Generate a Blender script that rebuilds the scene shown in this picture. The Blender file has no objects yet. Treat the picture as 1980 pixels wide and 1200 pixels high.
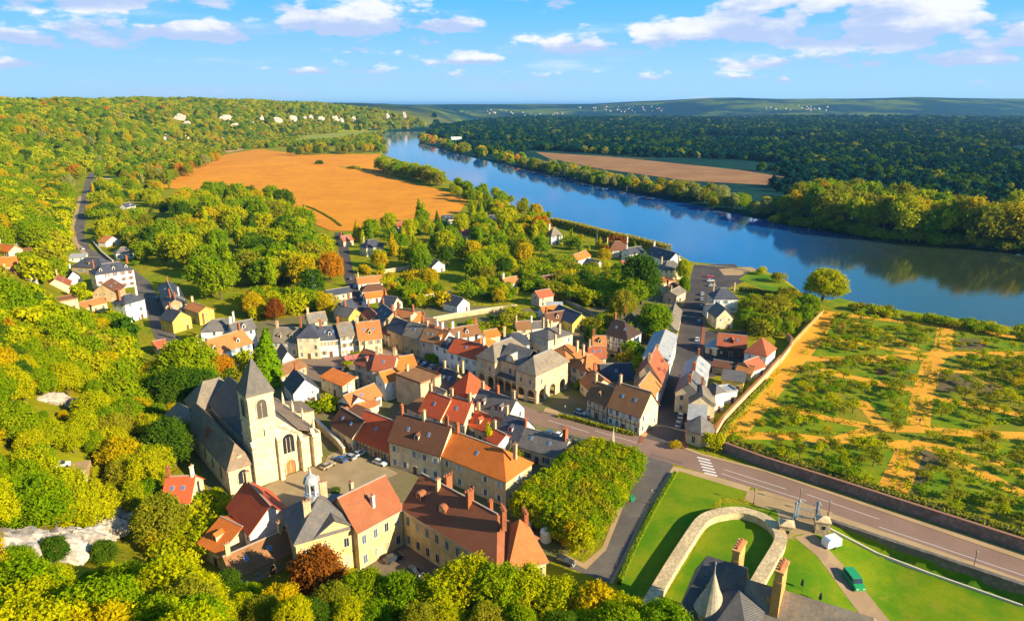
import bpy, bmesh, math, random
import numpy as np
from mathutils import Vector, Matrix
random.seed(7); RNG = np.random.default_rng(7)
scene = bpy.context.scene
COL = scene.collection
# ------------------------------------------------------------------ camera
CAM_H = 95.0; FPX = 1312.0; PITCH = math.atan(399 / FPX)
cam_d = bpy.data.cameras.new('camera'); cam = bpy.data.objects.new('camera', cam_d); COL.objects.link(cam)
cam.location = (0, 0, CAM_H); cam.rotation_euler = (math.pi / 2 - PITCH, 0, 0)
cam_d.sensor_width = 36; cam_d.lens = 36 * FPX / 1980; cam_d.clip_start = 1; cam_d.clip_end = 80000
scene.camera = cam
# ------------------------------------------------------------------ sky, sun, exposure
HAZE = 4.0e-5
SUN_AZ = math.atan2(0.87, -0.49); SUN_EL = math.radians(24)
scene.view_settings.view_transform = 'Standard'; scene.view_settings.look = 'None'
scene.view_settings.exposure = 1.12; scene.view_settings.gamma = 1
scene.cycles.use_denoising = True
scene.cycles.max_bounces = 6; scene.cycles.diffuse_bounces = 3; scene.cycles.glossy_bounces = 3
scene.cycles.transparent_max_bounces = 8; scene.cycles.volume_bounces = 1
world = bpy.data.worlds.new('World'); scene.world = world; world.use_nodes = True
wt = world.node_tree; wt.nodes.clear()
class NT:
    """small helper to write node graphs"""
    def __init__(s, t): s.t = t
    def n(s, typ, **k):
        nd = s.t.nodes.new(typ)
        for a, b in k.items(): setattr(nd, a, b)
        return nd
    def l(s, a, b): s.t.links.new(a, b)
    def put(s, sock, v):
        if isinstance(v, bpy.types.NodeSocket): s.l(v, sock)
        elif v is not None: sock.default_value = v
    def m(s, op, a, b=None, c=None, clamp=False):
        nd = s.n('ShaderNodeMath', operation=op); nd.use_clamp = clamp
        s.put(nd.inputs[0], a); s.put(nd.inputs[1], b)
        if c is not None: s.put(nd.inputs[2], c)
        return nd.outputs[0]
    def noise(s, vec, scale, detail=4, rough=.55, dist=0.0):
        nd = s.n('ShaderNodeTexNoise'); s.put(nd.inputs['Vector'], vec)
        nd.inputs['Scale'].default_value = scale; nd.inputs['Detail'].default_value = detail
        nd.inputs['Roughness'].default_value = rough; nd.inputs['Distortion'].default_value = dist
        return nd.outputs['Fac']
    def mix(s, f, a, b, blend='MIX'):
        nd = s.n('ShaderNodeMix', data_type='RGBA', blend_type=blend)
        s.put(nd.inputs[0], f)
        s.put(nd.inputs[6], a if not isinstance(a, tuple) else (*a, 1)); s.put(nd.inputs[7], b if not isinstance(b, tuple) else (*b, 1))
        return nd.outputs[2]
    def ramp(s, f, lo, hi):
        nd = s.n('ShaderNodeMapRange'); nd.interpolation_type = 'SMOOTHSTEP'
        s.put(nd.inputs[0], f); nd.inputs[1].default_value = lo; nd.inputs[2].default_value = hi
        return nd.outputs[0]
    def xyz(s, x, y, z):
        nd = s.n('ShaderNodeCombineXYZ')
        for i, v in enumerate((x, y, z)): s.put(nd.inputs[i], v)
        return nd.outputs[0]
w = NT(wt)
sky = w.n('ShaderNodeTexSky', sky_type='NISHITA'); sky.sun_disc = False
sky.sun_elevation = SUN_EL; sky.sun_rotation = SUN_AZ; sky.air_density = 1.0; sky.dust_density = 0.3; sky.ozone_density = 2.2
hsv = w.n('ShaderNodeHueSaturation'); hsv.inputs['Saturation'].default_value = 1.25; hsv.inputs['Value'].default_value = 1.0
w.l(sky.outputs[0], hsv.inputs['Color'])
tc = w.n('ShaderNodeTexCoord'); sp = w.n('ShaderNodeSeparateXYZ'); w.l(tc.outputs['Generated'], sp.inputs[0])
az = w.m('ARCTAN2', sp.outputs[0], sp.outputs[1]); el = w.m('ARCSINE', sp.outputs[2])
# cumulus groups: (azimuth, elevation of the flat base, half width, height, weight), in radians, all round the sky
CLOUDS = [(-.58, .112, .15, .024, 1.15), (-.42, .116, .14, .022, 1.1), (-.36, .078, .10, .018, 1.15), (-.48, .080, .11, .014, 1.0), (-.60, .066, .13, .013, 1.15), (-.19, .088, .075, .026, 1.05), (-.09, .092, .055, .022, 1.0), (-.26, .096, .06, .016, .8),
          (.33, .100, .10, .032, 1.1), (.43, .092, .11, .030, 1.0), (.28, .082, .10, .014, .85), (.47, .072, .16, .020, .95), (.62, .060, .14, .022, .95), (.12, .068, .08, .014, .95), (.20, .070, .06, .016, .95), (.03, .130, .05, .022, .9), (.66, .108, .05, .014, .95), (-.63, .040, .08, .009, .8),
          (-.27, .038, .15, .010, .65), (.12, .034, .12, .008, .6), (.45, .046, .16, .012, .8), (.30, .030, .14, .007, .55), (-.06, .052, .07, .009, .7), (-1.1, .10, .25, .03, .9), (1.1, .11, .25, .03, .9), (1.9, .14, .3, .04, .9), (-1.9, .12, .3, .04, .9), (2.8, .13, .3, .04, .9), (-2.7, .15, .3, .04, .9), (-.5, .32, .3, .05, .8), (.7, .36, .3, .05, .8), (.1, .26, .2, .03, .7)]
n1 = w.noise(w.xyz(w.m('MULTIPLY', az, 14.), w.m('MULTIPLY', el, 40.), 1.7), 1.3, 7, .58)
n2 = w.noise(w.xyz(w.m('MULTIPLY', az, 5.), w.m('MULTIPLY', el, 30.), 7.7), 1.2, 4, .5)
warp = w.m('MULTIPLY', w.m('SUBTRACT', n1, .5), .016)
eW = w.m('ADD', el, warp); aW = w.m('ADD', az, w.m('MULTIPLY', w.m('SUBTRACT', n2, .5), .12))
tot, rel = None, None
for (u0, v0, su, hv, wt_) in CLOUDS:
    du = w.m('DIVIDE', w.m('SUBTRACT', aW, u0), su); dv = w.m('DIVIDE', w.m('SUBTRACT', eW, v0 + hv * .35), hv)
    dq = w.m('MULTIPLY', dv, w.m('SUBTRACT', 1.35, w.m('MULTIPLY', w.m('SIGN', dv), .65)))       # flat base, domed top
    q = w.m('ADD', w.m('POWER', w.m('ABSOLUTE', du), 2.), w.m('MULTIPLY', dq, dq))
    g_ = w.m('MULTIPLY', w.m('EXPONENT', w.m('MULTIPLY', q, -1.)), wt_); r_ = w.m('MULTIPLY', g_, dv)
    tot = g_ if tot is None else w.m('ADD', tot, g_); rel = r_ if rel is None else w.m('ADD', rel, r_)
n3 = w.noise(w.xyz(w.m('MULTIPLY', az, 11.), w.m('MULTIPLY', el, 22.), 4.2), 1.0, 3, .5)
dens = w.m('ADD', w.m('MULTIPLY', w.m('MULTIPLY', w.m('MINIMUM', tot, 1.1), w.ramp(n3, .30, .58)), .85), w.m('MULTIPLY', w.m('SUBTRACT', n1, .5), 2.3))
wisp = w.m('MULTIPLY', w.ramp(n2, .50, .74), .4)
cover = w.m('MAXIMUM', w.ramp(dens, .26, .66), wisp)
height = w.m('DIVIDE', rel, w.m('MAXIMUM', tot, .05))
lit = w.ramp(w.m('ADD', height, w.m('MULTIPLY', w.m('SUBTRACT', n1, .5), 2.2)), .05, 1.1)
cl_col = w.mix(lit, (2.6, 3.2, 4.7), (5.1, 5.05, 5.0))
low = w.mix(w.ramp(el, .0, .17), (2.1, 3.65, 5.0), (.50, 2.7, 4.9))
skyc = w.mix(w.ramp(el, .9, .12), hsv.outputs[0], low)
final = w.mix(w.m('MULTIPLY', cover, .9), skyc, cl_col)
bg = w.n('ShaderNodeBackground'); bg.inputs[1].default_value = 0.095
w.l(final, bg.inputs[0]); wo = w.n('ShaderNodeOutputWorld'); w.l(bg.outputs[0], wo.inputs[0])
SUNV = Vector((math.sin(SUN_AZ) * math.cos(SUN_EL), math.cos(SUN_AZ) * math.cos(SUN_EL), math.sin(SUN_EL)))
sd = bpy.data.lights.new('sun', 'SUN'); sd.energy = 5.0; sd.angle = math.radians(.5); sd.color = (1, .85, .58)
so = bpy.data.objects.new('sun', sd); COL.objects.link(so); so.rotation_euler = SUNV.to_track_quat('Z', 'Y').to_euler(); so.location = (200, -100, 300)

# ------------------------------------------------------------------ terrain
_c, _s = math.cos(PITCH), math.sin(PITCH)
def ray(px, py):
    dx = (px - 990) / FPX; dy = (600 - py) / FPX
    return Vector((dx, _c + dy * _s, -_s + dy * _c))
def flat(px, py, z=0.0):
    """survey point of the photograph on a level plane"""
    d = ray(px, py); t = (z - CAM_H) / d.z
    return Vector((d.x * t, d.y * t, z))
def proj(p):
    Y = p[1] * _c - (p[2] - CAM_H) * _s; U = p[1] * _s + (p[2] - CAM_H) * _c
    return 990 + FPX * p[0] / Y, 600 - FPX * U / Y
HILL = [(900, -900), (330, -120), (170, 35), (85, 68), (40, 92), (8, 104), (-25, 110), (-55, 116), (-75, 124), (-96, 138), (-103, 160), (-112, 186), (-132, 222), (-152, 258),
        (-190, 300), (-232, 345), (-262, 395), (-305, 455), (-352, 505), (-418, 600), (-485, 690), (-590, 850), (-650, 960), (-720, 1200), (-760, 1600), (-720, 2050),
        (-600, 2450), (-420, 2800), (-260, 3300), (-180, 4300), (-500, 6000), (-2000, 9000), (-9000, 9000), (-9000, -900)]
RIV_N = [(735, 262), (741, 300), (800, 322), (860, 344), (960, 384), (1065, 424), (1180, 455), (1300, 484), (1345, 508), (1430, 516), (1484, 524), (1526, 542), (1562, 570), (1640, 588), (1760, 606), (1980, 634)]
RIV_F = [(1980, 490), (1840, 476), (1700, 463), (1500, 430), (1330, 395), (1200, 370), (1080, 343), (960, 315), (870, 294), (812, 277), (806, 262), (822, 250)]
WATER_Z = -2.0
RIVER = [tuple(flat(760, 249, WATER_Z)[:2])] + [tuple(flat(a, b, WATER_Z)[:2]) for a, b in RIV_N] + [(420, 205), (640, 120), (900, -300), (1300, -900), (1500, -800), (1150, -150), (820, 270), (520, 365)] + [tuple(flat(a, b, WATER_Z)[:2]) for a, b in RIV_F]
SUNK = [tuple(flat(*q)[:2]) for q in ((1608, 1012), (1980, 1133))] + [(220, 40), (150, -40), (40, 78), (45, 112), (70, 139)]
def inside(P, poly):
    x, y = P[..., 0], P[..., 1]; r = np.zeros(x.shape, bool); n = len(poly)
    for i in range(n):
        x1, y1 = poly[i]; x2, y2 = poly[(i + 1) % n]
        if y1 == y2: continue
        k = ((y1 > y) != (y2 > y)) & (x < (x2 - x1) * (y - y1) / (y2 - y1) + x1)
        r ^= k
    return r
def sdist(P, poly):
    """signed distance to a polygon, positive inside"""
    x, y = P[..., 0], P[..., 1]; best = np.full(x.shape, 1e12); n = len(poly)
    for i in range(n):
        x1, y1 = poly[i]; x2, y2 = poly[(i + 1) % n]
        ex, ey = x2 - x1, y2 - y1; L = ex * ex + ey * ey
        if L == 0: continue
        t = np.clip(((x - x1) * ex + (y - y1) * ey) / L, 0, 1)
        d = (x - x1 - t * ex) ** 2 + (y - y1 - t * ey) ** 2
        best = np.minimum(best, d)
    d = np.sqrt(best)
    return np.where(inside(P, poly), d, -d)
def smooth(t): t = np.clip(t, 0, 1); return t * t * (3 - 2 * t)
FAR_H = [(3.0, 7.0), (1.3, 5.0)]
def terrain(P):
    P = np.asarray(P, float); x, y = P[..., 0], P[..., 1]
    d = sdist(P, HILL)
    L = 120 + 60 * smooth((y - 500) / 800)
    top = 97 + 4 * np.sin(x * .004 + 1) + 3 * np.sin(y * .0055) + 2.0 * np.sin(x * .021 + y * .017)
    h = np.where(d > 0, top * (1 - np.exp(-np.maximum(d, 0) / L)), 0)
    h += np.where(d > 0, 5 * smooth(d / 60) * np.sin(x * .045 + 1.3 * np.sin(y * .03)) * np.exp(-d / 220), 0)
    # plateau beyond the plain, right of the river
    R = np.hypot(x - 200, y)
    dist0 = 4300 + 900 * np.sin(np.arctan2(x, np.maximum(y, 1)) * 9 + .6) + 1300 * smooth((x / np.maximum(y, 1) - .15) / .4)
    az_ = x / np.maximum(y, 1)
    pl = (84 + 62 * smooth((az_ + .02) / .34) + 7 * np.sin(az_ * 21 + 2) + 3 * np.sin(az_ * 47)) * smooth((R - dist0) / 2600)
    h = np.where((d <= 0) & (y > 500), np.maximum(h, pl), h)
    # low swell of the ploughed land
    h += 7 * np.exp(-(((x + 390) / 190) ** 2 + ((y - 1130) / 240) ** 2)) * (d <= 0)
    # river bed and sunk castle court
    r = sdist(P, RIVER)
    h = h - 6.0 * smooth((r + 7) / 14)
    k = sdist(P, SUNK)
    run = (x - 70) * .87 - (y - 134) * .49
    h = np.where(d <= 0, h - 3.2 * smooth((k + .4) / 1.2) * smooth((run + 4) / 22), h)
    return h
def tz(x, y): return float(terrain(np.array([[x, y]]))[0])
def hit(px, py, h=0.0):
    """survey point of the photograph at height h above the terrain"""
    d = ray(px, py); o = Vector((0, 0, CAM_H))
    ts = np.concatenate([np.arange(40, 700, 1.5), np.geomspace(700, 9000, 900)])
    P = np.stack([d.x * ts, d.y * ts], 1); f = CAM_H + d.z * ts - terrain(P) - h
    k = np.where(f < 0)[0]
    if len(k) == 0: return flat(px, py, 0)
    i = max(k[0], 1); a = f[i - 1] / (f[i - 1] - f[i]); t = ts[i - 1] + a * (ts[i] - ts[i - 1])
    x, y = d.x * t, d.y * t
    return Vector((x, y, tz(x, y)))

# ------------------------------------------------------------------ mesh helpers
class MB:
    """collects faces (with material index) for one mesh object"""
    def __init__(s): s.v = []; s.f = []; s.mi = []
    def poly(s, pts, m=0):
        b = len(s.v); s.v += [tuple(p) for p in pts]; s.f.append(tuple(range(b, b + len(pts)))); s.mi.append(m); return s
    def box(s, x0, x1, y0, y1, z0, z1, m=0):
        p = [(x, y, z) for z in (z0, z1) for y in (y0, y1) for x in (x0, x1)]
        b = len(s.v); s.v += p
        for f in ((0, 2, 3, 1), (4, 5, 7, 6), (0, 1, 5, 4), (2, 6, 7, 3), (0, 4, 6, 2), (1, 3, 7, 5)): s.f.append(tuple(b + i for i in f)); s.mi.append(m)
        return s
    def rings(s, rings, m=0, cap=True, close=True):
        """loft through rings of equal length"""
        b = len(s.v); n = len(rings[0])
        for r in rings: s.v += [tuple(p) for p in r]
        for i in range(len(rings) - 1):
            for j in range(n if close else n - 1):
                a = b + i * n + j; c = b + i * n + (j + 1) % n; s.f.append((a, c, c + n, a + n)); s.mi.append(m)
        if cap:
            s.f.append(tuple(b + j for j in range(n))[::-1]); s.mi.append(m)
            s.f.append(tuple(b + (len(rings) - 1) * n + j for j in range(n))); s.mi.append(m)
        return s
    def cyl(s, x, y, prof, n=10, m=0, ph=0.0):
        """turned profile [(z, r), ...] about a vertical axis"""
        return s.rings([[(x + r * math.cos(ph + 2 * math.pi * k / n), y + r * math.sin(ph + 2 * math.pi * k / n), z) for k in range(n)] for z, r in prof], m)
    def slab(s, polys, t=.2, m=0):
        """roof planes given as top polygons, thickened downwards"""
        edges = {}
        key = lambda p: (round(p[0], 3), round(p[1], 3), round(p[2], 3))
        for P in polys:
            s.poly(P, m); s.poly([(p[0], p[1], p[2] - t) for p in reversed(P)], m)
            for i in range(len(P)):
                a, c = key(P[i]), key(P[(i + 1) % len(P)])
                if (c, a) in edges: del edges[(c, a)]
                else: edges[(a, c)] = (P[i], P[(i + 1) % len(P)])
        for a, c in edges.values():
            s.poly([a, (a[0], a[1], a[2] - t), (c[0], c[1], c[2] - t), c], m)
        return s
    def mesh(s, name, mats):
        me = bpy.data.meshes.new(name); me.from_pydata(s.v, [], s.f)
        for mt in (mats if isinstance(mats, (list, tuple)) else [mats]): me.materials.append(mt)
        if any(s.mi): me.polygons.foreach_set('material_index', s.mi)
        me.validate(); me.update(); return me
def link(name, data, parent=None, loc=(0, 0, 0), rot=(0, 0, 0), sc=None, mat=None):
    o = bpy.data.objects.new(name, data); COL.objects.link(o)
    o.parent = parent; o.location = loc; o.rotation_euler = rot
    if sc is not None: o.scale = sc if isinstance(sc, (tuple, list)) else (sc, sc, sc)
    if mat is not None: o.material_slots[0].link = 'OBJECT'; o.material_slots[0].material = mat
    return o
def thing(name, label, cat, loc=(0, 0, 0), rz=0, group=None, data=None):
    o = link(name, data, None, loc, (0, 0, rz)); o['label'] = label; o['category'] = cat
    if group: o['group'] = group
    return o
def struct(name, data, label=None):
    o = link(name, data); o['kind'] = 'structure'
    if label: o['label'] = label
    return o

# ------------------------------------------------------------------ materials
MATS = {}
def mat(key, build):
    if key not in MATS:
        m = bpy.data.materials.new(key); m.use_nodes = True; t = m.node_tree
        b = t.nodes['Principled BSDF']; b.inputs['Roughness'].default_value = .85; b.inputs['Specular IOR Level'].default_value = .2
        build(NT(t), b, m); MATS[key] = m
    return MATS[key]
def coord(n, kind='Object'): return n.n('ShaderNodeTexCoord').outputs[kind]
def wpos(n): return n.n('ShaderNodeNewGeometry').outputs['Position']
def rnd(n): return n.n('ShaderNodeObjectInfo').outputs['Random']
def scale_col(c, k): return tuple(min(1, v * k) for v in c)
def bump(n, b, h, strength=.3, dist=.1):
    nd = n.n('ShaderNodeBump'); nd.inputs['Strength'].default_value = strength; nd.inputs['Distance'].default_value = dist
    n.l(h, nd.inputs['Height']); n.l(nd.outputs[0], b.inputs['Normal'])
def m_plaster(c):
    def f(n, b, m):
        p = wpos(n); mp = n.n('ShaderNodeMapping'); n.l(p, mp.inputs[0]); mp.inputs['Scale'].default_value = (1.6, 1.6, .16); st = n.noise(mp.outputs[0], 1.0, 4, .65); a = n.noise(p, .35, 5, .6); s = n.noise(p, 2.2, 4, .65)
        k = n.mix(n.ramp(a, .38, .68), c, scale_col(c, .72)); k = n.mix(n.m('MULTIPLY', n.ramp(s, .46, .72), .45), k, scale_col((c[0], c[1] * .9, c[2] * .75), .58))
        k = n.mix(n.m('MULTIPLY', n.ramp(st, .5, .72), .4), k, scale_col((c[0], c[1] * .93, c[2] * .85), .55))       # rain streaks
        n.l(k, b.inputs['Base Color']); bump(n, b, s, .25, .05)
    return mat('plaster_%.2f_%.2f_%.2f' % c, f)
def m_stone(c, sc=1.0, key='stone'):
    def f(n, b, m):
        p = wpos(n); a = n.noise(p, .25, 5, .6)
        v = n.n('ShaderNodeTexVoronoi'); n.l(p, v.inputs['Vector']); v.inputs['Scale'].default_value = 1.3 * sc
        k = n.mix(n.ramp(a, .35, .7), c, scale_col(c, .7)); k = n.mix(n.m('MULTIPLY', n.ramp(v.outputs['Distance'], .30, .62), .5), k, scale_col(c, .45))
        n.l(k, b.inputs['Base Color']); bump(n, b, v.outputs['Distance'], .4, .1)
    return mat('%s_%.2f_%.2f_%.2f' % (key, *c), f)
def m_tile(c, kind='tile'):
    def f(n, b, m):
        o = coord(n); p = wpos(n)
        wv = n.n('ShaderNodeTexWave', wave_type='BANDS', bands_direction='Z'); n.l(o, wv.inputs['Vector']); wv.inputs['Scale'].default_value = 1.5; wv.inputs['Distortion'].default_value = 1.2; wv.inputs['Detail'].default_value = 2
        a = n.noise(p, .3, 5, .62); s = n.noise(p, 3.2, 5, .7); r = rnd(n)
        if kind == 'slate': light, dark = scale_col(c, 1.45), scale_col(c, .6); odd = (c[0] * 1.9 + .02, c[1] * 1.7 + .01, c[2] * 1.3)
        else: light, dark = (min(1, c[0] * 1.2), c[1] * 1.35, c[2] * 1.4), scale_col(c, .55); odd = (c[0] * .62 + .03, c[1] * .75 + .03, c[2] * .8 + .02)
        k = n.mix(n.ramp(a, .3, .7), light, c); k = n.mix(n.m('MULTIPLY', n.ramp(s, .46, .70), .7), k, dark)
        k = n.mix(n.m('MULTIPLY', n.ramp(n.noise(p, .7, 5, .75), .46, .66), .6), k, odd)
        k = n.mix(n.m('MULTIPLY', wv.outputs['Fac'], .22), k, dark)
        k = n.mix(n.m('MULTIPLY', r, .38), k, scale_col(c, .5))
        n.l(k, b.inputs['Base Color']); b.inputs['Roughness'].default_value = .55 if kind == 'slate' else .85
        bump(n, b, wv.outputs['Fac'], .35, .06)
    return mat('%s_%.2f_%.2f_%.2f' % (kind, *c), f)
def m_plain(key, c, rough=.8, metal=0.0, spec=.3, var=.25):
    def f(n, b, m):
        s = n.noise(wpos(n), 1.7, 4, .65); n.l(n.mix(n.m('MULTIPLY', n.ramp(s, .4, .7), var), c, scale_col(c, .55)), b.inputs['Base Color'])
        b.inputs['Roughness'].default_value = rough; b.inputs['Metallic'].default_value = metal; b.inputs['Specular IOR Level'].default_value = spec
    return mat(key, f)
def m_zone(key, cols, scales=(.05, .6), rough=.95, fine=.35, bmp=.3, dry=None):
    """ground cover: two colours in patches, a third as fine flecks"""
    def f(n, b, m):
        p = wpos(n); a = n.noise(p, scales[0], 5, .6); s = n.noise(p, scales[1], 6, .7)
        k = n.mix(n.ramp(a, .38, .62), cols[0], cols[1]); k = n.mix(n.m('MULTIPLY', n.ramp(s, .46, .7), fine), k, cols[2])
        if dry: k = n.mix(n.m('MULTIPLY', n.ramp(n.noise(p, .22, 5, .68), .50, .70), .55), k, dry); k = n.mix(n.m('MULTIPLY', n.ramp(n.noise(p, 3.5, 3, .6), .45, .7), .3), k, scale_col(cols[2], .8))
        n.l(k, b.inputs['Base Color']); b.inputs['Roughness'].default_value = rough; b.inputs['Specular IOR Level'].default_value = .1; bump(n, b, s, bmp, .15)
    return mat(key, f)
GLASS = m_plain('window_glass', (.02, .025, .035), .12, 0, .6, .3)
WHITE = m_plain('white_paint', (.72, .70, .66), .6); WOODB = m_plain('brown_wood', (.12, .06, .03), .8); BRICK = m_stone((.42, .14, .06), 3, 'brick')
RIDGE = m_plain('ridge_mortar', (.42, .33, .26), .9); ZINC = m_plain('zinc', (.42, .44, .47), .45, .4); CREAMC = m_plaster((.62, .45, .26))
# ------------------------------------------------------------------ ground sheet
def axis(spec):
    out = []
    for a, b, st in spec: out += list(np.arange(a, b, st))
    return out
def grow(a, end, st, k):
    out = [a]
    while out[-1] < end: st *= k; out.append(out[-1] + st)
    return out
_xp = axis([(-330, 360, 4.0), (360, 760, 10.0)]) + grow(760, 22000, 12, 1.12)
_xn = [-v for v in (axis([(330.0 + 5, 900, 9.0)]) + grow(900, 22000, 12, 1.12))][::-1]
_xs = np.array(_xn + _xp)
_ys = np.array([-900, -600, -400, -250, -150, -90, -50, -20] + axis([(0, 480, 4.0), (480, 1500, 8.0), (1500, 3200, 20.0)]) + grow(3200, 30000, 30, 1.10))
_X, _Y = np.meshgrid(_xs, _ys); _P = np.stack([_X, _Y], -1); _Z = terrain(_P)
_k = sdist(_P, SUNK); _run = (_X - 70) * .87 - (_Y - 134) * .49            # bed of the sunk court lies under its lawn sheet
_Z = np.where((_k > -4.2) & (_run > 0) & (sdist(_P, HILL) <= 0), -4.2 * smooth((_run + 4) / 22) - .3, _Z)
_nx, _ny = len(_xs), len(_ys)
_co = np.stack([_X, _Y, _Z], -1).reshape(-1, 3)
_i = (np.arange(_ny - 1)[:, None] * _nx + np.arange(_nx - 1)[None, :]).ravel()
_fc = np.stack([_i, _i + 1, _i + _nx + 1, _i + _nx], 1)
def np_mesh(name, co, faces, mats, smooth_=False):
    me = bpy.data.meshes.new(name); k = faces.shape[1]
    me.vertices.add(len(co)); me.vertices.foreach_set('co', co.astype(np.float32).ravel())
    me.loops.add(faces.size); me.loops.foreach_set('vertex_index', faces.astype(np.int32).ravel())
    me.polygons.add(len(faces)); me.polygons.foreach_set('loop_start', (np.arange(len(faces)) * k).astype(np.int32))
    if smooth_: me.polygons.foreach_set('use_smooth', np.ones(len(faces), bool))
    for m in mats: me.materials.append(m)
    me.update(calc_edges=True); me.validate(); return me
def f_ground(n, b, m):
    p = wpos(n); s = n.n('ShaderNodeSeparateXYZ'); n.l(p, s.inputs[0])
    far = n.ramp(n.m('SUBTRACT', n.m('ADD', s.outputs[0], n.m('MULTIPLY', s.outputs[1], .42)), n.m('MULTIPLY', n.m('MAXIMUM', n.m('SUBTRACT', s.outputs[1], 1400.), 0.), .12)), 385, 425)      # wooded plain beyond the river
    big = n.noise(p, .0022, 6, .6); mid = n.noise(p, .02, 6, .65); fine = n.noise(p, .5, 5, .7)
    near = n.mix(n.ramp(mid, .4, .62), (.18, .21, .006), (.27, .23, .01)); near = n.mix(n.m('MULTIPLY', n.ramp(fine, .5, .7), .5), near, (.11, .13, .006))
    wood = n.mix(n.ramp(mid, .35, .65), (.004, .034, .034), (.010, .050, .034)); wood = n.mix(n.m('MULTIPLY', n.ramp(big, .5, .62), .7), wood, (.03, .07, .025))
    wood = n.mix(n.ramp(big, .56, .62), wood, (.13, .13, .04))
    hill = n.ramp(s.outputs[2], 1, 14)
    k = n.mix(far, near, wood)
    hc = n.mix(n.ramp(mid, .35, .65), (.16, .17, .004), (.24, .19, .006)); farh = n.mix(n.ramp(n.noise(p, .0013, 7, .68), .47, .60), (.003, .036, .060), (.12, .17, .03)); farh = n.mix(n.m('MULTIPLY', n.ramp(n.noise(p, .012, 5, .7), .45, .6), .6), farh, (.03, .06, .03))  # sunlit green and cloud-shaded blue patches painted on the far hills
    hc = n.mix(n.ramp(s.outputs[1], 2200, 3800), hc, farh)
    k = n.mix(hill, k, hc)
    n.l(k, b.inputs['Base Color']); b.inputs['Specular IOR Level'].default_value = .05; b.inputs['Roughness'].default_value = 1
    bump(n, b, n.m('ADD', n.m('MULTIPLY', mid, 1.0), n.m('MULTIPLY', n.noise(p, .08, 5, .7), .6)), .5, 4.0)
struct('ground', np_mesh('ground', _co, _fc, [mat('ground_cover', f_ground)], True), 'grassy valley floor, wooded plain and hills')

# ------------------------------------------------------------------ river
def f_water(n, b, m):
    p = wpos(n)
    mp = n.n('ShaderNodeMapping'); n.l(p, mp.inputs[0]); mp.inputs['Scale'].default_value = (1, .35, 1); mp.inputs['Rotation'].default_value = (0, 0, .5)
    a = n.noise(mp.outputs[0], .02, 5, .6); s = n.noise(mp.outputs[0], .55, 4, .6)
    sx_ = n.n('ShaderNodeSeparateXYZ'); n.l(p, sx_.inputs[0]); tree_refl = n.ramp(n.m('ADD', n.m('SUBTRACT', n.m('MULTIPLY', sx_.outputs[0], .8), n.m('MULTIPLY', sx_.outputs[1], .35)), n.m('MULTIPLY', a, 60.)), -20, 90)   # tree reflections painted olive here; the blue stands for reflected sky
    n.l(n.mix(tree_refl, n.mix(n.ramp(a, .35, .65), (.006, .080, .27), (.008, .10, .32)), (.022, .035, .018)), b.inputs['Base Color'])
    b.inputs['Roughness'].default_value = .05; b.inputs['IOR'].default_value = 1.5; b.inputs['Specular IOR Level'].default_value = .5
    bump(n, b, n.m('ADD', s, n.m('MULTIPLY', a, 2.)), .10, .35)
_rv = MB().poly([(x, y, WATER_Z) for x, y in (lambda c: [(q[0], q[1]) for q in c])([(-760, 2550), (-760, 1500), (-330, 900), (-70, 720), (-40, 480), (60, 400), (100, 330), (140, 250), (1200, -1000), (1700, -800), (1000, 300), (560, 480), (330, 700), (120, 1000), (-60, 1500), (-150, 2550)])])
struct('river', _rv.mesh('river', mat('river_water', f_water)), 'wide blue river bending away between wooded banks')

# ------------------------------------------------------------------ flat sheets: roads, lawns, fields
def zone(name, px, m, z=.004, label=None, pts=None, kind='structure', parent=None):
    P = pts or [tuple(flat(a, b)[:2]) for a, b in px]
    P = [(q[0], q[1], z) for q in P]
    ar = sum(P[i][0] * P[(i + 1) % len(P)][1] - P[(i + 1) % len(P)][0] * P[i][1] for i in range(len(P)))
    if ar < 0: P = P[::-1]
    mb = MB().poly(P)
    if z > .045:                                              # a raised kerb: give the slab its edge
        for i in range(len(P)):
            a, c = P[i], P[(i + 1) % len(P)]; mb.poly([a, (a[0], a[1], 0), (c[0], c[1], 0), c])
    o = link(name, mb.mesh(name, m), parent)
    if parent is None: o['kind'] = kind
    if label: o['label'] = label
    return o
def draped(name, px, m, off=.25, step=15.0, label=None):
    """a sheet that follows the terrain"""
    P = [tuple(hit(a, b)[:2]) for a, b in px]
    bm = bmesh.new(); vs = [bm.verts.new((q[0], q[1], 0)) for q in P]; bm.faces.new(vs)
    xs = [q[0] for q in P]; ys = [q[1] for q in P]
    for ax, lo, hi in ((0, min(xs), max(xs)), (1, min(ys), max(ys))):
        t = lo + step
        while t < hi:
            no = (1, 0, 0) if ax == 0 else (0, 1, 0); co = (t, 0, 0) if ax == 0 else (0, t, 0)
            bmesh.ops.bisect_plane(bm, geom=bm.verts[:] + bm.edges[:] + bm.faces[:], plane_co=co, plane_no=no); t += step
    bm.verts.ensure_lookup_table(); Q = np.array([v.co[:2] for v in bm.verts]); Z = terrain(Q)
    for v, z in zip(bm.verts, Z): v.co.z = z + off
    bmesh.ops.recalc_face_normals(bm, faces=bm.faces)
    if sum(f.normal.z for f in bm.faces) < 0: bmesh.ops.reverse_faces(bm, faces=bm.faces)
    me = bpy.data.meshes.new(name); bm.to_mesh(me); bm.free(); me.materials.append(m)
    for p in me.polygons: p.use_smooth = True
    return struct(name, me, label)
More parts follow.
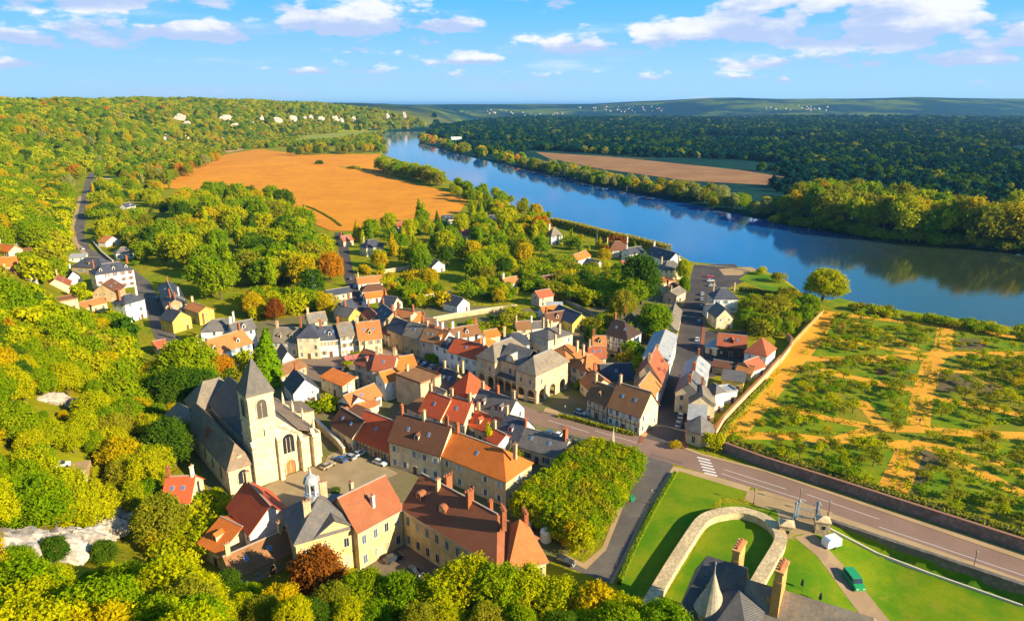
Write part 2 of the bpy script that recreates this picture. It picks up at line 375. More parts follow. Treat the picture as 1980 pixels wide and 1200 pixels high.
def f_plough(n, b, m):
    p = wpos(n); a = n.noise(p, .012, 5, .6)
    wv = n.n('ShaderNodeTexWave', wave_type='BANDS', bands_direction='X'); mp = n.n('ShaderNodeMapping'); n.l(p, mp.inputs[0]); mp.inputs['Rotation'].default_value = (0, 0, 1.05)
    n.l(mp.outputs[0], wv.inputs[0]); wv.inputs['Scale'].default_value = .055; wv.inputs['Distortion'].default_value = 2.0; wv.inputs['Detail'].default_value = 3
    k = n.mix(n.ramp(a, .35, .65), (.72, .29, .020), (.64, .24, .018)); k = n.mix(n.m('MULTIPLY', n.ramp(wv.outputs['Fac'], .5, 1.0), .4), k, (.44, .15, .02)); k = n.mix(n.m('MULTIPLY', n.ramp(n.noise(p, .06, 6, .75), .42, .66), .45), k, (.44, .15, .02))
    n.l(k, b.inputs['Base Color']); b.inputs['Specular IOR Level'].default_value = .05
PLOUGH = mat('ploughed_soil', f_plough)
draped('ploughed_field', [(300, 362), (345, 340), (400, 312), (440, 298), (500, 288), (600, 299), (736, 298), (732, 325), (775, 347), (850, 367), (905, 384), (890, 410), (820, 430), (740, 440), (690, 447), (640, 447), (600, 430), (540, 400), (440, 375)], PLOUGH, .3, 14, 'orange-brown ploughed field between wood and river')
draped('brown_field', [(1035, 294), (1200, 305), (1430, 329), (1520, 343), (1480, 358), (1330, 350), (1150, 325), (1060, 306)], m_zone('brown_soil', [(.26, .13, .055), (.32, .17, .07), (.2, .1, .045)], (.02, .3)), .3, 20, 'brown ploughed strip behind the far bank trees')
draped('pale_field', [(590, 262), (735, 250), (740, 256), (640, 274), (560, 278)], m_zone('pasture', [(.22, .26, .03), (.30, .30, .04), (.16, .2, .02)], (.02, .3)), .4, 25, 'pale green meadow below the chalk slopes')
draped('stubble_field', [(420, 283), (470, 265), (500, 270), (470, 290), (440, 296)], m_zone('stubble', [(.5, .28, .12), (.55, .33, .15), (.4, .2, .08)], (.02, .3)), .4, 25, 'small tan field under the chalk slopes')
draped('clearing', [(1850, 297), (1980, 290), (1980, 304), (1900, 306)], m_zone('clearing_soil', [(.3, .2, .07), (.35, .25, .1), (.2, .12, .05)], (.02, .3)), .6, 30, 'tan clearing in the far forest')
GRASS = m_zone('lawn_grass', [(.075, .19, .002), (.19, .24, .003), (.05, .13, .003)], (.07, 1.5), dry=(.24, .22, .015)); GRASS2 = m_zone('garden_grass', [(.11, .21, .003), (.22, .25, .004), (.09, .12, .005)], (.12, 1.2), fine=.5, dry=(.26, .20, .02))
SAND = m_zone('sand_path', [(.74, .37, .030), (.66, .30, .025), (.46, .20, .03)], (.08, 1.5), dry=(.50, .26, .05)); DIRT = m_zone('tan_gravel', [(.42, .28, .14), (.36, .24, .12), (.26, .17, .09)], (.1, 2.5))
PINK = m_zone('worn_pink_asphalt', [(.28, .175, .13), (.24, .15, .11), (.19, .12, .09)], (.06, 1.2), fine=.3, bmp=.1, dry=(.22, .15, .12)); ASPH = m_zone('grey_asphalt', [(.115, .10, .09), (.15, .13, .11), (.08, .07, .065)], (.07, 1.4), fine=.4, bmp=.1, dry=(.19, .16, .13))
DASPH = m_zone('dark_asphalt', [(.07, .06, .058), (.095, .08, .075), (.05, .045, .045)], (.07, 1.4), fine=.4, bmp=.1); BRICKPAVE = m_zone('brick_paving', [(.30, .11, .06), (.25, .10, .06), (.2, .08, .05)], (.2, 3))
PAVE = m_zone('pavement_slabs', [(.46, .31, .16), (.40, .27, .14), (.30, .2, .1)], (.12, 2)); PAINT = m_plain('road_paint', (.74, .72, .68), .7)
zone('village_ground', [(430, 1010), (700, 1100), (1080, 1085), (1300, 880), (1400, 690), (1330, 560), (1120, 600), (900, 590), (640, 600), (390, 640), (330, 700), (350, 820)], m_zone('yard_earth', [(.20, .155, .085), (.15, .15, .04), (.10, .085, .05)], (.09, .8)), .004, 'yards and gardens between the houses')
road = zone('road', [(985, 805), (1010, 783), (1050, 797), (1141, 820), (1249, 847), (1300, 862), (1358, 880), (1480, 912), (1980, 1083), (2300, 1190), (2300, 1237), (1980, 1121), (1480, 949), (1372, 917), (1290, 893), (1223, 873), (1119, 842), (1020, 815)], PINK, .020, 'pinkish main road past the walled garden')
side = zone('side_road', [(1238, 874), (1300, 892), (1302, 912), (1252, 985), (1205, 1085), (1182, 1128), (1085, 1092), (1082, 1070), (1128, 1090), (1168, 1060), (1206, 965), (1236, 905)], ASPH, .016, 'grey side road beside the clipped lime trees')
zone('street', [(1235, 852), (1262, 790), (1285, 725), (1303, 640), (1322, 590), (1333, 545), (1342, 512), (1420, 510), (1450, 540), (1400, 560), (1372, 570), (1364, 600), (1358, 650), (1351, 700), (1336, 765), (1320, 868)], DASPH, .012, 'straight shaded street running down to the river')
zone('pavement', [(1335, 765), (1349, 700), (1356, 650), (1361, 600), (1366, 600), (1363, 650), (1357, 700), (1346, 765), (1340, 812), (1330, 868), (1318, 866)], BRICKPAVE, .10, 'brick pavement along the parked cars')
zone('pavement', [(1233, 858), (1250, 815), (1258, 817), (1243, 856)], BRICKPAVE, .10, 'short brick pavement beside the half timbered inn')
zone('pavement', [(1330, 866), (1358, 877), (1480, 908), (1980, 1071), (2300, 1178), (2300, 1190), (1980, 1083), (1480, 912), (1358, 881), (1322, 868)], PAVE, .12, 'tan pavement along the garden wall')
zone('pavement', [(1600, 990), (1980, 1121), (2300, 1237), (2300, 1250), (1980, 1131), (1605, 1002)], PAVE, .12, 'tan pavement on the castle side of the main road')
zone('pavement', [(1050, 795), (1141, 818), (1249, 845), (1252, 838), (1143, 811), (1055, 788)], PAVE, .12, 'tan pavement in front of the half timbered inn')
zone('pavement', [(1302, 901), (1372, 917), (1450, 941), (1445, 950), (1312, 910), (1255, 985), (1208, 1085), (1185, 1128), (1178, 1126), (1200, 1085), (1246, 985)], PAVE, .05, 'pale kerb strip round the castle lawn')
zone('pavement', [(1243, 884), (1247, 884), (1212, 962), (1172, 1062), (1133, 1100), (1085, 1076), (1085, 1068), (1128, 1088), (1164, 1058), (1203, 960)], PAVE, .05, 'pale kerb strip round the lime trees')
zone('apron', [(1445, 946), (1480, 949), (1610, 990), (1605, 1006), (1560, 1035), (1500, 1030), (1480, 985), (1440, 965)], DIRT, .030, 'gravel apron before the castle gate')
zone('lawn', [(1314, 913), (1444, 946), (1436, 962), (1395, 962), (1345, 1000), (1285, 1075), (1232, 1165), (1185, 1170), (1212, 1085), (1260, 985)], GRASS, .040, 'lawn between side road and round ended castle wall')
zone('lawn', [(1400, 972), (1500, 985), (1515, 1020), (1470, 1095), (1440, 1150), (1280, 1165)], GRASS, .040, 'lawn inside the round ended castle wall')
draped('lawn', [(1512, 1040), (1540, 1035), (1610, 1016), (1980, 1140), (2150, 1200), (2150, 1400), (1400, 1400), (1440, 1150)], GRASS, .06, 2.0, 'castle court lawn with the green van')
draped('court_path', [(1535, 1038), (1572, 1030), (1600, 1060), (1660, 1125), (1720, 1200), (1800, 1300), (1720, 1300), (1672, 1200), (1620, 1130), (1580, 1075), (1556, 1055)], m_zone('court_gravel', [(.36, .25, .14), (.30, .2, .12), (.22, .15, .09)], (.3, 3)), .10, 2.0, 'gravel path across the castle court')
zone('church_square', [(470, 965), (545, 922), (628, 895), (635, 880), (655, 870), (690, 880), (752, 905), (770, 915), (700, 945), (655, 972), (600, 990), (560, 990)], m_zone('square_gravel', [(.30, .22, .12), (.36, .27, .15), (.22, .16, .09)], (.15, 2)), .012, 'gravel square in front of the church')
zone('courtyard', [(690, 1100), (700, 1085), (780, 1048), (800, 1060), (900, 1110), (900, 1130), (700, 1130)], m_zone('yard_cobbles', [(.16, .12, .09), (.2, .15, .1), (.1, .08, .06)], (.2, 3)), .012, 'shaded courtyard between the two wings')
zone('street', [(1030, 795), (985, 812), (920, 770), (850, 735), (790, 712), (735, 705), (690, 712), (640, 735), (600, 735), (570, 715), (560, 697), (640, 690), (700, 688), (760, 672), (800, 680), (870, 708), (925, 735)], m_zone('street_paving', [(.24, .17, .12), (.2, .14, .1), (.15, .1, .08)], (.1, 1.5)), .012, 'paved street in front of the town hall arcade')
zone('yard', [(1362, 640), (1445, 640), (1445, 690), (1436, 722), (1372, 728), (1360, 700)], DASPH, .010, 'dark yard round the dark fronted barn')
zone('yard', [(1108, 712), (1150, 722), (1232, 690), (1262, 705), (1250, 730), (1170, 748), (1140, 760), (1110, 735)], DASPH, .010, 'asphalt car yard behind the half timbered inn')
def ribbon(name, px, wd, m, z=.012, label=None):
    """a road along a surveyed centre line, laid on the terrain"""
    Q = [flat(a, b) for a, b in px]; P = []
    for a, b in zip(Q, Q[1:]): P += [a.lerp(b, k / 5) for k in range(5)]
    P.append(Q[-1]); L, R = [], []
    for i, p in enumerate(P):
        d = (P[min(i + 2, len(P) - 1)] - P[max(i - 2, 0)]).normalized(); nrm = Vector((-d.y, d.x, 0)); off = z if p.y < 460 else z + .15
        for lst, q in ((L, p + nrm * wd / 2), (R, p - nrm * wd / 2)): lst.append((q.x, q.y, max(0, tz(q.x, q.y)) + off))
    mb = MB()
    for i in range(len(P) - 1): mb.poly([R[i], R[i + 1], L[i + 1], L[i]])
    return struct(name, mb.mesh(name, m), label)
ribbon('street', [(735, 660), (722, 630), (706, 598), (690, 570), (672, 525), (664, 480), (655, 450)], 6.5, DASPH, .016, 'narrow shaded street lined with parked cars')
ribbon('road', [(560, 705), (420, 690), (340, 672), (318, 648), (296, 590), (272, 545), (230, 512), (185, 495), (162, 482), (152, 462), (152, 440), (160, 410), (166, 380), (172, 355), (178, 337)], 8.0, ASPH, .016, 'grey valley road along the foot of the hill')
ribbon('pavement', [(168, 494), (146, 470), (139, 440), (148, 410), (155, 380)], 3.0, PAVE, .02, 'pale verge beside the valley road')
zone('quay', [(1390, 520), (1450, 516), (1468, 522), (1430, 532), (1400, 532)], DIRT, .030, 'gravel quay by the river')
zone('lawn', [(1428, 540), (1450, 525), (1500, 535), (1535, 556), (1530, 566), (1480, 560)], GRASS, .040, 'bright riverside lawn beside the quay')
zone('lawn', [(1590, 588), (1620, 575), (1680, 590), (1850, 615), (1980, 640), (1980, 662), (1620, 600)], GRASS2, .010, 'grass strip between garden and river')
garden = zone('garden_ground', [(1578, 606), (1600, 597), (1640, 600), (1980, 664), (2300, 720), (2300, 1140), (1980, 1036), (1780, 985), (1480, 885), (1388, 862), (1400, 815), (1500, 690)], m_zone('rough_garden_grass', [(.16, .20, .006), (.27, .22, .012), (.11, .12, .01)], (.10, 1.0), fine=.6, dry=(.34, .22, .03)), .016, 'grassed ground of the walled kitchen garden')
PLOTS = [[(720, 180), (900, 230), (1010, 290), (870, 300), (650, 258)], [(545, 370), (640, 287), (1010, 352), (1020, 380), (700, 400)], [(900, 225), (1300, 240), (1280, 350), (1130, 325), (1050, 280)],
         [(600, 445), (1230, 432), (1190, 560), (900, 505), (640, 470)], [(330, 590), (400, 470), (480, 515), (700, 630), (690, 735), (420, 670)], [(700, 545), (860, 545), (1160, 620), (1110, 775), (900, 690)],
         [(150, 830), (250, 680), (660, 765), (900, 795), (880, 830)], [(190, 862), (460, 856), (700, 922), (1060, 930), (1010, 1140), (980, 1150), (700, 1050), (250, 910)],
         [(1370, 275), (1430, 275), (1800, 305), (1800, 355), (1380, 355)], [(1300, 485), (1480, 470), (1740, 605), (1310, 585)], [(1250, 645), (1700, 725), (1780, 760), (1390, 815), (1240, 785)],
         [(1240, 915), (1360, 960), (1260, 1050), (1200, 1170), (1130, 1180), (1130, 985)], [(1560, 412), (1800, 400), (1800, 470), (1650, 450)], [(1600, 885), (1800, 880), (1800, 960), (1650, 955)],
         [(1400, 955), (1800, 1115), (1800, 1200), (1560, 1100)], [(660, 140), (760, 165), (1320, 215), (1300, 232), (900, 215), (700, 170)]]
SOILB = m_zone('bed_soil', [(.16, .10, .06), (.13, .12, .04), (.09, .06, .04)], (.3, 2.5), fine=.6)
PLOTS += [[(1450, 385), (1560, 405), (1640, 455), (1470, 455)], [(1520, 490), (1800, 560), (1800, 625), (1600, 540)], [(1320, 835), (1600, 830), (1590, 868), (1420, 890), (1290, 862)], [(1420, 905), (1640, 960), (1640, 995), (1440, 945)], [(1270, 1070), (1420, 1050), (1600, 1130), (1800, 1225), (1500, 1195), (1235, 1180)], [(1830, 305), (2150, 345), (2150, 430), (1830, 372)], [(1830, 490), (2250, 570), (2250, 700), (1830, 610)], [(1830, 655), (2250, 760), (2250, 860), (1830, 780)], [(1830, 890), (2250, 950), (2250, 1060), (1830, 970)], [(1830, 1010), (2250, 1110), (2250, 1240), (1830, 1140)], [(1350, 1225), (1500, 1232), (1830, 1335), (2250, 1450), (2250, 1310), (1800, 1240)]]
def swell(pl, k):
    cx, cy = sum(a for a, b in pl) / len(pl), sum(b for a, b in pl) / len(pl); return [(cx + (a - cx) * k, cy + (b - cy) * k) for a, b in pl]
PLOTS = [swell(pl, 1.1) for pl in PLOTS]
def borders():
    """low shrubs lining the plots, one part of the garden each"""
    for i, pl in enumerate(PLOTS):
        r = np.random.default_rng(i + 900); P = [flat(1380 + a / 3, 560 + b / 3) for a, b in pl]; co = []
        for a, b in zip(P, P[1:] + P[:1]):
            L = (b - a).length
            for k in range(int(L * 9)):
                t = r.random()
                if math.sin(t * L * .55 + i) < -.55: continue                    # gaps in the row
                q = a.lerp(b, t) + Vector((r.normal() * .38, r.normal() * .38, .1 + 1.1 * r.random())); nr = Vector(r.normal(size=3) + np.array([0, 0, .8])).normalized(); u = nr.orthogonal().normalized(); v = nr.cross(u); sz = .28 * (.6 + .8 * r.random())
                co += [q + u * sz, q + v * sz * .7, q - u * sz, q - v * sz * .7]
        arr = np.array([tuple(c) for c in co]); me = np_mesh('shrub_border', arr, np.arange(len(arr)).reshape(-1, 4), [LEAF[('olive', 'lime', 'green')[i % 3]]])
        at = me.attributes.new('tint', 'FLOAT', 'FACE'); at.data.foreach_set('value', r.random(len(me.polygons)).astype(np.float32)); o = link('shrub_border', me, garden); o['kind'] = 'stuff'
for i, pl in enumerate(PLOTS):
    g_ = zone('grass_plot', [(1380 + a / 3, 560 + b / 3) for a, b in pl], SOILB if i in (9, 11) else GRASS2, .028, None, parent=garden)
# planted beds inside the plots
for i, pl in enumerate([[(950, 450), (1000, 455), (990, 500), (940, 490)], [(1030, 455), (1070, 460), (1060, 510), (1020, 500)], [(1100, 460), (1180, 470), (1170, 530), (1090, 515)], [(730, 190), (770, 200), (750, 240), (720, 235)], [(1420, 280), (1600, 290), (1560, 350), (1420, 345)], [(480, 870), (680, 900), (640, 915), (500, 890)], [(880, 700), (1000, 750), (960, 760), (880, 725)]]):
    zone('flower_bed', [(1380 + a / 3, 560 + b / 3) for a, b in pl], [m_zone('bed_red', [(.3, .1, .04), (.2, .12, .03), (.12, .05, .03)], (.5, 3)), SOILB, m_zone('bed_leaf', [(.06, .14, .03), (.1, .18, .05), (.2, .25, .1)], (.5, 2.5))][i % 3], .036, None, parent=garden)
PATHS = [([(60, 850), (200, 690), (330, 545), (450, 400), (560, 285), (640, 130)], 7.5), ([(640, 130), (1340, 215), (1800, 280), (2250, 345)], 4.0), ([(430, 395), (760, 405), (1180, 390), (1340, 370), (1800, 372), (2250, 385)], 4.2), ([(1345, 225), (1330, 340), (1260, 440), (1220, 580), (1195, 700), (1185, 790)], 4.6),
         ([(640, 275), (1020, 345), (1180, 370)], 2.6), ([(760, 165), (1050, 275), (1180, 350)], 2.2), ([(560, 430), (720, 490), (1160, 585)], 3.2), ([(300, 655), (660, 748), (950, 800)], 3.0), ([(170, 845), (460, 850), (700, 880), (950, 800), (1220, 810), (1500, 835), (1800, 845), (2250, 865)], 3.4), ([(850, 640), (960, 775)], 3.0),
         ([(1240, 450), (1480, 480), (1640, 560), (1800, 640), (2250, 850)], 3.0), ([(1210, 610), (1500, 670), (1740, 715), (2250, 825)], 3.2), ([(1050, 870), (1130, 950), (1090, 1050), (1030, 1180)], 5.0), ([(1150, 880), (1300, 930), (1450, 1010), (1800, 1190)], 3.4), ([(1210, 890), (1450, 940), (1800, 1050), (2250, 1180)], 2.4)]
PATHS = [(L, wd * 1.4) for L, wd in PATHS]
for k_, (L, wd) in enumerate(PATHS):
    P = [flat(1380 + a / 3, 560 + b / 3) for a, b in L]; Lf, Rt = [], []
    for i, p in enumerate(P):
        d = (P[min(i + 1, len(P) - 1)] - P[max(i - 1, 0)]).normalized(); nr = Vector((-d.y, d.x, 0)) * wd / 2; Lf.append((p + nr)[:2]); Rt.append((p - nr)[:2])
    zone('path', None, SAND, .032 + .0008 * k_, None, Lf + Rt[::-1], parent=garden)
# road markings
def stripe(p, q, wd, parent, z=.024):
    p, q = flat(*p), flat(*q); d = (q - p).normalized(); nr = Vector((-d.y, d.x, 0)) * wd / 2
    zone('stripe', None, PAINT, z, None, [(p + nr)[:2], (q + nr)[:2], (q - nr)[:2], (p - nr)[:2]], parent=parent)
for k in range(6):
    a = k / 5.0
    stripe((1352 + 14 * a - 4, 885 + 30 * a - 1.5), (1352 + 14 * a + 21, 885 + 30 * a + 4.5), .62, road)
for a, b in (((1395, 915), (1560, 968)), ((1400, 907), (1520, 945)), ((1700, 1018), (1980, 1112)), ((1560, 955), (1700, 1003)), ((1060, 812), (1140, 836)), ((1150, 832), (1240, 858))): stripe(a, b, .14, road)
for a, b in (((1100, 1082), (1106, 1085)), ((1112, 1088), (1118, 1091)), ((1108, 1096), (1116, 1086))): stripe(a, b, .2, side, .022)
for px in ([(1258, 876), (1320, 893), (1318, 898), (1256, 881)], [(1170, 851), (1205, 861), (1200, 868), (1166, 858)], [(1085, 820), (1105, 826), (1098, 833), (1078, 827)]):
    zone('asphalt_patch', px, m_zone('patch_asphalt', [(.17, .115, .095), (.2, .13, .1), (.13, .09, .08)], (.2, 2)), .024, None, parent=road)
# ------------------------------------------------------------------ vegetation
def m_leaf(key, cols, trans=.38):
    """leaf colour varies from tree to tree and from clump to clump"""
    def f(n, b, m):
        r = rnd(n); a = n.n('ShaderNodeAttribute', attribute_name='tint').outputs['Fac']
        k = n.mix(n.ramp(r, .0, 1.), cols[0], cols[1]); k = n.mix(n.m('MULTIPLY', n.ramp(a, .45, 1.), .55), k, cols[2]); k = n.mix(n.m('MULTIPLY', n.ramp(a, .45, .0), .4), k, scale_col(cols[0], .7))
        t = n.t; t.nodes.remove(b)
        df = n.n('ShaderNodeBsdfDiffuse'); tr = n.n('ShaderNodeBsdfTranslucent'); mx = n.n('ShaderNodeMixShader'); mx.inputs[0].default_value = trans
        n.l(k, df.inputs[0]); n.l(k, tr.inputs[0]); n.l(df.outputs[0], mx.inputs[1]); n.l(tr.outputs[0], mx.inputs[2])
        n.l(mx.outputs[0], t.nodes['Material Output'].inputs[0])
    return mat(key, f)
LEAF = {'green': m_leaf('leaf_green', [(0.159, 0.287, 0.003), (0.268, 0.354, 0.003), (0.39, 0.403, 0.004)]), 'lime': m_leaf('leaf_lime', [(0.354, 0.403, 0.002), (0.464, 0.451, 0.003), (0.61, 0.525, 0.004)]),
        'gold': m_leaf('leaf_gold', [(0.488, 0.378, 0.002), (0.586, 0.415, 0.003), (0.62, 0.488, 0.004)]), 'orange': m_leaf('leaf_orange', [(0.537, 0.207, 0.006), (0.586, 0.268, 0.008), (0.62, 0.329, 0.01)]),
        'dark': m_leaf('leaf_dark', [(0.0549, 0.134, 0.008), (0.0915, 0.165, 0.008), (0.146, 0.201, 0.01)]), 'olive': m_leaf('leaf_olive', [(0.244, 0.256, 0.01), (0.329, 0.305, 0.012), (0.415, 0.366, 0.02)]),
        'silver': m_leaf('leaf_silver', [(0.293, 0.317, 0.07), (0.366, 0.366, 0.09), (0.464, 0.439, 0.13)]), 'rust': m_leaf('leaf_rust', [(0.268, 0.0793, 0.01), (0.342, 0.122, 0.012), (0.415, 0.171, 0.02)]), 'blue': m_leaf('leaf_blue', [(0.0976, 0.171, 0.12), (0.134, 0.207, 0.14), (0.195, 0.268, 0.18)]),
        'pine': m_leaf('leaf_pine', [(.004, .040, .034), (.010, .054, .034), (.022, .075, .03)], .1)}  # pine: dark tone takes in the cloud shadow over the forest
BARK = m_plain('bark', (.11, .085, .06), .95)
def leaf_mesh(name, lobes, n, leaf, seed, dens_in=.8, up=.25, out=1.06, wild=.42, spray=1, step=.25):
    """crown of small leaf-clump faces scattered over lobes [(x, y, z, rx, rz)]"""
    r = np.random.default_rng(seed); wts = np.array([l[3] * l[3] + l[3] * l[4] for l in lobes]); wts = wts / wts.sum()
    m0 = n // spray; n = m0 * spray
    li = np.repeat(r.choice(len(lobes), m0, p=wts), spray); Lb = np.array(lobes)[li]
    d = np.repeat(r.normal(size=(m0, 3)), spray, axis=0); d /= np.linalg.norm(d, axis=1)[:, None]
    # drop leaves that would sit deep under the crown
    d[:, 2] = np.where((d[:, 2] < -.55) & (np.repeat(r.random(m0), spray) < .7), -d[:, 2], d[:, 2])
    rad = dens_in + (out - dens_in) * np.repeat(r.random(m0), spray) ** .8
    rad *= 1 + .10 * np.sin(d[:, 0] * 7 + li) * np.sin(d[:, 1] * 6 + 2 * li)
    pos = np.stack([Lb[:, 0] + d[:, 0] * rad * Lb[:, 3], Lb[:, 1] + d[:, 1] * rad * Lb[:, 3], Lb[:, 2] + d[:, 2] * rad * Lb[:, 4]], 1)
    if spray > 1:                                            # leaves strung along a twig that grows outwards and lifts
        tw = d + np.repeat(r.normal(size=(m0, 3)) * .55, spray, axis=0) + np.array([0, 0, .45]); tw /= np.linalg.norm(tw, axis=1)[:, None]
        kk = np.tile(np.arange(spray), m0)[:, None]; pos = pos + tw * kk * step + r.normal(size=(n, 3)) * step * .35
    nr = d + r.normal(size=(n, 3)) * wild + np.array([0, 0, up]); nr /= np.linalg.norm(nr, axis=1)[:, None]
    a = np.cross(nr, r.normal(size=(n, 3))); a /= np.linalg.norm(a, axis=1)[:, None]; b = np.cross(nr, a)
    s = leaf * (.55 + .9 * r.random(n))[:, None]
    if spray > 1: s = s * (1.15 - .5 * kk / spray)
    co = np.stack([pos + a * s, pos + b * s * .62 + nr * s * .12, pos - a * s, pos - b * s * .62 + nr * s * .12], 1).reshape(-1, 3)
    me = np_mesh(name, co, np.arange(4 * n).reshape(n, 4), [LEAF['green']])
    lt = r.random(len(lobes)); tint = np.clip(lt[li] * .75 + r.random(n) * .25, 0, 1)
    at = me.attributes.new('tint', 'FLOAT', 'FACE'); at.data.foreach_set('value', tint.astype(np.float32))
    return me
def lobes_round(seed, W=3.6, z0=2.6, z1=10, k=9, rr=(1.3, 2.1)):
    r = random.Random(seed); out = [(0, 0, (z0 + z1) / 2, W * .62, (z1 - z0) * .40)]
    for i in range(k):
        a = i * 2.4 + r.random(); t = (i + .5) / k; z = z0 + (z1 - z0) * (.16 + .74 * t); q = W * math.sqrt(max(.05, 1 - (2 * (.16 + .74 * t) - .86) ** 2)) * (.55 + .2 * r.random())
        R = r.uniform(*rr) * (1 - .25 * t); out.append((q * math.cos(a), q * math.sin(a), z, R, R * r.uniform(.7, .95)))
    return out
def lobes_tall(seed):
    r = random.Random(seed); return [((r.random() - .5) * .7, (r.random() - .5) * .7, 1.6 + 8.2 * i / 8, 1.35 * math.sin(math.pi * (.18 + .74 * i / 8)) + .25, 1.15) for i in range(9)]
def lobes_bush(seed, k=7):
    r = random.Random(seed); return [(2.2 * (r.random() - .5) * 2, 2.2 * (r.random() - .5) * 2, 1.6 + 1.6 * r.random(), r.uniform(1.4, 2.2), r.uniform(1.3, 2.0)) for _ in range(k)]
def lobes_fruit(seed):
    r = random.Random(seed); return [(1.6 * (r.random() - .5) * 2, 1.6 * (r.random() - .5) * 2, 3.0 + 2.4 * r.random(), r.uniform(.7, 1.25), r.uniform(.6, 1.0)) for _ in range(9)]
def cone_mesh(seed, n=3200):
    """conifer: drooping tiers of sprays narrowing to the tip"""
    r = np.random.default_rng(seed); t = 1 - np.sqrt(r.random(n)); a = r.uniform(0, 6.283, n); tier = (t * 13) % 1
    R = 2.7 * (1 - t) ** .92 * (.72 + .34 * (1 - tier)) * (1 + .12 * np.sin(a * 5 + np.floor(t * 13) * 2.1)) * (.8 + .25 * r.random(n)) + .06
    pos = np.stack([R * np.cos(a), R * np.sin(a), .9 + 9.3 * t - .12 * R], 1); nr = np.stack([np.cos(a), np.sin(a), np.full(n, .55)], 1) + r.normal(size=(n, 3)) * .4; nr /= np.linalg.norm(nr, axis=1)[:, None]
    u = np.cross(nr, r.normal(size=(n, 3))); u /= np.linalg.norm(u, axis=1)[:, None]; v = np.cross(nr, u); s = .26 * (.55 + .9 * r.random(n))[:, None]
    me = np_mesh('crown', np.stack([pos + u * s, pos + v * s * .6, pos - u * s, pos - v * s * .6], 1).reshape(-1, 3), np.arange(4 * n).reshape(n, 4), [LEAF['green']])
    at = me.attributes.new('tint', 'FLOAT', 'FACE'); at.data.foreach_set('value', np.clip(.3 + .5 * (1 - tier) * r.random(n), 0, 1).astype(np.float32)); return me
CROWN = {}
for s_ in range(4):
    CROWN['near', s_] = leaf_mesh('crown', lobes_round(s_, 4.7, 1.6, 10.3, 34, (.75, 1.45)), 16000, .20, s_, .45, .25, 1.12, .75, 5, .21)
    CROWN['round', s_] = leaf_mesh('crown', lobes_round(s_ + 10, 4.5, 1.4, 10.1, 20, (1.1, 1.9)), 5200, .29, s_ + 10, .5, .25, 1.08, .65, 4, .27)
    CROWN['far', s_] = leaf_mesh('crown', lobes_round(s_ + 20, 4.6, 1.0, 10, 8, (1.7, 2.6)), 800, .68, s_ + 20, .7, .25, 1.15, .5)
    CROWN['tall', s_] = leaf_mesh('crown', lobes_tall(s_), 1100, .34, s_ + 30)
    CROWN['cone', s_] = cone_mesh(s_ + 40)
    CROWN['bush', s_] = leaf_mesh('crown', lobes_bush(s_), 1500, .30, s_ + 50, .6, .25, 1.05, .6, 3, .25)
    CROWN['fruit', s_] = leaf_mesh('crown', lobes_fruit(s_), 1000, .23, s_ + 60, .35, .25, 1.1, .7, 4, .2)
    CROWN['poplar', s_] = leaf_mesh('crown', lobes_round(s_ + 70, 3.0, 4.2, 10.6, 12, (.9, 1.5)), 3600, .28, s_ + 70, .45, .25, 1.05, .65, 4, .26)
def trunk_mesh(seed, h, r0, limbs):
    r = random.Random(seed); mb = MB()
    def limb(p, q, ra, rb, n=6):
        p, q = Vector(p), Vector(q); d = (q - p).normalized(); a = d.orthogonal().normalized(); b = d.cross(a)
        ring = lambda c, R: [c + (a * math.cos(6.2832 * k / n) + b * math.sin(6.2832 * k / n)) * R for k in range(n)]
        m = (p + q) / 2 + a * (q - p).length * .05 * r.uniform(-1, 1)
        mb.rings([ring(p, ra), ring(m, (ra + rb) / 2), ring(q, rb)])
    limb((0, 0, -.6), (0, 0, h * .45), r0, r0 * .75); limb((0, 0, h * .43), (.15, .1, h * .82), r0 * .75, r0 * .25)
    for i in range(limbs):
        a = 6.2832 * i / limbs + r.random(); z = h * (.3 + .25 * r.random()); L = h * (.22 + .12 * r.random())
        limb((0, 0, z), (math.cos(a) * L, math.sin(a) * L, z + L * 1.1), r0 * .5, r0 * .12, 5)
    return mb.mesh('trunk', BARK)
TRUNK = {k: [trunk_mesh(i * 7 + j, h, r, l) for j in range(2)] for i, (k, h, r, l) in enumerate((('near', 10, .34, 6), ('round', 10, .32, 5), ('far', 9, .3, 3), ('tall', 9, .22, 3), ('cone', 9.4, .22, 0), ('bush', 3, .12, 4), ('fruit', 5, .16, 5), ('poplar', 10, .26, 5)))}
NAMES = {'near': 'tree', 'round': 'tree', 'far': 'tree', 'tall': 'columnar_tree', 'cone': 'conifer', 'bush': 'bush', 'fruit': 'fruit_tree', 'poplar': 'poplar_tree'}
TREES = []
def tree(p, h, shape, leaf, label, group=None, wide=1.0, name=None):
    """one tree: an empty at the root, trunk and crown"""
    unit = {'bush': 5.0, 'fruit': 6.0}.get(shape, 10.3); k = h / unit; v = random.randrange(4)
    o = thing(name if name and (shape in ('round', 'near', 'far', 'poplar') or name.endswith('bush')) else NAMES[shape], label, 'bush' if shape == 'bush' else 'tree', p, random.random() * 6.28, group)
    o.scale = (k * wide, k * wide, k); z = random.uniform(-.08, .08)
    link('trunk', TRUNK[shape][v % 2], o); link('crown', CROWN[shape, v], o, (0, 0, 0), (z, z, 0), None, LEAF[leaf])
    TREES.append((p[0], p[1])); return o
def pick(mix):
    t = random.random() * sum(m[1] for m in mix)
    for a, b in mix:
        t -= b
        if t <= 0: return a
    return mix[-1][0]
CLEAR = []        # picture boxes of the houses, with their distance, that taller trees in front keep open
HOUSES = []       # footprints (x, y, radius) that trees keep clear of
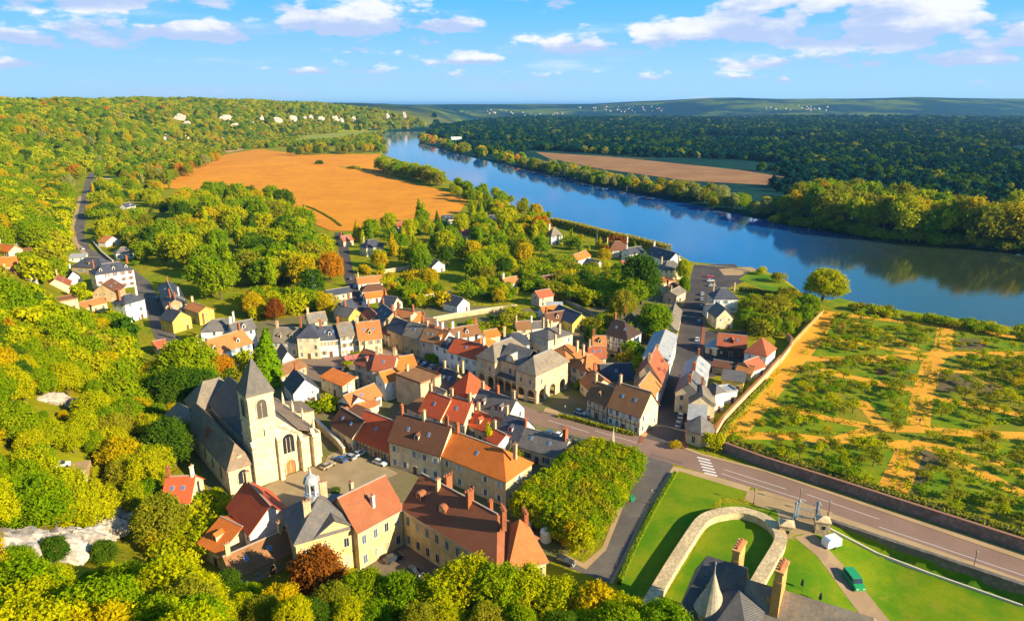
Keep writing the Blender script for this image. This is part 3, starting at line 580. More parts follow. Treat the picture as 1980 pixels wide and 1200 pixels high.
ROADS = [[flat(*q) for q in L] for L in ([(735, 660), (706, 598), (690, 570), (672, 525), (664, 480)], [(340, 672), (318, 648), (272, 545), (230, 512), (162, 482), (152, 450), (160, 410), (172, 355), (178, 337)], [(1235, 840), (1300, 720), (1340, 600), (1360, 520)], [(1330, 840), (1345, 720), (1360, 600)])]
def near_road(x, y, r=6.0):
    for L in ROADS:
        for a, b in zip(L, L[1:]):
            e = b - a; t = max(0, min(1, ((x - a.x) * e.x + (y - a.y) * e.y) / e.length_squared))
            if math.hypot(x - a.x - t * e.x, y - a.y - t * e.y) < r: return True
    return False
def free(x, y, r):
    return all((x - a) ** 2 + (y - b) ** 2 > (r + c) ** 2 for a, b, c in HOUSES) and not near_road(x, y, 4 + r * .7)
def covers(x, y, z, h, k=.5):
    cx, cy = proj((x, y, z + h * .62)); r = k * h * .4 * FPX / (y * _c - (z - CAM_H) * _s)
    return any(cx + r > a and cx - r < c and cy + r > b and cy - r < d and y < m - 2 for a, b, c, d, m in CLEAR)
def grove(px, count, hs, shapes, leaves, label, group, gap=.5, wide=1.0, lab=None, keep=True, name=None, bushname=None):
    """trees scattered over a patch of ground surveyed from the photograph"""
    P = [tuple(hit(a, b)[:2]) for a, b in px]; xs = [p[0] for p in P]; ys = [p[1] for p in P]; done = []; tries = 0
    while len(done) < count and tries < count * 40:
        tries += 1; x, y = random.uniform(min(xs), max(xs)), random.uniform(min(ys), max(ys))
        if not inside(np.array([[x, y]]), P)[0]: continue
        h = random.uniform(*hs); r = h * .36
        if keep and not free(x, y, r * .55): continue
        if any((x - a) ** 2 + (y - b) ** 2 < (gap * (r + c)) ** 2 for a, b, c in done): continue
        if keep and covers(x, y, tz(x, y), h, .0):
            h = random.uniform(2.2, 3.6); r = h * .36
            if covers(x, y, tz(x, y), h, .0): continue
        done.append((x, y, r)); lf = pick(leaves)
        tree((x, y, tz(x, y)), h, pick(shapes), lf, (lab or (lambda s: label))(lf), group, wide, name) if not bushname else tree((x, y, tz(x, y)), h, 'bush', lf, (lab or (lambda s: label))(lf), group, wide, bushname)
    return done
LC = {'green': 'green', 'lime': 'lime green', 'gold': 'golden', 'orange': 'orange', 'dark': 'dark green', 'olive': 'olive', 'silver': 'silvery', 'rust': 'rust red', 'pine': 'deep green', 'blue': 'blue grey'}
# ------------------------------------------------------------------ houses
WALLC = {'W': (.84, .79, .70), 'C': (.80, .64, .40), 'Y': (.82, .58, .12), 'T': (.50, .36, .19), 'G': (.52, .46, .38), 'P': (.72, .50, .36), 'S': (.68, .52, .30), 'K': (.10, .06, .04)}
ROOFC = {'O': (.66, .17, .028), 'R': (.60, .10, .035), 'B': (.17, .07, .038), 'N': (.29, .13, .055), 'D': (.075, .042, .035), 'E': (.52, .18, .055), 'V': (.40, .105, .048)}
SLATEC = {'S': (.055, .062, .085), 'Z': (.20, .165, .125), 'M': (.34, .35, .37), 'U': (.13, .12, .115)}
def roof_mat(k): return m_tile(ROOFC[k]) if k in ROOFC else m_tile(SLATEC[k[0]], 'slate') if k != 'slate' else None
ROOFKEY = lambda k: m_tile(SLATEC[k[1]], 'slate') if k[0] == '#' else m_tile(ROOFC[k])
SHUT = {'w': m_plain('shutter_white', (.62, .62, .6)), 'r': m_plain('shutter_red', (.42, .09, .05)), 'b': m_plain('shutter_blue', (.2, .3, .42)), 'o': m_plain('shutter_tan', (.5, .28, .1)), 'g': m_plain('shutter_grey', (.34, .36, .36)), 'n': m_plain('shutter_brown', (.16, .08, .04))}
FRAMEW = m_plain('window_frame', (.55, .53, .5)); DOORM = m_plain('door_brown', (.16, .07, .03)); DOORB = m_plain('door_blue', (.12, .18, .28))
GLASS2 = m_plain('window_sky_glass', (.10, .14, .19), .15, 0, .6, .3); CURT = m_plain('net_curtain', (.42, .40, .36), .7)  # sky glass: blue-grey sky reflection put into the pane colour
def win_mesh(wd, h, g=None):
    mb = MB(); f = .09                                   # frame bars, glazing set back in them, a sill below
    mb.box(-wd / 2, wd / 2, -.10, .02, -.12, -.02, 1); mb.box(-wd / 2, wd / 2, -.07, .02, h - f, h, 1)
    for s in (-1, 1): mb.box(s * wd / 2 - (f if s > 0 else 0), s * wd / 2 + (f if s < 0 else 0), -.07, .02, -.02, h - f, 1)
    mb.box(-.035, .035, -.06, .02, -.02, h - f, 1); mb.box(-wd / 2 + f, -.035, -.02, .02, -.02, h - f, 0); mb.box(.035, wd / 2 - f, -.02, .02, -.02, h - f, 0)
    return mb.mesh('window', [g or GLASS, FRAMEW])
WIN = {'m': win_mesh(1.05, 1.65), 's': win_mesh(.8, 1.0), 't': win_mesh(1.15, 2.1)}; WINV = {'m': [win_mesh(1.05, 1.65, g) for g in (GLASS, GLASS, GLASS2, CURT)], 's': [win_mesh(.8, 1.0, g) for g in (GLASS, GLASS, GLASS2, CURT)], 't': [win_mesh(1.15, 2.1, g) for g in (GLASS, GLASS, GLASS2, CURT)]}; WSZ = {'m': (1.05, 1.65), 's': (.8, 1.0), 't': (1.15, 2.1)}
def shut_mesh(h):
    mb = MB(); mb.box(-.26, .26, -.06, 0, 0, h)
    for k in range(5): mb.box(-.22, .22, -.085, -.06, .12 + k * (h - .2) / 5, .12 + k * (h - .2) / 5 + .16)
    return mb.mesh('shutter', SHUT['w'])
SHM = {k: shut_mesh(WSZ[k][1]) for k in WSZ}
def door_mesh():
    mb = MB(); mb.box(-.6, .6, -.05, .02, 0, 2.2); mb.box(-.7, -.6, -.09, .02, 0, 2.3, 1); mb.box(.6, .7, -.09, .02, 0, 2.3, 1); mb.box(-.6, .6, -.09, .02, 2.2, 2.3, 1); mb.box(-.5, .5, -.08, -.05, .25, .95); mb.box(-.5, .5, -.08, -.05, 1.15, 2.05)
    return mb.mesh('door', [DOORM, FRAMEW])
DOOR = door_mesh()
def chim_mesh(m, wd=.95, d=.62, h=2.4, pots=2):
    mb = MB(); mb.box(-wd / 2, wd / 2, -d / 2, d / 2, -1.6, h, 0); mb.box(-wd / 2 - .1, wd / 2 + .1, -d / 2 - .1, d / 2 + .1, h, h + .16, 0)
    for k in range(pots): mb.cyl((k - (pots - 1) / 2) * wd * .45, 0, [(h + .16, .15), (h + .6, .12)], 6, 1)
    return mb.mesh('chimney', [m, m_plain('terracotta_pot', (.45, .15, .07))])
CHIM = {'b': chim_mesh(BRICK), 'c': chim_mesh(CREAMC), 'w': chim_mesh(m_plaster(WALLC['W'])), 'B': chim_mesh(BRICK, 1.7, .9, 3.0, 4), 'C': chim_mesh(CREAMC, 1.5, .8, 3.0, 3)}
def dorm_mesh(rm, wm, key):
    mb = MB(); W_, H_, D_ = .65, 1.35, 2.2
    mb.poly([(-W_, 0, 0), (W_, 0, 0), (W_, 0, H_), (0, 0, H_ + .55), (-W_, 0, H_)], 0); mb.poly([(-W_, 0, 0), (-W_, 0, H_), (-W_, D_, H_), (-W_, D_, 0)], 0); mb.poly([(W_, 0, 0), (W_, D_, 0), (W_, D_, H_), (W_, 0, H_)], 0)
    o = .14; mb.slab([[(-W_ - o, -o, H_ - .1), (0, -o, H_ + .62), (0, D_, H_ + .62), (-W_ - o, D_, H_ - .1)][::-1], [(0, -o, H_ + .62), (W_ + o, -o, H_ - .1), (W_ + o, D_, H_ - .1), (0, D_, H_ + .62)][::-1]], .1, 1)
    mb.box(-.42, .42, -.04, .02, .15, H_ - .1, 2)
    return mb.mesh('dormer', [wm, rm, GLASS])
DORM = {}
SKYL = MB().box(-.45, .45, -.6, .6, 0, .10, 0).box(-.36, .36, -.5, .5, .10, .12, 1).mesh('skylight', [ZINC, m_plain('skylight_glass', (.10, .18, .32), .1, 0, .7)])
def facade(par, x0, x1, y, rz, e, rows, cols, size, shut, door=False, z0=1.0, skip=0.0, fl=None):
    """a row of windows per storey on one wall; rz turns the wall"""
    L = x1 - x0; ww, wh = WSZ[size]; ca, sa = math.cos(rz), math.sin(rz)
    if cols < 1: return
    step = e / rows
    for r in range(rows):
        for c in range(cols):
            t = (c + .5) / cols; xl = x0 + L * t
            X, Y = xl * ca - y * sa, xl * sa + y * ca
            if door and r == 0 and c == cols // 2:
                link('door', DOOR, par, (X, Y, 0), (0, 0, rz)); continue
            if random.random() < skip: continue
            zz = r * step + min(z0, step - wh - .25)
            if zz < .2: zz = .25
            o = link('window', random.choice(WINV[size]), par, (X, Y, zz), (0, 0, rz))
            if shut:
                for s in (-1, 1): link('shutter', SHM[size], o, (s * (ww / 2 + .28), -.03, 0), (0, 0, 0), None, SHUT[shut])
def roof_planes(t, L, W, e, r, ov=.4):
    """top polygons, gable triangles and ridge line for a roof over [0,L] x [0,W] at eave height e"""
    k = r / (W / 2); ex = e - ov * k * .8 if t in ('g', 'gh', 'hg') else e - .15
    G = []; a, b, c, d = (-ov, -ov, ex), (L + ov, -ov, ex), (L + ov, W + ov, ex), (-ov, W + ov, ex); T = e + r
    if t == 'x':
        kk = r / (L / 2); ex = e - ov * kk * .8; P = [[(-ov, -ov, ex), (L / 2, -ov, T), (L / 2, W + ov, T), (-ov, W + ov, ex)][::-1], [(L / 2, -ov, T), (L + ov, -ov, ex), (L + ov, W + ov, ex), (L / 2, W + ov, T)][::-1]]
        return P, [[(0, 0, e), (L, 0, e), (L / 2, 0, T - .12)], [(0, W, e), (L / 2, W, T - .12), (L, W, e)]], [((L / 2, -ov, T), (L / 2, W + ov, T))]
    if t == 'f':
        return [[(-.15, -.15, e + .1), (L + .15, -.15, e + .1), (L + .15, W + .15, e + .1), (-.15, W + .15, e + .1)]], [], []
    if t == 's':
        P = [[(-ov, -ov, e - .1), (L + ov, -ov, e - .1), (L + ov, W + ov, e + r), (-ov, W + ov, e + r)]]
        return P, [[(0, 0, e - .2), (0, W, e + r - .25), (0, W, e - .2)], [(L, 0, e - .2), (L, W, e - .2), (L, W, e + r - .25)], [(0, W, e - .3), (0, W, e + r - .25), (L, W, e + r - .25), (L, W, e - .3)]], []
    if t == 'p':
        A = (L / 2, W / 2, T); return [[a, b, A], [b, c, A], [c, d, A], [d, a, A]], [], []
    if t == 'h' and W > L:
        p, q = (L / 2, L * .45, T), (L / 2, W - L * .45, T)
        return [[a, b, p], [b, c, q, p], [c, d, q], [d, a, p, q]], [], [(p, q)]
    hl = W * .45 if t in ('h', 'hg') else -ov; hr = W * .45 if t in ('h', 'gh') else -ov
    p, q = (hl, W / 2, T), (L - hr, W / 2, T)
    P = [[a, b, q, p], [c, d, p, q]]
    if hl > 0: P.append([d, a, p])
    else: G.append([(0, 0, e), (0, W / 2, T - .12), (0, W, e)])
    if hr > 0: P.append([b, c, q])
    else: G.append([(L, 0, e), (L, W, e), (L, W / 2, T - .12)])
    return P, G, [(p, q)]
def house(label, A, B, e, W, r, t, wall, roof, ch='', dm=0, sk=0, shut=None, win='m', rows=None, cols=None, sides=True, door=True, timber=False, name='house', cat='house', group=None, base=None, skip=.12, cpos=None):
    """eave corners A, B as surveyed (left to right), eave height e, depth W away from the viewer, rise r"""
    if base is None: pa, pb = hit(*A, e), hit(*B, e); z = min(pa.z, pb.z)
    else: pa, pb = flat(*A, base + e), flat(*B, base + e); z = base
    if base is None and abs(pa.z - pb.z) > 1: pb = flat(*B, z + e); pa = flat(*A, z + e)
    if shut is None and win == 'm' and random.random() < .6: shut = random.choice('wgwbno')
    if not dm and not sk and t in ('g', 'gh', 'hg') and r > 2.9 and random.random() < .55: sk = random.choice((1, 1, 2)); dm = random.choice((0, 0, 1))
    d = Vector((pb.x - pa.x, pb.y - pa.y, 0)); L = d.length; rz = math.atan2(d.y, d.x)
    ux, uy = d.x / L, d.y / L; cx, cy = pa.x + ux * L / 2 - uy * W / 2, pa.y + uy * L / 2 + ux * W / 2
    HOUSES.append((cx, cy, min(L, W) * .5)); 
    if L > W * 1.4:
        for f in (.22, .78): HOUSES.append((pa.x + ux * L * f - uy * W / 2, pa.y + uy * L * f + ux * W / 2, W * .5))
    CLEAR.append((min(A[0], B[0]) - 2, min(A[1], B[1]) - 5 * r, max(A[0], B[0]) + 6, max(A[1], B[1]) + e * .62 * FPX / (cy + 28), cy))
    # the root stands at the middle of the footprint; parts use corner coordinates
    o = thing(name, label, cat, (cx, cy, z), rz, group); ox, oy = -L / 2, -W / 2
    sh = lambda P: [(p[0] + ox, p[1] + oy, p[2]) for p in P]
    wm = m_plaster(WALLC[wall]) if isinstance(wall, str) else wall; rm = ROOFKEY(roof)
    P, G, rid = roof_planes(t, L, W, e, r)
    mb = MB(); c4 = [(0, 0), (L, 0), (L, W), (0, W)]
    for i in range(4):
        (x1, y1), (x2, y2) = c4[i], c4[(i + 1) % 4]; mb.poly(sh([(x1, y1, -3), (x2, y2, -3), (x2, y2, e), (x1, y1, e)]))
    for g_ in G: mb.poly(sh(g_))
    link('wall', mb.mesh('wall', wm), o)
    rb = MB(); rb.slab([sh(q) for q in P], .2)
    if t == 'f': rb.box(ox - .15, ox + L + .15, oy - .15, oy + .1, e + .1, e + .6); rb.box(ox - .15, ox + .1, oy + .1, oy + W + .15, e + .1, e + .6); rb.box(ox + L - .1, ox + L + .15, oy + .1, oy + W + .15, e + .1, e + .6); rb.box(ox + .1, ox + L - .1, oy + W - .1, oy + W + .15, e + .1, e + .6)
    ro = link('roof', rb.mesh('roof', rm), o)
    for a, b in rid:
        a, b = Vector(sh([a])[0]), Vector(sh([b])[0]); q = (b - a)
        if q.length > 1: link('ridge_cap', MB().box(0, q.length, -.16, .16, -.06, .12).mesh('ridge_cap', RIDGE), ro, a, (0, 0, math.atan2(q.y, q.x)))
    rows = rows or max(1, round(e / 3.1)); cols = cols if cols is not None else max(1, int(L / 3.0))
    facade(o, ox, -ox, oy, 0, e, rows, cols, win, shut, door, skip=skip)
    if sides:
        n2 = max(1, int(W / 3.6))

        facade(o, oy, -oy, -(-ox), math.pi / 2, e, rows, n2, win, shut if W > 7 else None, False, skip=.3)
        facade(o, oy, -oy, -(-ox), -math.pi / 2, e, rows, n2, win, None, False, skip=.3)
    def zr(x, y):                                          # roof height over a point of the footprint
        if t == 'x': return e + r * (1 - abs(x - L / 2) / (L / 2))
        if t == 's': return e + r * y / W
        if t == 'f': return e
        return e + r * (1 - abs(y - W / 2) / (W / 2))
    for i, k in enumerate(ch):
        if cpos: fx, fy = cpos[i]
        else: fx, fy = ((.06, .94, .5, .3)[i % 4], .5) if t != 'x' else (.5, (.85, .3, .6)[i % 3])
        link('chimney', CHIM[k], o, (ox + L * fx, oy + W * fy, zr(L * fx, W * fy)), (0, 0, 0 if random.random() < .4 else math.pi / 2))
    key = (wall if isinstance(wall, str) else 'q', roof)
    for i in range(dm):
        if key not in DORM: DORM[key] = dorm_mesh(rm, wm, key)
        x = L * (i + .5) / dm; y = W * .12; link('dormer', DORM[key], o, (ox + x, oy + y, zr(x, y)))
    for i in range(sk):
        x = L * (i + .7) / (sk + .5); y = W * (.26 if t != 'x' else .4); sl = math.atan2(r, W / 2)
        if t == 'x': x = L * .74; y = W * (i + .5) / sk; link('skylight', SKYL, o, (ox + x, oy + y, zr(x, y) + .02), (0, math.atan2(r, L / 2), 0))
        else: link('skylight', SKYL, o, (ox + x, oy + y, zr(x, y) + .04), (sl, 0, 0))
    if timber:
        tm = m_plain('old_timber', (.09, .05, .03))
        n = int(L / 1.5)
        for i in range(n + 1): link('beam', MB().box(-.1, .1, -.05, .02, 0, e - .2).mesh('beam', tm), o, (ox + .1 + (L - .2) * i / n, oy, 0))
        for zz in (e * .5, e - .3): link('beam', MB().box(0, L, -.06, .02, -.1, .1).mesh('beam', tm), o, (ox, oy, zz))
    return o
H = house
# --- left hillside and valley road
H('small cream house with orange roof at the picture edge', (-14, 482), (16, 486), 4, 7, 2.5, 'g', 'C', 'O', 'w')
H('white house with brown roof highest on the hillside', (24, 476), (61, 466), 4.5, 8, 3, 'x', 'W', 'B', 'b')
H('low tan roofed outbuilding below the highest hillside house', (38, 487), (66, 487), 3, 5, 1.5, 's', 'C', 'N')
H('orange roofed hillside house left of the long brown roof', (-20, 517), (32, 512), 4, 8, 3.5, 'g', 'C', 'O', 'c')
H('long brown roofed cream house on the hillside', (12, 540), (72, 532), 4.5, 9, 4, 'g', 'C', 'N', 'cc')
H('cream gabled house with brown roof and skylight above the road', (85, 556), (134, 551), 5, 11, 4, 'x', 'C', 'V', 'c', sk=2, win='s', skip=.6)
H('long slate barn with round dormer behind the hotel', (138, 514), (196, 517), 4, 12, 4.5, 'h', 'T', '#S', dm=1)
H('small shed with pale blue roof beside the road', (132, 497), (163, 497), 3, 6, 1.5, 's', 'W', '#M', door=False)
H('white hotel with slate hip roof and red shutters', (184, 531), (258, 520), 9.5, 11, 4, 'h', 'W', '#S', 'bb', dm=3, shut='r', rows=3, cols=5)
H('slate gabled house with white gable edge beside the hotel', (129, 540), (158, 536), 5, 10, 4, 'x', 'W', '#S', 'w')
H('brown roofed house with tan arched gable before the hotel', (178, 566), (224, 564), 5, 12, 4.5, 'x', 'T', 'B', sk=2, win='s')
H('ruined beige house half buried in trees', (110, 584), (150, 577), 5, 8, .6, 'f', 'S', 'N', win='s', skip=.6)
H('beige roofed cottage half buried in trees below the hotel', (160, 595), (206, 583), 4, 7, 2, 'g', 'S', 'E')
H('tall white house with brick chimney above the shaded road', (241, 588), (279, 577), 9, 8, 3, 'h', 'W', '#S', 'Bw', rows=3, cols=2)
H('tan terraced house with slate roof across the shaded road', (306, 556), (320, 592), 6, 9, 3, 'g', 'T', '#S', 'bb')
H('white chimneyed house behind the yellow gable', (338, 582), (357, 577), 7, 8, 2.5, 'h', 'W', '#U', 'bw')
H('bright yellow gabled house with slate roof', (333, 621), (369, 611), 5.5, 9, 3.5, 'x', 'Y', '#S', 'b', win='s', skip=.7)
H('second yellow house joined behind the yellow gable', (357, 594), (384, 604), 6, 7, 2, 'g', 'Y', 'E', 'c', win='s')
H('ruined red roofed shed beside the valley road', (300, 672), (322, 668), 3, 6, 2, 'g', 'C', 'V')
H('red roofed cottage next to the ruined shed', (322, 682), (342, 678), 3, 6, 2, 'g', 'P', 'E', 'b')
H('orange roofed shed hidden among hillside trees', (296, 712), (328, 712), 3, 6, 2.5, 'g', 'T', 'O', door=False)
# --- centre left
H('slate roofed house behind the big white house', (388, 641), (455, 636), 8, 9, 3.5, 'h', 'W', '#U', 'bw')
H('white slate roofed wing beside the tall conifer', (452, 643), (495, 634), 8, 8, 3, 'g', 'W', '#U', 'w')
H('big white house with orange roof and two dormers', (396, 690), (487, 661), 9, 11, 4, 'hg', 'W', 'E', 'cb', dm=2, shut='b', rows=3, cols=6)
H('tan roofed terraced house with two white dormers', (527, 660), (573, 661), 6, 9, 4.5, 'g', 'C', '#Z', 'c', dm=2, rows=2, cols=4)
H('cream three storey house with slate mansard roof', (574, 651), (616, 651), 9, 9, 4, 'h', 'C', '#S', 'b', rows=3, cols=3)
H('white terraced house with slate roof in the row', (618, 656), (658, 653), 7.5, 9, 4, 'g', 'W', '#S', 'b', rows=2, cols=3, shut='o')
H('white terraced house with tan slate roof and tan shutters', (658, 650), (697, 644), 8.5, 9, 4, 'g', 'W', '#Z', 'b', rows=3, cols=3, shut='o')
H('corner house with large orange roof over a pink cafe front', (694, 656), (738, 651), 7, 10, 5.5, 'g', 'C', 'E', 'c', rows=2, cols=3, shut='o')
H('tan roofed house behind the slate terraces', (598, 623), (632, 618), 6, 7, 3, 'g', 'C', '#Z', 'c')
H('small blue slate house with white gable left of the square', (546, 694), (569, 690), 4.5, 10, 3, 'x', 'W', '#S', win='s')
H('brown roofed barn beside the pale paved yard', (541, 727), (592, 706), 3.5, 8, 2, 'g', 'T', 'N', door=False)
H('white gabled house with black roof near the church', (567, 760), (616, 749), 5, 11, 4.2, 'x', 'W', '#S', 'b', win='s', skip=.5)
H('cream house with orange lean-to roof round a yard', (620, 727), (662, 745), 5, 5, 1.5, 's', 'C', 'O', win='s', skip=.5)
H('flat roofed cream annex of the yard house', (664, 742), (694, 727), 4, 5, .3, 'f', 'C', '#Z', win='s')
H('brown roofed cottage with white gable above the lawn', (655, 781), (672, 790), 3.5, 8, 3, 'g', 'W', 'B', 'w')
H('white cottage with orange roof behind the brown roofed cottage', (680, 786), (737, 762), 4, 7, 3, 'g', 'W', 'E')
H('low cream house by the curved garden wall', (684, 800), (732, 780), 3, 4, 1, 's', 'C', 'E', door=False)
H('grey walled house with brown red roof on the square corner', (686, 700), (720, 712), 8, 9, 4, 'g', 'G', 'V', 'c', rows=3, cols=2)
H('house with weathered red brown roof in the tight cluster', (720, 714), (759, 716), 8, 9, 4, 'g', 'G', 'V', 'cc', rows=3, cols=2)
H('white house with bright orange roof facing the church lane', (726, 726), (744, 738), 7, 6, 2.5, 'x', 'W', 'O', rows=2, cols=1, win='s')
H('white house with orange roof and cream side wall', (772, 714), (806, 708), 7, 9, 3, 'g', 'W', 'O', 'c', rows=2, cols=2)
H('tall tan block with roof terrace and plants', (765, 724), (813, 742), 9.5, 9, .3, 'f', 'S', 'N', 'c', rows=2, cols=2, win='s', skip=.6)
H('slate roofed house with chimneys left of the red pyramid roof', (840, 742), (868, 752), 6, 9, 4.5, 'g', 'T', '#S', 'cc', sk=2)
H('house with steep red pyramid roof', (870, 752), (899, 766), 6.5, 10, 6, 'p', 'C', 'R', 'c', timber=True)
# --- town centre rows
H('tan house with dark slate roof at the street fork', (748, 634), (778, 646), 7.5, 8, 4, 'g', 'T', '#S', 'b', rows=2, cols=4)
H('ivy covered tan house with ribbed brown roof', (779, 646), (813, 655), 7.5, 8, 4.5, 'g', 'T', '#Z', 'c', rows=2, cols=3, dm=0)
H('narrow house with striped brown roof and skylights', (813, 656), (838, 661), 7.5, 8, 4, 'g', 'P', 'N', 'c', rows=2, cols=2, sk=2)
H('narrow house with orange roof and pale front', (838, 661), (852, 666), 7.5, 9, 4.5, 'g', 'W', 'E', 'w', rows=2, cols=1, dm=1)
H('narrow house with small blue slate roof', (852, 668), (867, 673), 7, 8, 3, 'g', 'W', '#S', rows=2, cols=1, dm=1)
H('white house with long red roof next to the town hall', (867, 678), (924, 694), 7.5, 9, 4, 'g', 'W', 'R', 'ww', rows=2, cols=4, shut='w')
H('brown roofed white house with chimney behind the red roof', (880, 653), (930, 645), 6, 8, 3, 'g', 'W', 'N', 'wb')
H('orange hipped outbuilding behind the red roofed house', (928, 672), (962, 662), 5, 7, 2.5, 'h', 'P', 'O')
H('small orange roofed shed near the long garden wall', (943, 652), (967, 647), 4, 6, 2, 'g', 'C', 'O')
H('terracotta roofed house on the narrow car street', (758, 612), (790, 618), 6, 8, 3, 'g', 'P', 'E', 'bb')
H('orange roofed cottage behind the terracotta roofed house', (796, 622), (818, 618), 4.5, 6, 3, 'g', 'C', 'O')
H('brown roofed cottage by the garden lawn', (812, 632), (838, 634), 5, 7, 3, 'g', 'P', 'N', 'b')
H('dark slate roofed house at the top of the car street', (722, 606), (742, 622), 6, 9, 4, 'g', 'T', '#S', 'bb', sk=2)
H('slate roofed house by the car street with brick chimneys', (733, 588), (758, 592), 5.5, 8, 3.5, 'g', 'C', '#S', 'b')
H('cottage with orange brown roof and white wall near the street end', (693, 548), (740, 543), 3.5, 7, 2.5, 'g', 'W', 'E', 'c')
H('brown roofed cottage with hipped ends', (700, 563), (746, 559), 3.5, 7, 2.5, 'h', 'W', 'B')
H('low red tiled cottage beside the car street', (708, 576), (748, 571), 3, 6, 2, 'g', 'W', 'O')
H('long blue slate shed left of the car street', (636, 571), (680, 563), 3.5, 6, 2, 'g', 'G', '#S', door=False)
H('dark slate house with pink gable left of the car street', (645, 600), (668, 603), 4.5, 9, 4, 'x', 'P', '#S', 'b')
H('yellow gabled house left of the car street', (674, 612), (698, 604), 4.5, 7, 3, 'x', 'Y', '#U', 'b', win='s')
H('white gabled house with slate roof in the gardens', (884, 591), (908, 584), 4, 10, 3, 'x', 'W', '#S', win='s')
H('small white cottage with orange roof in the trees', (979, 549), (1006, 544), 4, 7, 2.5, 'g', 'W', 'E', 'w')
H('dark roofed house with white gable edge among the trees', (836, 515), (860, 511), 4, 9, 3, 'x', 'W', '#S', win='s')
H('slate roofed villa deep in the trees', (708, 479), (742, 474), 6, 9, 4, 'h', 'C', '#S', 'c')
H('pink walled cottage at the wood edge', (664, 466), (683, 463), 4, 7, 3, 'g', 'P', 'V', 'b')
H('reddish roofed barn at the field edge', (763, 439), (784, 437), 4, 9, 3, 'g', 'C', 'V', door=False)
H('slate roofed barn at the field edge', (858, 424), (876, 423), 4, 8, 3, 'g', 'W', '#S', door=False)
H('blue slate roofed house among riverside trees', (936, 428), (962, 425), 5, 9, 3.5, 'g', 'W', '#S', 'c')
H('cream cottage with red roof deep in the trees', (896, 454), (916, 452), 4, 7, 3, 'g', 'C', 'V')
H('white cottage with red roof beside the far garden wall', (204, 468), (232, 462), 3.5, 7, 3, 'x', 'W', 'E', win='s')
H('low grey house half hidden by conifers', (224, 490), (258, 486), 4, 8, 3, 'h', 'W', '#U')
H('white cottage near the valley road hedge', (246, 400), (262, 397), 4, 8, 3, 'g', 'W', '#S')
# --- right centre
H('beige square house with slate roof and tan dormer block', (1024, 643), (1060, 657), 8, 13, 2.5, 'h', 'C', '#U', 'cccc', rows=2, cols=3, shut='w')
H('slate roofed house left of the beige square house', (975, 666), (1024, 664), 5.5, 8, 3.5, 'h', 'W', '#S', 'c')
H('ochre roofed house behind the town hall', (1048, 686), (1096, 702), 7, 13, 4, 'h', 'C', 'E', 'cc', rows=2)
H('ochre hip roofed house with balcony dormer right of the town hall', (1104, 704), (1132, 718), 6.5, 10, 4, 'h', 'C', 'E', 'c', dm=1, rows=2, cols=2, shut='b')
H('L shaped cottage with terracotta roof before the car yard', (1122, 736), (1141, 754), 4, 10, 3.5, 'g', 'C', 'E', 'b')
H('half timbered inn with large brown roof on the main road corner', (1176, 784), (1238, 804), 6.5, 11, 6, 'g', 'C', 'N', 'c', rows=2, cols=5, timber=True, shut='w')
H('pink half timbered wing of the inn', (1134, 768), (1175, 783), 6, 8, 4.5, 'g', 'P', 'N', 'c', rows=2, cols=3, timber=True)
H('street house with orange brown roof beside the inn', (1258, 772), (1278, 744), 7, 8, 4, 'g', 'W', 'E', '', rows=2, cols=3, shut='g')
H('street house with steep terracotta gable roof and dormers', (1279, 738), (1291, 706), 7.5, 9, 6.5, 'g', 'C', 'V', 'c', dm=2, rows=2, cols=3)
H('tall cream house with pale roof beside the straight street', (1293, 695), (1309, 648), 8, 9, 2, 'g', 'W', '#M', 'c', rows=3, cols=4)
H('long low tan roofed house beside the straight street', (1309, 640), (1318, 600), 5, 6, 3, 'g', 'C', '#Z', rows=1, cols=4)
H('slate barn behind the steep gabled street house', (1166, 734), (1226, 732), 4, 10, 4, 'g', 'T', '#S', door=False, win='s', skip=.5)
H('dark half timbered villa among the trees', (1172, 645), (1213, 655), 6.5, 11, 5, 'gh', 'W', 'D', 'b', timber=True, rows=2, cols=4)
H('brown hip roofed wing beside the dark half timbered villa', (1203, 628), (1228, 630), 6, 9, 4, 'h', 'T', 'B', 'b')
H('long slate barn with yellow gable in the gardens', (1107, 624), (1140, 617), 4.5, 16, 3.5, 'x', 'Y', '#S', win='s', skip=.6)
H('brown roofed cottage with cream gable beside the slate barn', (1062, 622), (1098, 616), 4, 7, 3, 'g', 'C', 'B', 'b')
H('red roofed cottage left of the slate barn', (1052, 606), (1080, 602), 3.5, 6, 2.5, 'g', 'W', 'O')
H('pink walled cottage with dark red roof by the lane', (1043, 575), (1070, 570), 5, 7, 2.5, 'g', 'P', 'V')
H('white roofed shed in the allotments', (1058, 594), (1088, 594), 3, 6, 1, 's', 'W', '#M', door=False, win='s')
H('slate villa with steep roof near the river hedge', (1066, 457), (1088, 455), 6, 8, 5.5, 'h', 'W', '#Z', 'w')
H('white gabled house with orange and grey roof near the river', (1097, 500), (1118, 503), 4.5, 16, 3, 'x', 'W', 'O', win='s', sk=2)
H('brown roofed riverside house with two ridges', (1178, 484), (1222, 482), 5, 13, 4.5, 'h', 'C', 'B', 'cw')
H('small white house with blue slate roof by the river', (1150, 516), (1168, 511), 5, 9, 3, 'x', 'W', '#S', win='s')
H('white house with grey roof beside the long dark barn', (1217, 491), (1246, 486), 5, 7, 3, 'g', 'W', '#S', 'w')
H('long black roofed riverside house with white gable', (1249, 490), (1293, 504), 5, 10, 4.5, 'g', 'W', '#S', 'w', rows=1)
H('beige riverside villa with slate hip roof', (1284, 522), (1322, 519), 6, 9, 4, 'h', 'C', '#U', 'cc', rows=2)
H('low tan house with flat roof beside the riverside villa', (1278, 548), (1306, 543), 4, 8, .5, 'f', 'C', 'E')
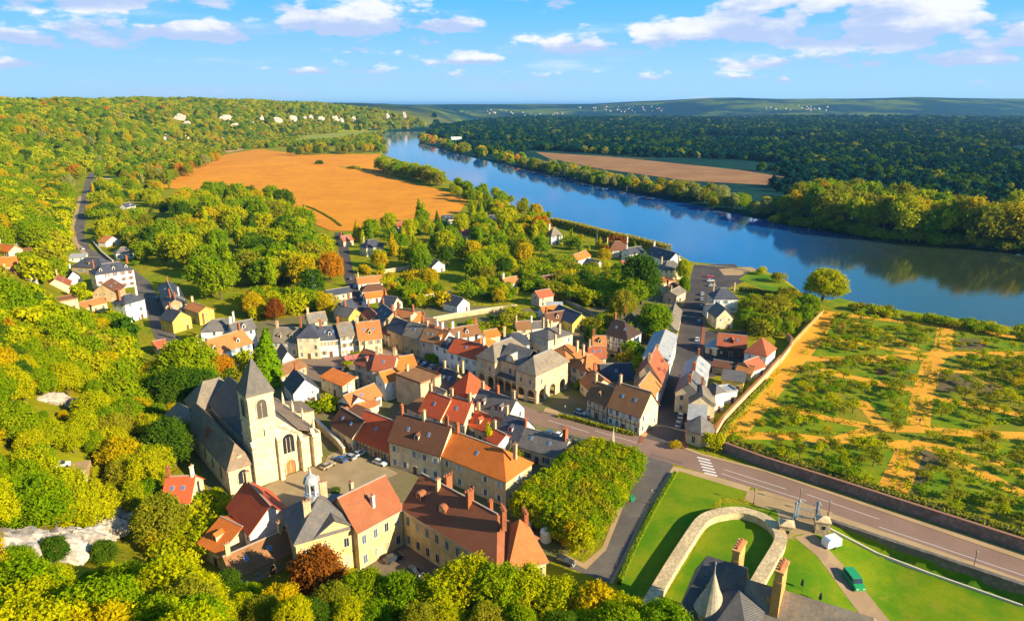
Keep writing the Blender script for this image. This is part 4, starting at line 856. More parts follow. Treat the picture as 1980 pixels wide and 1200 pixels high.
H('pale pink house at the foot of the riverside villa', (1308, 572), (1326, 562), 4.5, 7, 2, 'g', 'P', '#Z', 'c')
H('white roofed workshop in the riverside gardens', (1236, 543), (1258, 540), 3.5, 7, 1, 's', 'W', '#M', win='s')
H('brown roofed cottage in the allotments', (1050, 545), (1078, 540), 3.5, 6, 2.5, 'g', 'T', 'B')
H('white hip roofed slate house at the quay', (1381, 577), (1427, 577), 7, 9, 4, 'h', 'W', '#S', 'cc', rows=2)
H('white gabled slate house below the quay', (1386, 613), (1418, 612), 5.5, 10, 4, 'x', 'C', '#U', win='s')
H('dark fronted barn with red roof by the street', (1387, 666), (1442, 672), 4.5, 9, 3.5, 'g', 'K', 'V', sk=0, rows=1, cols=3, win='s')  # front lies in shade; that darkness is put into the wall colour
H('cream house with pinkish pyramid roof at the garden corner', (1440, 679), (1482, 688), 6, 11, 5, 'p', 'W', 'V', rows=2, cols=2, win='s')
H('small terracotta roofed cottage below the pyramid roof', (1424, 716), (1453, 722), 3, 6, 2, 'g', 'C', 'E')
H('white gabled cottage with terracotta roof on the garden wall', (1454, 716), (1480, 706), 3.5, 7, 2.5, 'g', 'W', 'V', win='s')
H('yellow house with flat dark roof behind the street row', (1396, 732), (1438, 738), 4, 7, 1, 's', 'Y', '#U', win='s')
H('street row house with pale slate roof and brick chimney', (1364, 735), (1372, 704), 7, 8, 3, 'g', 'C', '#M', 'bb', rows=2, cols=3)
H('narrow slate house between the brick chimneys', (1356, 764), (1364, 736), 7, 8, 3.5, 'g', 'C', '#U', 'bb', rows=2, cols=3, sk=1)
H('tall cream annex with small slate roof behind the street row', (1384, 760), (1402, 755), 7, 5, 2, 'h', 'W', '#U', win='s', rows=2)
H('cream gabled street house with grey roof', (1335, 778), (1383, 782), 6, 9, 3, 'x', 'C', '#Z', 'b', win='s', rows=2, skip=.7)
H('low house with ribbed pale metal roof', (1331, 809), (1364, 813), 4, 8, 2, 's', 'C', '#M', win='s')
H('white annex with flat grey roof beside the garden wall', (1392, 760), (1426, 756), 4, 5, .4, 'f', 'W', '#M', win='s')
# --- around the church square
H('brown roofed terrace beside the church lane', (640, 818), (681, 844), 4.5, 8, 4, 'g', 'C', 'B', '', rows=2, cols=4, win='s')
H('timbered barn with large dark red roof by the church square', (682, 842), (753, 872), 4, 11, 6, 'g', 'T', 'R', '', rows=1, cols=4, timber=True)
H('long house with brown roof, stone dormer and pale shutters', (752, 850), (851, 878), 8, 10, 6, 'g', 'C', 'B', 'bbc', dm=1, sk=2, rows=2, cols=5, shut='w')
H('long house with mottled orange roof and hipped end', (852, 878), (978, 928), 7.5, 11, 4.5, 'gh', 'S', 'O', 'bc', sk=1, rows=2, cols=5, shut='w')
H('red roofed house beside the tan block', (811, 793), (851, 809), 6, 9, 5, 'g', 'C', 'R', 'c')
H('red roofed house with skylight next to the slate dormers', (856, 806), (896, 816), 6, 9, 5, 'g', 'C', 'R', 'cc', sk=1)
H('low house with rust red roof and cream chimneys', (905, 818), (936, 832), 4.5, 8, 3, 'g', 'C', 'R', 'cc')
H('white house with slate roof and tan gable dormer on the main road', (912, 786), (980, 808), 6, 9, 4.5, 'g', 'W', '#U', 'ccb', dm=2, rows=2)
H('dark slate roofed house with white gable edge by the main road', (962, 838), (1003, 850), 5, 9, 4.5, 'g', 'W', '#S', 'c')
H('long slate house with skylight and brick chimney by the main road', (995, 858), (1083, 884), 4, 9, 3.5, 'g', 'C', '#U', 'bB', sk=2, rows=1, cols=5)
H('white house with terracotta roof behind the slate house', (940, 846), (962, 858), 4.5, 6, 2, 'g', 'W', 'R', 'c')
H('red hip roofed house under the wooded slope', (313, 971), (366, 968), 5, 10, 4, 'g', 'C', 'R', 'bw', rows=1, cols=2)
H('house with large orange red roof beside the cupola building', (440, 979), (482, 1031), 7, 10, 5, 'g', 'W', 'R', 'c', rows=2, win='s', skip=.5)
H('lower orange roofed annex of the large red house', (385, 1048), (424, 1068), 4, 12, 3, 'g', 'C', 'O', win='s', skip=.6)
H('long low brown roof stepping down to the trees', (452, 1116), (566, 1064), 3.5, 8, 3, 'g', 'T', 'N', 'cc', win='s')
# --- smaller houses that fill the rows
H('low tan roofed shed between tan block and red roofs', (786, 786), (812, 798), 3.5, 6, 1.5, 's', 'C', 'N', win='s')
H('terracotta roofed back house behind the ivy covered house', (806, 640), (832, 646), 6, 7, 3, 'g', 'P', 'V', 'b')
H('orange roofed back house behind the striped roof', (834, 648), (856, 652), 6, 7, 3, 'g', 'C', 'O', 'w')
H('small red roofed house squeezed beside the yellow gable', (700, 604), (716, 618), 4.5, 6, 2.5, 'g', 'P', 'V', 'b')
H('brown roofed outbuilding behind the corner cafe', (736, 640), (752, 648), 5, 6, 2.5, 'g', 'C', 'B', 'c')
H('low garage row beside the straight street', (1364, 668), (1386, 674), 3, 8, .8, 's', 'C', '#M', win='s')
H('brown roofed shed below the dark fronted barn', (1378, 706), (1412, 712), 3, 5, 1.5, 'g', 'T', 'B', win='s')
H('white annex with small slate roof beside the quay house', (1368, 600), (1384, 600), 4, 7, 2, 'g', 'W', '#S', win='s')
H('terracotta roofed wing behind the ochre hip roof', (1140, 690), (1172, 690), 5.5, 7, 3, 'g', 'C', 'V', 'c')
H('small ochre roofed house beside the egg shaped tree', (1148, 668), (1172, 668), 4.5, 7, 3, 'g', 'C', 'E', 'b')
H('tan roofed cottage behind the beige square house', (1000, 636), (1026, 634), 5, 6, 2.5, 'g', 'C', 'N', 'c')
H('red roofed lean-to behind the rust red roof', (930, 806), (952, 812), 4, 5, 1.5, 's', 'C', 'R', win='s')
H('slate roofed cottage left of the pyramid roofed house', (826, 764), (848, 774), 5, 6, 2.5, 'g', 'T', '#U', 'c', win='s')
H('brown lean-to against the timbered barn', (664, 800), (690, 812), 3, 5, 1.5, 's', 'C', 'B', win='s')
H('small white house with grey roof below the long pale wall', (1030, 634), (1052, 632), 4, 6, 2, 'g', 'W', '#U', 'w', win='s')
H('terracotta shed in the riverside gardens', (1206, 512), (1230, 510), 3.5, 6, 2, 'g', 'P', 'V', win='s')
H('tan cottage with brown roof at the street top', (1300, 560), (1316, 552), 4, 6, 2, 'g', 'C', 'B', 'b', win='s')
# ------------------------------------------------------------------ special buildings
def frame(O, D, name, label, cat, z=0):
    """empty at O whose x axis points to D"""
    d = D - O; return thing(name, label, cat, (O.x, O.y, z), math.atan2(d.y, d.x)), d.length
def part(name, mb, m, par, loc=(0, 0, 0), rot=(0, 0, 0)): return link(name, mb.mesh(name, m), par, loc, rot)
def arch_pts(wd, h, n=8, pointed=False):
    """outline of an arched opening, base at z=0"""
    sp = h - wd / 2 * (1.3 if pointed else 1); P = [(-wd / 2, 0), (wd / 2, 0)]
    for k in range(n + 1):
        a = math.pi * k / n; P.append((wd / 2 * math.cos(a), sp + (h - sp) * math.sin(a) ** (.75 if pointed else 1)))
    return P
def arch_window(par, x, y, z, wd, h, rz=0, pointed=False, m=None, depth=.12, bars=2, name='window'):
    """arched frame with glazing set back and mullions"""
    P = arch_pts(wd, h, 8, pointed); Q = arch_pts(wd * 1.18, h * 1.07, 8, pointed); mb = MB(); n = len(P)
    for i in range(1, n):
        j = (i + 1) % n
        a, b, c, d = P[i], P[j], Q[j], Q[i]
        mb.poly([(a[0], -depth, a[1]), (b[0], -depth, b[1]), (c[0], -depth, c[1]), (d[0], -depth, d[1])], 1)
        mb.poly([(d[0], -depth, d[1]), (c[0], -depth, c[1]), (c[0], .02, c[1]), (d[0], .02, d[1])], 1); mb.poly([(a[0], -depth, a[1]), (a[0], -.02, a[1]), (b[0], -.02, b[1]), (b[0], -depth, b[1])], 1)
    mb.poly([(p[0], -.02, p[1]) for p in P], 0)
    for k in range(bars): xx = wd * ((k + 1) / (bars + 1) - .5); mb.box(xx - .06, xx + .06, -.09, -.02, 0, h * .8, 1)
    return link(name, mb.mesh(name, m or [GLASS, CHST]), par, (x, y, z), (0, 0, rz))
CHST = m_stone((.86, .70, .44), .8, 'church_stone'); CHSL = m_tile((.19, .135, .09), 'slate'); SLT = m_tile((.085, .078, .08), 'slate')
def box_walls(mb, x0, x1, y0, y1, z0, z1, m=0): return mb.box(x0, x1, y0, y1, z0, z1, m)
# --- church
O = flat(447, 957); D = flat(624, 895)
ch, Lc = frame(O, D, 'church', 'cream stone church with square belfry and slate pyramid spire', 'church')
HOUSES += [(-72, 160, 12), (-80, 172, 12), (-62, 172, 12), (-90, 182, 10)]
def prism(mb, x0, x1, y0, y1, e, T, m=0):   # nave body with gable ends, ridge along y
    mb.box(x0, x1, y0, y1, -2, e, m); xm = (x0 + x1) / 2
    for y in (y0, y1): mb.poly([(x0, y, e), (x1, y, e), (xm, y, T)] if y == y0 else [(x0, y, e), (xm, y, T), (x1, y, e)], m)
TW0, TW1 = 6.6, 13.2
part('aisle_wall', MB().box(0, 6.6, 0, 37, -2, 7.2), CHST, ch)
A_ = roof_planes('h', 6.9, 37.4, 7.2, 5.2, .35)
part('aisle_roof', MB().slab(A_[0], .2), CHSL, ch, (-.15, -.2, 0))
part('aisle_wall', MB().box(19.4, Lc, 0.6, 30, -2, 9.0), CHST, ch)
part('aisle_roof', MB().slab([[(19.2, .9, 12.0), (Lc + .3, .9, 9.1), (Lc + .3, 30.3, 9.1), (19.2, 30.3, 12.0)]], .2), CHSL, ch)
nv = MB(); prism(nv, 7.4, 19.6, .8, 36, 11.0, 17.6); part('nave_wall', nv, CHST, ch)
part('nave_roof', MB().slab([[(6.9, 1.4, 10.7), (6.9, 36.4, 10.7), (13.5, 36.4, 17.7), (13.5, 1.4, 17.7)][::-1], [(20.1, 1.4, 10.7), (13.5, 1.4, 17.7), (13.5, 36.4, 17.7), (20.1, 36.4, 10.7)][::-1]], .2), SLT, ch)
part('gable_coping', MB().slab([[(11.9, .35, 16.3), (20.1, .35, 10.6), (20.1, 1.3, 10.6), (11.9, 1.3, 16.3)]], .3), CHST, ch)
part('chancel_wall', MB().box(3, 17, 36.02, 46, -2, 9.5), CHST, ch); part('chancel_roof', MB().slab(roof_planes('h', 14, 10, 9.5, 6.5, .4)[0], .2), ROOFKEY('#Z'), ch, (3, 36.1, 0))
part('transept_wall', MB().box(-4, 3, 33, 42, -2, 8), CHST, ch); part('transept_roof', MB().slab(roof_planes('h', 7, 9, 8, 4.5, .4)[0], .2), ROOFKEY('#Z'), ch, (-4, 33, 0))
TZ = 25.0
tw = MB(); tw.box(TW0, TW1, -.5, 6.4, -2, TZ)
part('tower', tw, CHST, ch)
for z in (12.5, 17.0, TZ - .4): part('string_course', MB().box(TW0 - .2, TW1 + .2, -.7, 6.6, z, z + .35), CHST, ch)
for x in (TW0 - .5, TW1 - .6): part('buttress', MB().box(x, x + 1.1, -1.5, -.5, -2, 11.5).slab([[(x, -1.5, 11.5), (x + 1.1, -1.5, 11.5), (x + 1.1, -.5, 13), (x, -.5, 13)]], .4), CHST, ch)
sx, sy = (TW0 + TW1) / 2, 2.95; rr = 3.75
sp_ = MB(); base = [(sx - rr, sy - rr), (sx + rr, sy - rr), (sx + rr, sy + rr), (sx - rr, sy + rr)]
for i in range(4):
    a, b = base[i], base[(i + 1) % 4]; am = [(q[0] - sx) * .80 + sx for q in (a, b)]; bm_ = [(q[1] - sy) * .80 + sy for q in (a, b)]
    sp_.poly([(a[0], a[1], TZ + .2), (b[0], b[1], TZ + .2), (am[1], bm_[1], TZ + 1.8), (am[0], bm_[0], TZ + 1.8)]); sp_.poly([(am[0], bm_[0], TZ + 1.8), (am[1], bm_[1], TZ + 1.8), (sx, sy, TZ + 9.2)])
sp_.poly([(q[0], q[1], TZ + .2) for q in base][::-1]); spo = part('spire', sp_, m_tile((.11, .098, .09), 'slate'), ch)
part('cross', MB().box(sx - .05, sx + .05, sy - .05, sy + .05, TZ + 9.0, TZ + 10.7).box(sx - .4, sx + .4, sy - .05, sy + .05, TZ + 10.0, TZ + 10.12), ZINC, spo)
LOUV = m_plain('louvre_slate', (.10, .085, .07))
for (x, y, rz) in ((sx, -.5, 0), (TW0, 2.95, -math.pi / 2), (TW1, 2.95, math.pi / 2)):
    q = arch_window(ch, x, y, 18.6, 2.6, 5.2, rz, True, [LOUV, CHST], .2, 1)
    for k in range(6): link('louvre', MB().box(-1.2, 1.2, -.16, -.03, 0, .16).mesh('louvre', LOUV), q, (0, 0, .3 + k * .55))
part('slit_window', MB().box(-.12, .12, -.05, .02, 0, 2), GLASS, ch, (sx, -.5, 13.6))
arch_window(ch, 16.2, .8, 6.0, 3.1, 5.6, 0, False, None, .25, 2); arch_window(ch, 16.2, .8, -.02, 2.6, 4.0, 0, False, [m_plain('church_door', (.42, .16, .05)), CHST], .3, 1, 'door')
part('oculus', MB().cyl(0, 0, [(-.02, .35), (.06, .35)], 10), GLASS, ch, (15.6, .8, 13.6), (math.pi / 2, 0, 0))
arch_window(ch, 3.5, 0, 2.2, 2.6, 3.9, 0, True, None, .2, 1)
for k in range(5): arch_window(ch, 0, 6 + k * 6.5, 2.2, 1.6, 3.4, -math.pi / 2, True, None, .15, 0)
for x in (19.5, 22.9): part('buttress', MB().box(x - .5, x + .5, -.9, .8, -2, 9).slab([[(x - .5, -.9, 9), (x + .5, -.9, 9), (x + .5, .8, 11), (x - .5, .8, 11)]], .4), CHST, ch)
for k in range(4):
    y = 4 + k * 7; part('buttress', MB().box(Lc, Lc + 1.6, y - .5, y + .5, -2, 8).slab([[(Lc + 1.6, y - .5, 8), (Lc + 1.6, y + .5, 8), (Lc, y + .5, 9.4), (Lc, y - .5, 9.4)]], .4), CHST, ch)
    part('pinnacle', MB().box(Lc - .3, Lc + .3, y - .3, y + .3, 9, 11).cyl(Lc, y, [(11, .4), (13, .03)], 4, 0, .785), CHST, ch)
part('dormer', MB().box(-.6, .6, 0, 1.5, 0, 1.2).slab([[(-.8, -.1, 1.0), (0, -.1, 1.7), (0, 2, 1.7), (-.8, 2, 1.0)][::-1], [(0, -.1, 1.7), (.8, -.1, 1.0), (.8, 2, 1.0), (0, 2, 1.7)][::-1]], .1), CHST, ch, (3.4, .8, 8.4))
link('chimney', CHIM['b'], ch, (1.2, 18, 9))
part('sacristy_wall', MB().box(Lc + 1.7, Lc + 8, 22, 31, -2, 5.5), CHST, ch); part('sacristy_roof', MB().slab([[(Lc + 1.4, 21.8, 7.5), (Lc + 8.2, 21.8, 5.6), (Lc + 8.2, 31.2, 5.6), (Lc + 1.4, 31.2, 7.5)]], .2), CHSL, ch)

# --- town hall over an arcade
e = 10.4; A = flat(922, 688, e); B = flat(1036, 725, e)
th, Lm = frame(A, B, 'town_hall', 'beige town hall with slate roofs above an open stone arcade', 'town hall'); Wm = 17.5
HOUSES += [(A.x + 8, A.y + 2, 9), (B.x, B.y + 6, 9), ((A.x + B.x) / 2 + 4, (A.y + B.y) / 2 + 8, 9)]
MST = m_plaster((.74, .55, .32)); PAVW = Lm * .32; DARK = m_plain('arcade_shade', (.10, .08, .06))
def arcade(mb, x0, x1, y, n, z1, h, wd, side=False):
    """wall from 0 to z1 with n arched openings, thickness .6"""
    step = (x1 - x0) / n; tr = (lambda x, yy, z: (x, yy, z)) if not side else (lambda x, yy, z: (-yy, x, z))
    for k in range(n):
        c = x0 + step * (k + .5); P = arch_pts(wd, h, 8)[2:]
        for yy, fl in ((y, 1), (y + .6, -1)):
            q = lambda pts: mb.poly([tr(*p) for p in (pts if fl > 0 else pts[::-1])])
            q([(c - step / 2, yy, 0), (c - wd / 2, yy, 0), (c - wd / 2, yy, P[-1][1]), (c - step / 2, yy, P[-1][1])]); q([(c + wd / 2, yy, 0), (c + step / 2, yy, 0), (c + step / 2, yy, P[0][1]), (c + wd / 2, yy, P[0][1])])
            top = [(c + p[0], yy, p[1]) for p in P]
            for i in range(len(top) - 1): q([top[i + 1], top[i], (top[i][0], yy, z1), (top[i + 1][0], yy, z1)])
            q([(c + wd / 2, yy, P[0][1]), (c + step / 2, yy, P[0][1]), (c + step / 2, yy, z1), (c + wd / 2, yy, z1)]); q([(c - step / 2, yy, P[-1][1]), (c - wd / 2, yy, P[-1][1]), (c - wd / 2, yy, z1), (c - step / 2, yy, z1)])
        ins = [(c + wd / 2, 0)] + [(c + p[0], p[1]) for p in P] + [(c - wd / 2, 0)]
        for a, b in zip(ins, ins[1:]): mb.poly([tr(a[0], y, a[1]), tr(b[0], y, b[1]), tr(b[0], y + .6, b[1]), tr(a[0], y + .6, a[1])])
ZA = 5.2
for x0, x1, yo in ((0, PAVW, 0), (Lm - PAVW, Lm, 0)):
    mb = MB(); arcade(mb, x0, x1, 0, 2, ZA, 4.5, 2.9); part('arcade', mb, MST, th)
mb = MB(); arcade(mb, PAVW, Lm - PAVW, 1.2, 3, ZA, 4.5, 2.9); part('arcade', mb, MST, th)
mb = MB(); arcade(mb, .6, Wm, -Lm, 3, ZA, 4.5, 3.2, True); part('arcade', mb, MST, th)
part('inner_wall', MB().box(.3, Lm - .8, 7, 7.4, 0, ZA), MST, th); part('wall', MB().box(-.02, .5, .62, Wm, -1, ZA), MST, th)
part('wall', MB().box(.05, PAVW, 0.02, Wm, ZA, e), MST, th); part('wall', MB().box(Lm - PAVW, Lm - .02, .02, Wm, ZA, e), MST, th); part('wall', MB().box(PAVW, Lm - PAVW, 2.6, Wm - 3, ZA, e + .4), MST, th)
for x0 in (0, Lm - PAVW): part('roof', MB().slab(roof_planes('h', PAVW, Wm, e, 4.4, .45)[0], .2), ROOFKEY('#Z'), th, (x0, 0, 0)); part('ridge_cap', MB().box(PAVW / 2 - .15, PAVW / 2 + .15, PAVW * .45, Wm - PAVW * .45, e + 4.35, e + 4.55), ZINC, th, (x0, 0, 0))
part('roof', MB().slab(roof_planes('g', Lm - 2 * PAVW + 1, Wm - 6, e + .4, 4.2, .3)[0], .2), ROOFKEY('#U'), th, (PAVW - .5, 2.6, 0))
part('balcony_roof', MB().slab([[(PAVW, 1.0, ZA + .1), (Lm - PAVW, 1.0, ZA + .1), (Lm - PAVW, 2.6, ZA + .9), (PAVW, 2.6, ZA + .9)]], .15), SLT, th)
pdm = MB(); xm = Lm / 2; pts = [(xm - 1.9, e), (xm + 1.9, e), (xm + 1.9, e + 1.6)] + [(xm + 1.5 * math.cos(math.pi * k / 6), e + 1.6 + 1.5 * math.sin(math.pi * k / 6)) for k in range(7)] + [(xm - 1.9, e + 1.6)]
pdm.poly([(x, 2.5, z) for x, z in pts]); pdm.poly([(x, 3.1, z) for x, z in pts][::-1])
for i in range(len(pts)): a, b = pts[i], pts[(i + 1) % len(pts)]; pdm.poly([(a[0], 2.5, a[1]), (a[0], 3.1, a[1]), (b[0], 3.1, b[1]), (b[0], 2.5, b[1])])
pd = part('clock_gable', pdm, MST, th); part('clock_face', MB().cyl(0, 0, [(0, .8), (.08, .8)], 16), WHITE, pd, (xm, 2.49, e + 1.7), (math.pi / 2, 0, 0)); part('clock_hand', MB().box(-.05, .05, -.14, -.1, 0, .6), m_plain('black_iron', (.02, .02, .02)), pd, (xm, 2.5, e + 1.7))
part('zinc_roof', MB().slab([[(xm - 2, 3.1, e + 1.6), (xm, 3.1, e + 3.2), (xm, 8, e + 3.2), (xm - 2, 8, e + 1.6)][::-1], [(xm, 3.1, e + 3.2), (xm + 2, 3.1, e + 1.6), (xm + 2, 8, e + 1.6), (xm, 8, e + 3.2)][::-1]], .15), ROOFKEY('#M'), th)
def wins(par, y, xs, zs, size='t', rz=0, shut=None):
    for z in zs:
        for x in xs:
            X, Y = x * math.cos(rz) - y * math.sin(rz), x * math.sin(rz) + y * math.cos(rz); o = link('window', random.choice(WINV[size]), par, (X, Y, z), (0, 0, rz))
            if shut:
                for s in (-1, 1): link('shutter', SHM[size], o, (s * (WSZ[size][0] / 2 + .28), -.03, 0), (0, 0, 0), None, SHUT[shut])
wins(th, 0, (PAVW * .27, PAVW * .73, Lm - PAVW * .73, Lm - PAVW * .27), (ZA + 1.3,), 'm'); wins(th, 2.6, (xm - 2.4, xm, xm + 2.4), (ZA + 1.2,), 't'); wins(th, -Lm, (3, 8.5, 14), (ZA + 1.3,), 'm', math.pi / 2)
part('cornice', MB().box(-.2, PAVW + .1, -.2, -.01, ZA - .2, ZA + .1).box(Lm - PAVW - .1, Lm + .2, -.2, -.01, ZA - .2, ZA + .1).box(Lm + .01, Lm + .2, -.01, Wm, ZA - .2, ZA + .1), MST, th)
part('floor_slab', MB().box(.52, Lm - .62, .65, Wm - .3, .02, .12), DIRT, th)
part('ceiling_slab', MB().box(.52, Lm - .62, .65, Wm - .3, ZA - .35, ZA - .25), MST, th)

# --- two winged building with cupola, near the picture's foot
INS = m_plaster((.82, .60, .27)); RUST = m_tile((.36, .115, .05))
def wing(label, A, B, e, W, r, t, wallm, roofm, rows, cols, ch=(), dm=(), size='t', name='building'):
    pa, pb = flat(*A, e), flat(*B, e); o, L = frame(pa, pb, name, label, 'building')
    P, G, rid = roof_planes(t, L, W, e, r, .45); mb = MB()
    c4 = [(0, 0), (L, 0), (L, W), (0, W)]
    for i in range(4): (x1, y1), (x2, y2) = c4[i], c4[(i + 1) % 4]; mb.poly([(x1, y1, -2), (x2, y2, -2), (x2, y2, e), (x1, y1, e)])
    for g_ in G: mb.poly(g_)
    part('wall', mb, wallm, o); ro = part('roof', MB().slab(P, .22), roofm, o)
    for a, b in rid:
        q = Vector(b) - Vector(a)
        if q.length > 1: link('ridge_cap', MB().box(0, q.length, -.16, .16, -.06, .12).mesh('ridge_cap', RIDGE), ro, a, (0, 0, math.atan2(q.y, q.x)))
    part('string_course', MB().box(-.08, L + .08, -.12, -.005, e * .5, e * .5 + .25), wallm, o); part('gutter', MB().box(-.3, L + .3, -.5, -.32, e - .55, e - .38), ZINC, o)
    wins(o, 0, [L * (k + .5) / cols for k in range(cols)], [1.0 + e / rows * q for q in range(rows)], size)
    for k, fx, fy in ch: link('chimney', CHIM[k], o, (L * fx, W * fy, e + r * (1 - abs(fy * 2 - 1))), (0, 0, math.pi / 2))
    for fx in dm:
        q = MB(); R_ = .95; zz = e + r * .36
        q.poly([(-R_, 0, -.3), (R_, 0, -.3)] + [(R_ * math.cos(math.pi * k / 8), 0, .9 + R_ * math.sin(math.pi * k / 8)) for k in range(9)], 0)
        arcp = [(-R_ * 1.15, -.3), (-R_ * 1.15, .9)] + [(R_ * 1.15 * math.cos(math.pi * (8 - k) / 8), .9 + R_ * 1.15 * math.sin(math.pi * (8 - k) / 8)) for k in range(1, 9)] + [(R_ * 1.15, -.3)]
        for (a, c), (b, d) in zip(arcp, arcp[1:]): q.poly([(a, -.15, c), (a, 3, c), (b, 3, d), (b, -.15, d)], 1)
        do = part('dormer', q, [CREAMC, roofm], o, (L * fx, W * .18, zz)); part('pane', MB().box(-.45, .45, -.05, .01, .1, 1.4), GLASS, do)
    HOUSES.append((pa.x + (pb.x - pa.x) / 2, pa.y + (pb.y - pa.y) / 2 + 4, 9)); return o, L
wa, La = wing('bright cream wing with rust red roof facing the sun', (691, 1026), (777, 980), 9.6, 12, 5.5, 'g', INS, RUST, 2, 4, [('c', .35, .62), ('w', .5, .2)])
wb, Lb = wing('long shaded wing with brown red roof, round dormers and tall chimneys', (779, 980), (960, 1090), 9.6, 12, 5.8, 'gh', INS, RUST, 2, 9, [('c', .22, .42), ('B', .24, .62), ('B', .55, .45), ('b', .62, .8)], (.1, .36))
for k in (1.2, 2.6): arch_window(wa, La * (k / 4), -.0, .1, 1.9, 3.4, 0, False, [m_plain('cream_door', (.6, .42, .2)), INS], .15, 1, 'door')
pv, Lp = wing('end pavilion with steep ochre pyramid roof and brick chimneys', (985, 1096), (1056, 1082), 9.0, 11, 6.5, 'p', INS, ROOFKEY('E'), 2, 3, [('B', .05, .5), ('B', .8, .8)])
# cupola building
pa, pb = flat(571, 1048, 10), flat(691, 1014, 10); cb, Lq = frame(pa, pb, 'chapel', 'cream pedimented building with grey slate roof and open cupola', 'building'); Wq = 13; e = 10
HOUSES.append((pa.x + 7, pa.y + 8, 9))
part('wall', MB().box(0, Lq, 0, Wq, -2, e), INS, cb); ro = part('roof', MB().slab(roof_planes('h', Lq, Wq, e, 5.5, .5)[0], .2), ROOFKEY('#U'), cb)
px0, px1 = Lq * .30, Lq * .96
part('pediment', MB().poly([(px0, -.05, e), (px1, -.05, e), ((px0 + px1) / 2, -.05, e + 2.6)]), INS, cb)
part('pediment_roof', MB().slab([[(px0 - .4, -.5, e - .1), ((px0 + px1) / 2, -.5, e + 2.9), ((px0 + px1) / 2, 6, e + 2.9), (px0 - .4, 6, e - .1)][::-1], [((px0 + px1) / 2, -.5, e + 2.9), (px1 + .4, -.5, e - .1), (px1 + .4, 6, e - .1), ((px0 + px1) / 2, 6, e + 2.9)][::-1]], .2), ROOFKEY('#U'), cb)
part('cornice', MB().box(-.3, Lq + .3, -.35, -.06, e - .7, e - .25), INS, cb); wins(cb, 0, (Lq * .15, Lq * .45, Lq * .8), (1.2, 5.6), 't')
link('chimney', CHIM['C'], cb, (Lq * .28, Wq * .32, e + 3)); link('chimney', CHIM['C'], cb, (Lq * .62, Wq * .6, e + 4.4))
cx, cy, cz = Lq * .42, Wq * .55, e + 4.9
cu = part('cupola', MB().cyl(cx, cy, [(cz - 1.5, 1.5), (cz + .6, 1.5), (cz + .6, 1.7), (cz + .9, 1.7)], 8), ZINC, cb)
for k in range(6): a = k * math.pi / 3; part('column', MB().cyl(cx + 1.15 * math.cos(a), cy + 1.15 * math.sin(a), [(cz + .9, .2), (cz + 3.6, .17)], 6), WHITE, cu)
part('dome', MB().cyl(cx, cy, [(cz + 3.6, 1.6), (cz + 3.9, 1.6), (cz + 4.4, 1.45), (cz + 5.1, 1.0), (cz + 5.5, .35), (cz + 7.4, .04)], 12), ROOFKEY('#M'), cu); part('bell', MB().cyl(cx, cy, [(cz + 1.6, .5), (cz + 2.0, .4), (cz + 2.5, .15)], 8), m_plain('bronze', (.12, .08, .03), .5, .6), cu)
# white domed tanks
for px, lb in (((1018, 1004), 'white domed tank nearer the ochre pavilion ridge'), ((1056, 1022), 'white domed tank beside the clipped lime trees')):
    p = flat(*px, 3.0) + Vector((0, 0, 0)); o = thing('tank', lb, 'tank', (p.x, p.y, 0), 0, 'domed tanks')
    part('body', MB().cyl(0, 0, [(0, 1.3), (2.2, 1.3)], 16), WHITE, o); part('dome', MB().cyl(0, 0, [(2.2, 1.4), (2.8, 1.2), (3.2, .8), (3.4, .2)], 16), m_plain('white_dome', (.75, .77, .8), .35), o)

# --- corner pavilion at the street mouth
p = flat(1354, 858); o = thing('garden_pavilion', 'six sided cream pavilion with slate roof at the street mouth', 'pavilion', (p.x, p.y + 2.0, 0), .35); HOUSES.append((p.x, p.y + 2, 5))
part('wall', MB().cyl(0, 0, [(0, 4.2), (4.2, 4.2)], 6), m_plaster(WALLC['S']), o); part('roof', MB().cyl(0, 0, [(4.2, 4.8), (4.4, 4.8), (8.2, .15)], 6), ROOFKEY('#U'), o)
for k in range(6):
    a = math.pi / 6 + k * math.pi / 3; link('window', WIN['t'], o, (3.64 * math.cos(a), 3.64 * math.sin(a), .9), (0, 0, a + math.pi / 2))

# --- castle roofs at the lower right
CW = m_plaster((.55, .40, .22)); CR = m_tile((.10, .095, .10), 'slate')
cz0 = -3.2
k1 = flat(1357, 1070, 17); k2 = flat(1640, 1190, 9)
cs = thing('castle', 'castle range with steep dark slate roofs, cone turret and tall chimneys', 'castle', (k1.x, k1.y, cz0), 0)
def rel(px, z): q = flat(*px, z); return (q.x - k1.x, q.y - k1.y, z - cz0)
HOUSES += [(k1.x + 5, k1.y - 8, 14), (k1.x + 16, k1.y - 12, 12)]
# main block: ridge from apex k1 to the right, eaves to front and back
ux = (flat(1560, 1150, 15) - flat(1357, 1070, 17)); ux.z = 0; ux.normalize(); vx = Vector((-ux.y, ux.x, 0))
def loc(u, v, z): q = ux * u + vx * v; return (q.x, q.y, z)
Lr = 31; ez = 12.5; Tz = 20.2; W2 = 7
part('wall', MB().poly([loc(-1, -W2, -2), loc(Lr, -W2, -2), loc(Lr, -W2, ez), loc(-1, -W2, ez)]).poly([loc(Lr, -W2, -2), loc(Lr, W2 * .75, -2), loc(Lr, W2 * .75, ez), loc(Lr, -W2, ez)]).poly([loc(Lr, W2 * .75, -2), loc(-1, W2 * .75, -2), loc(-1, W2 * .75, ez), loc(Lr, W2 * .75, ez)]).poly([loc(-1, W2 * .75, -2), loc(-1, -W2, -2), loc(-1, -W2, ez), loc(-1, W2 * .75, ez)]), CW, cs)
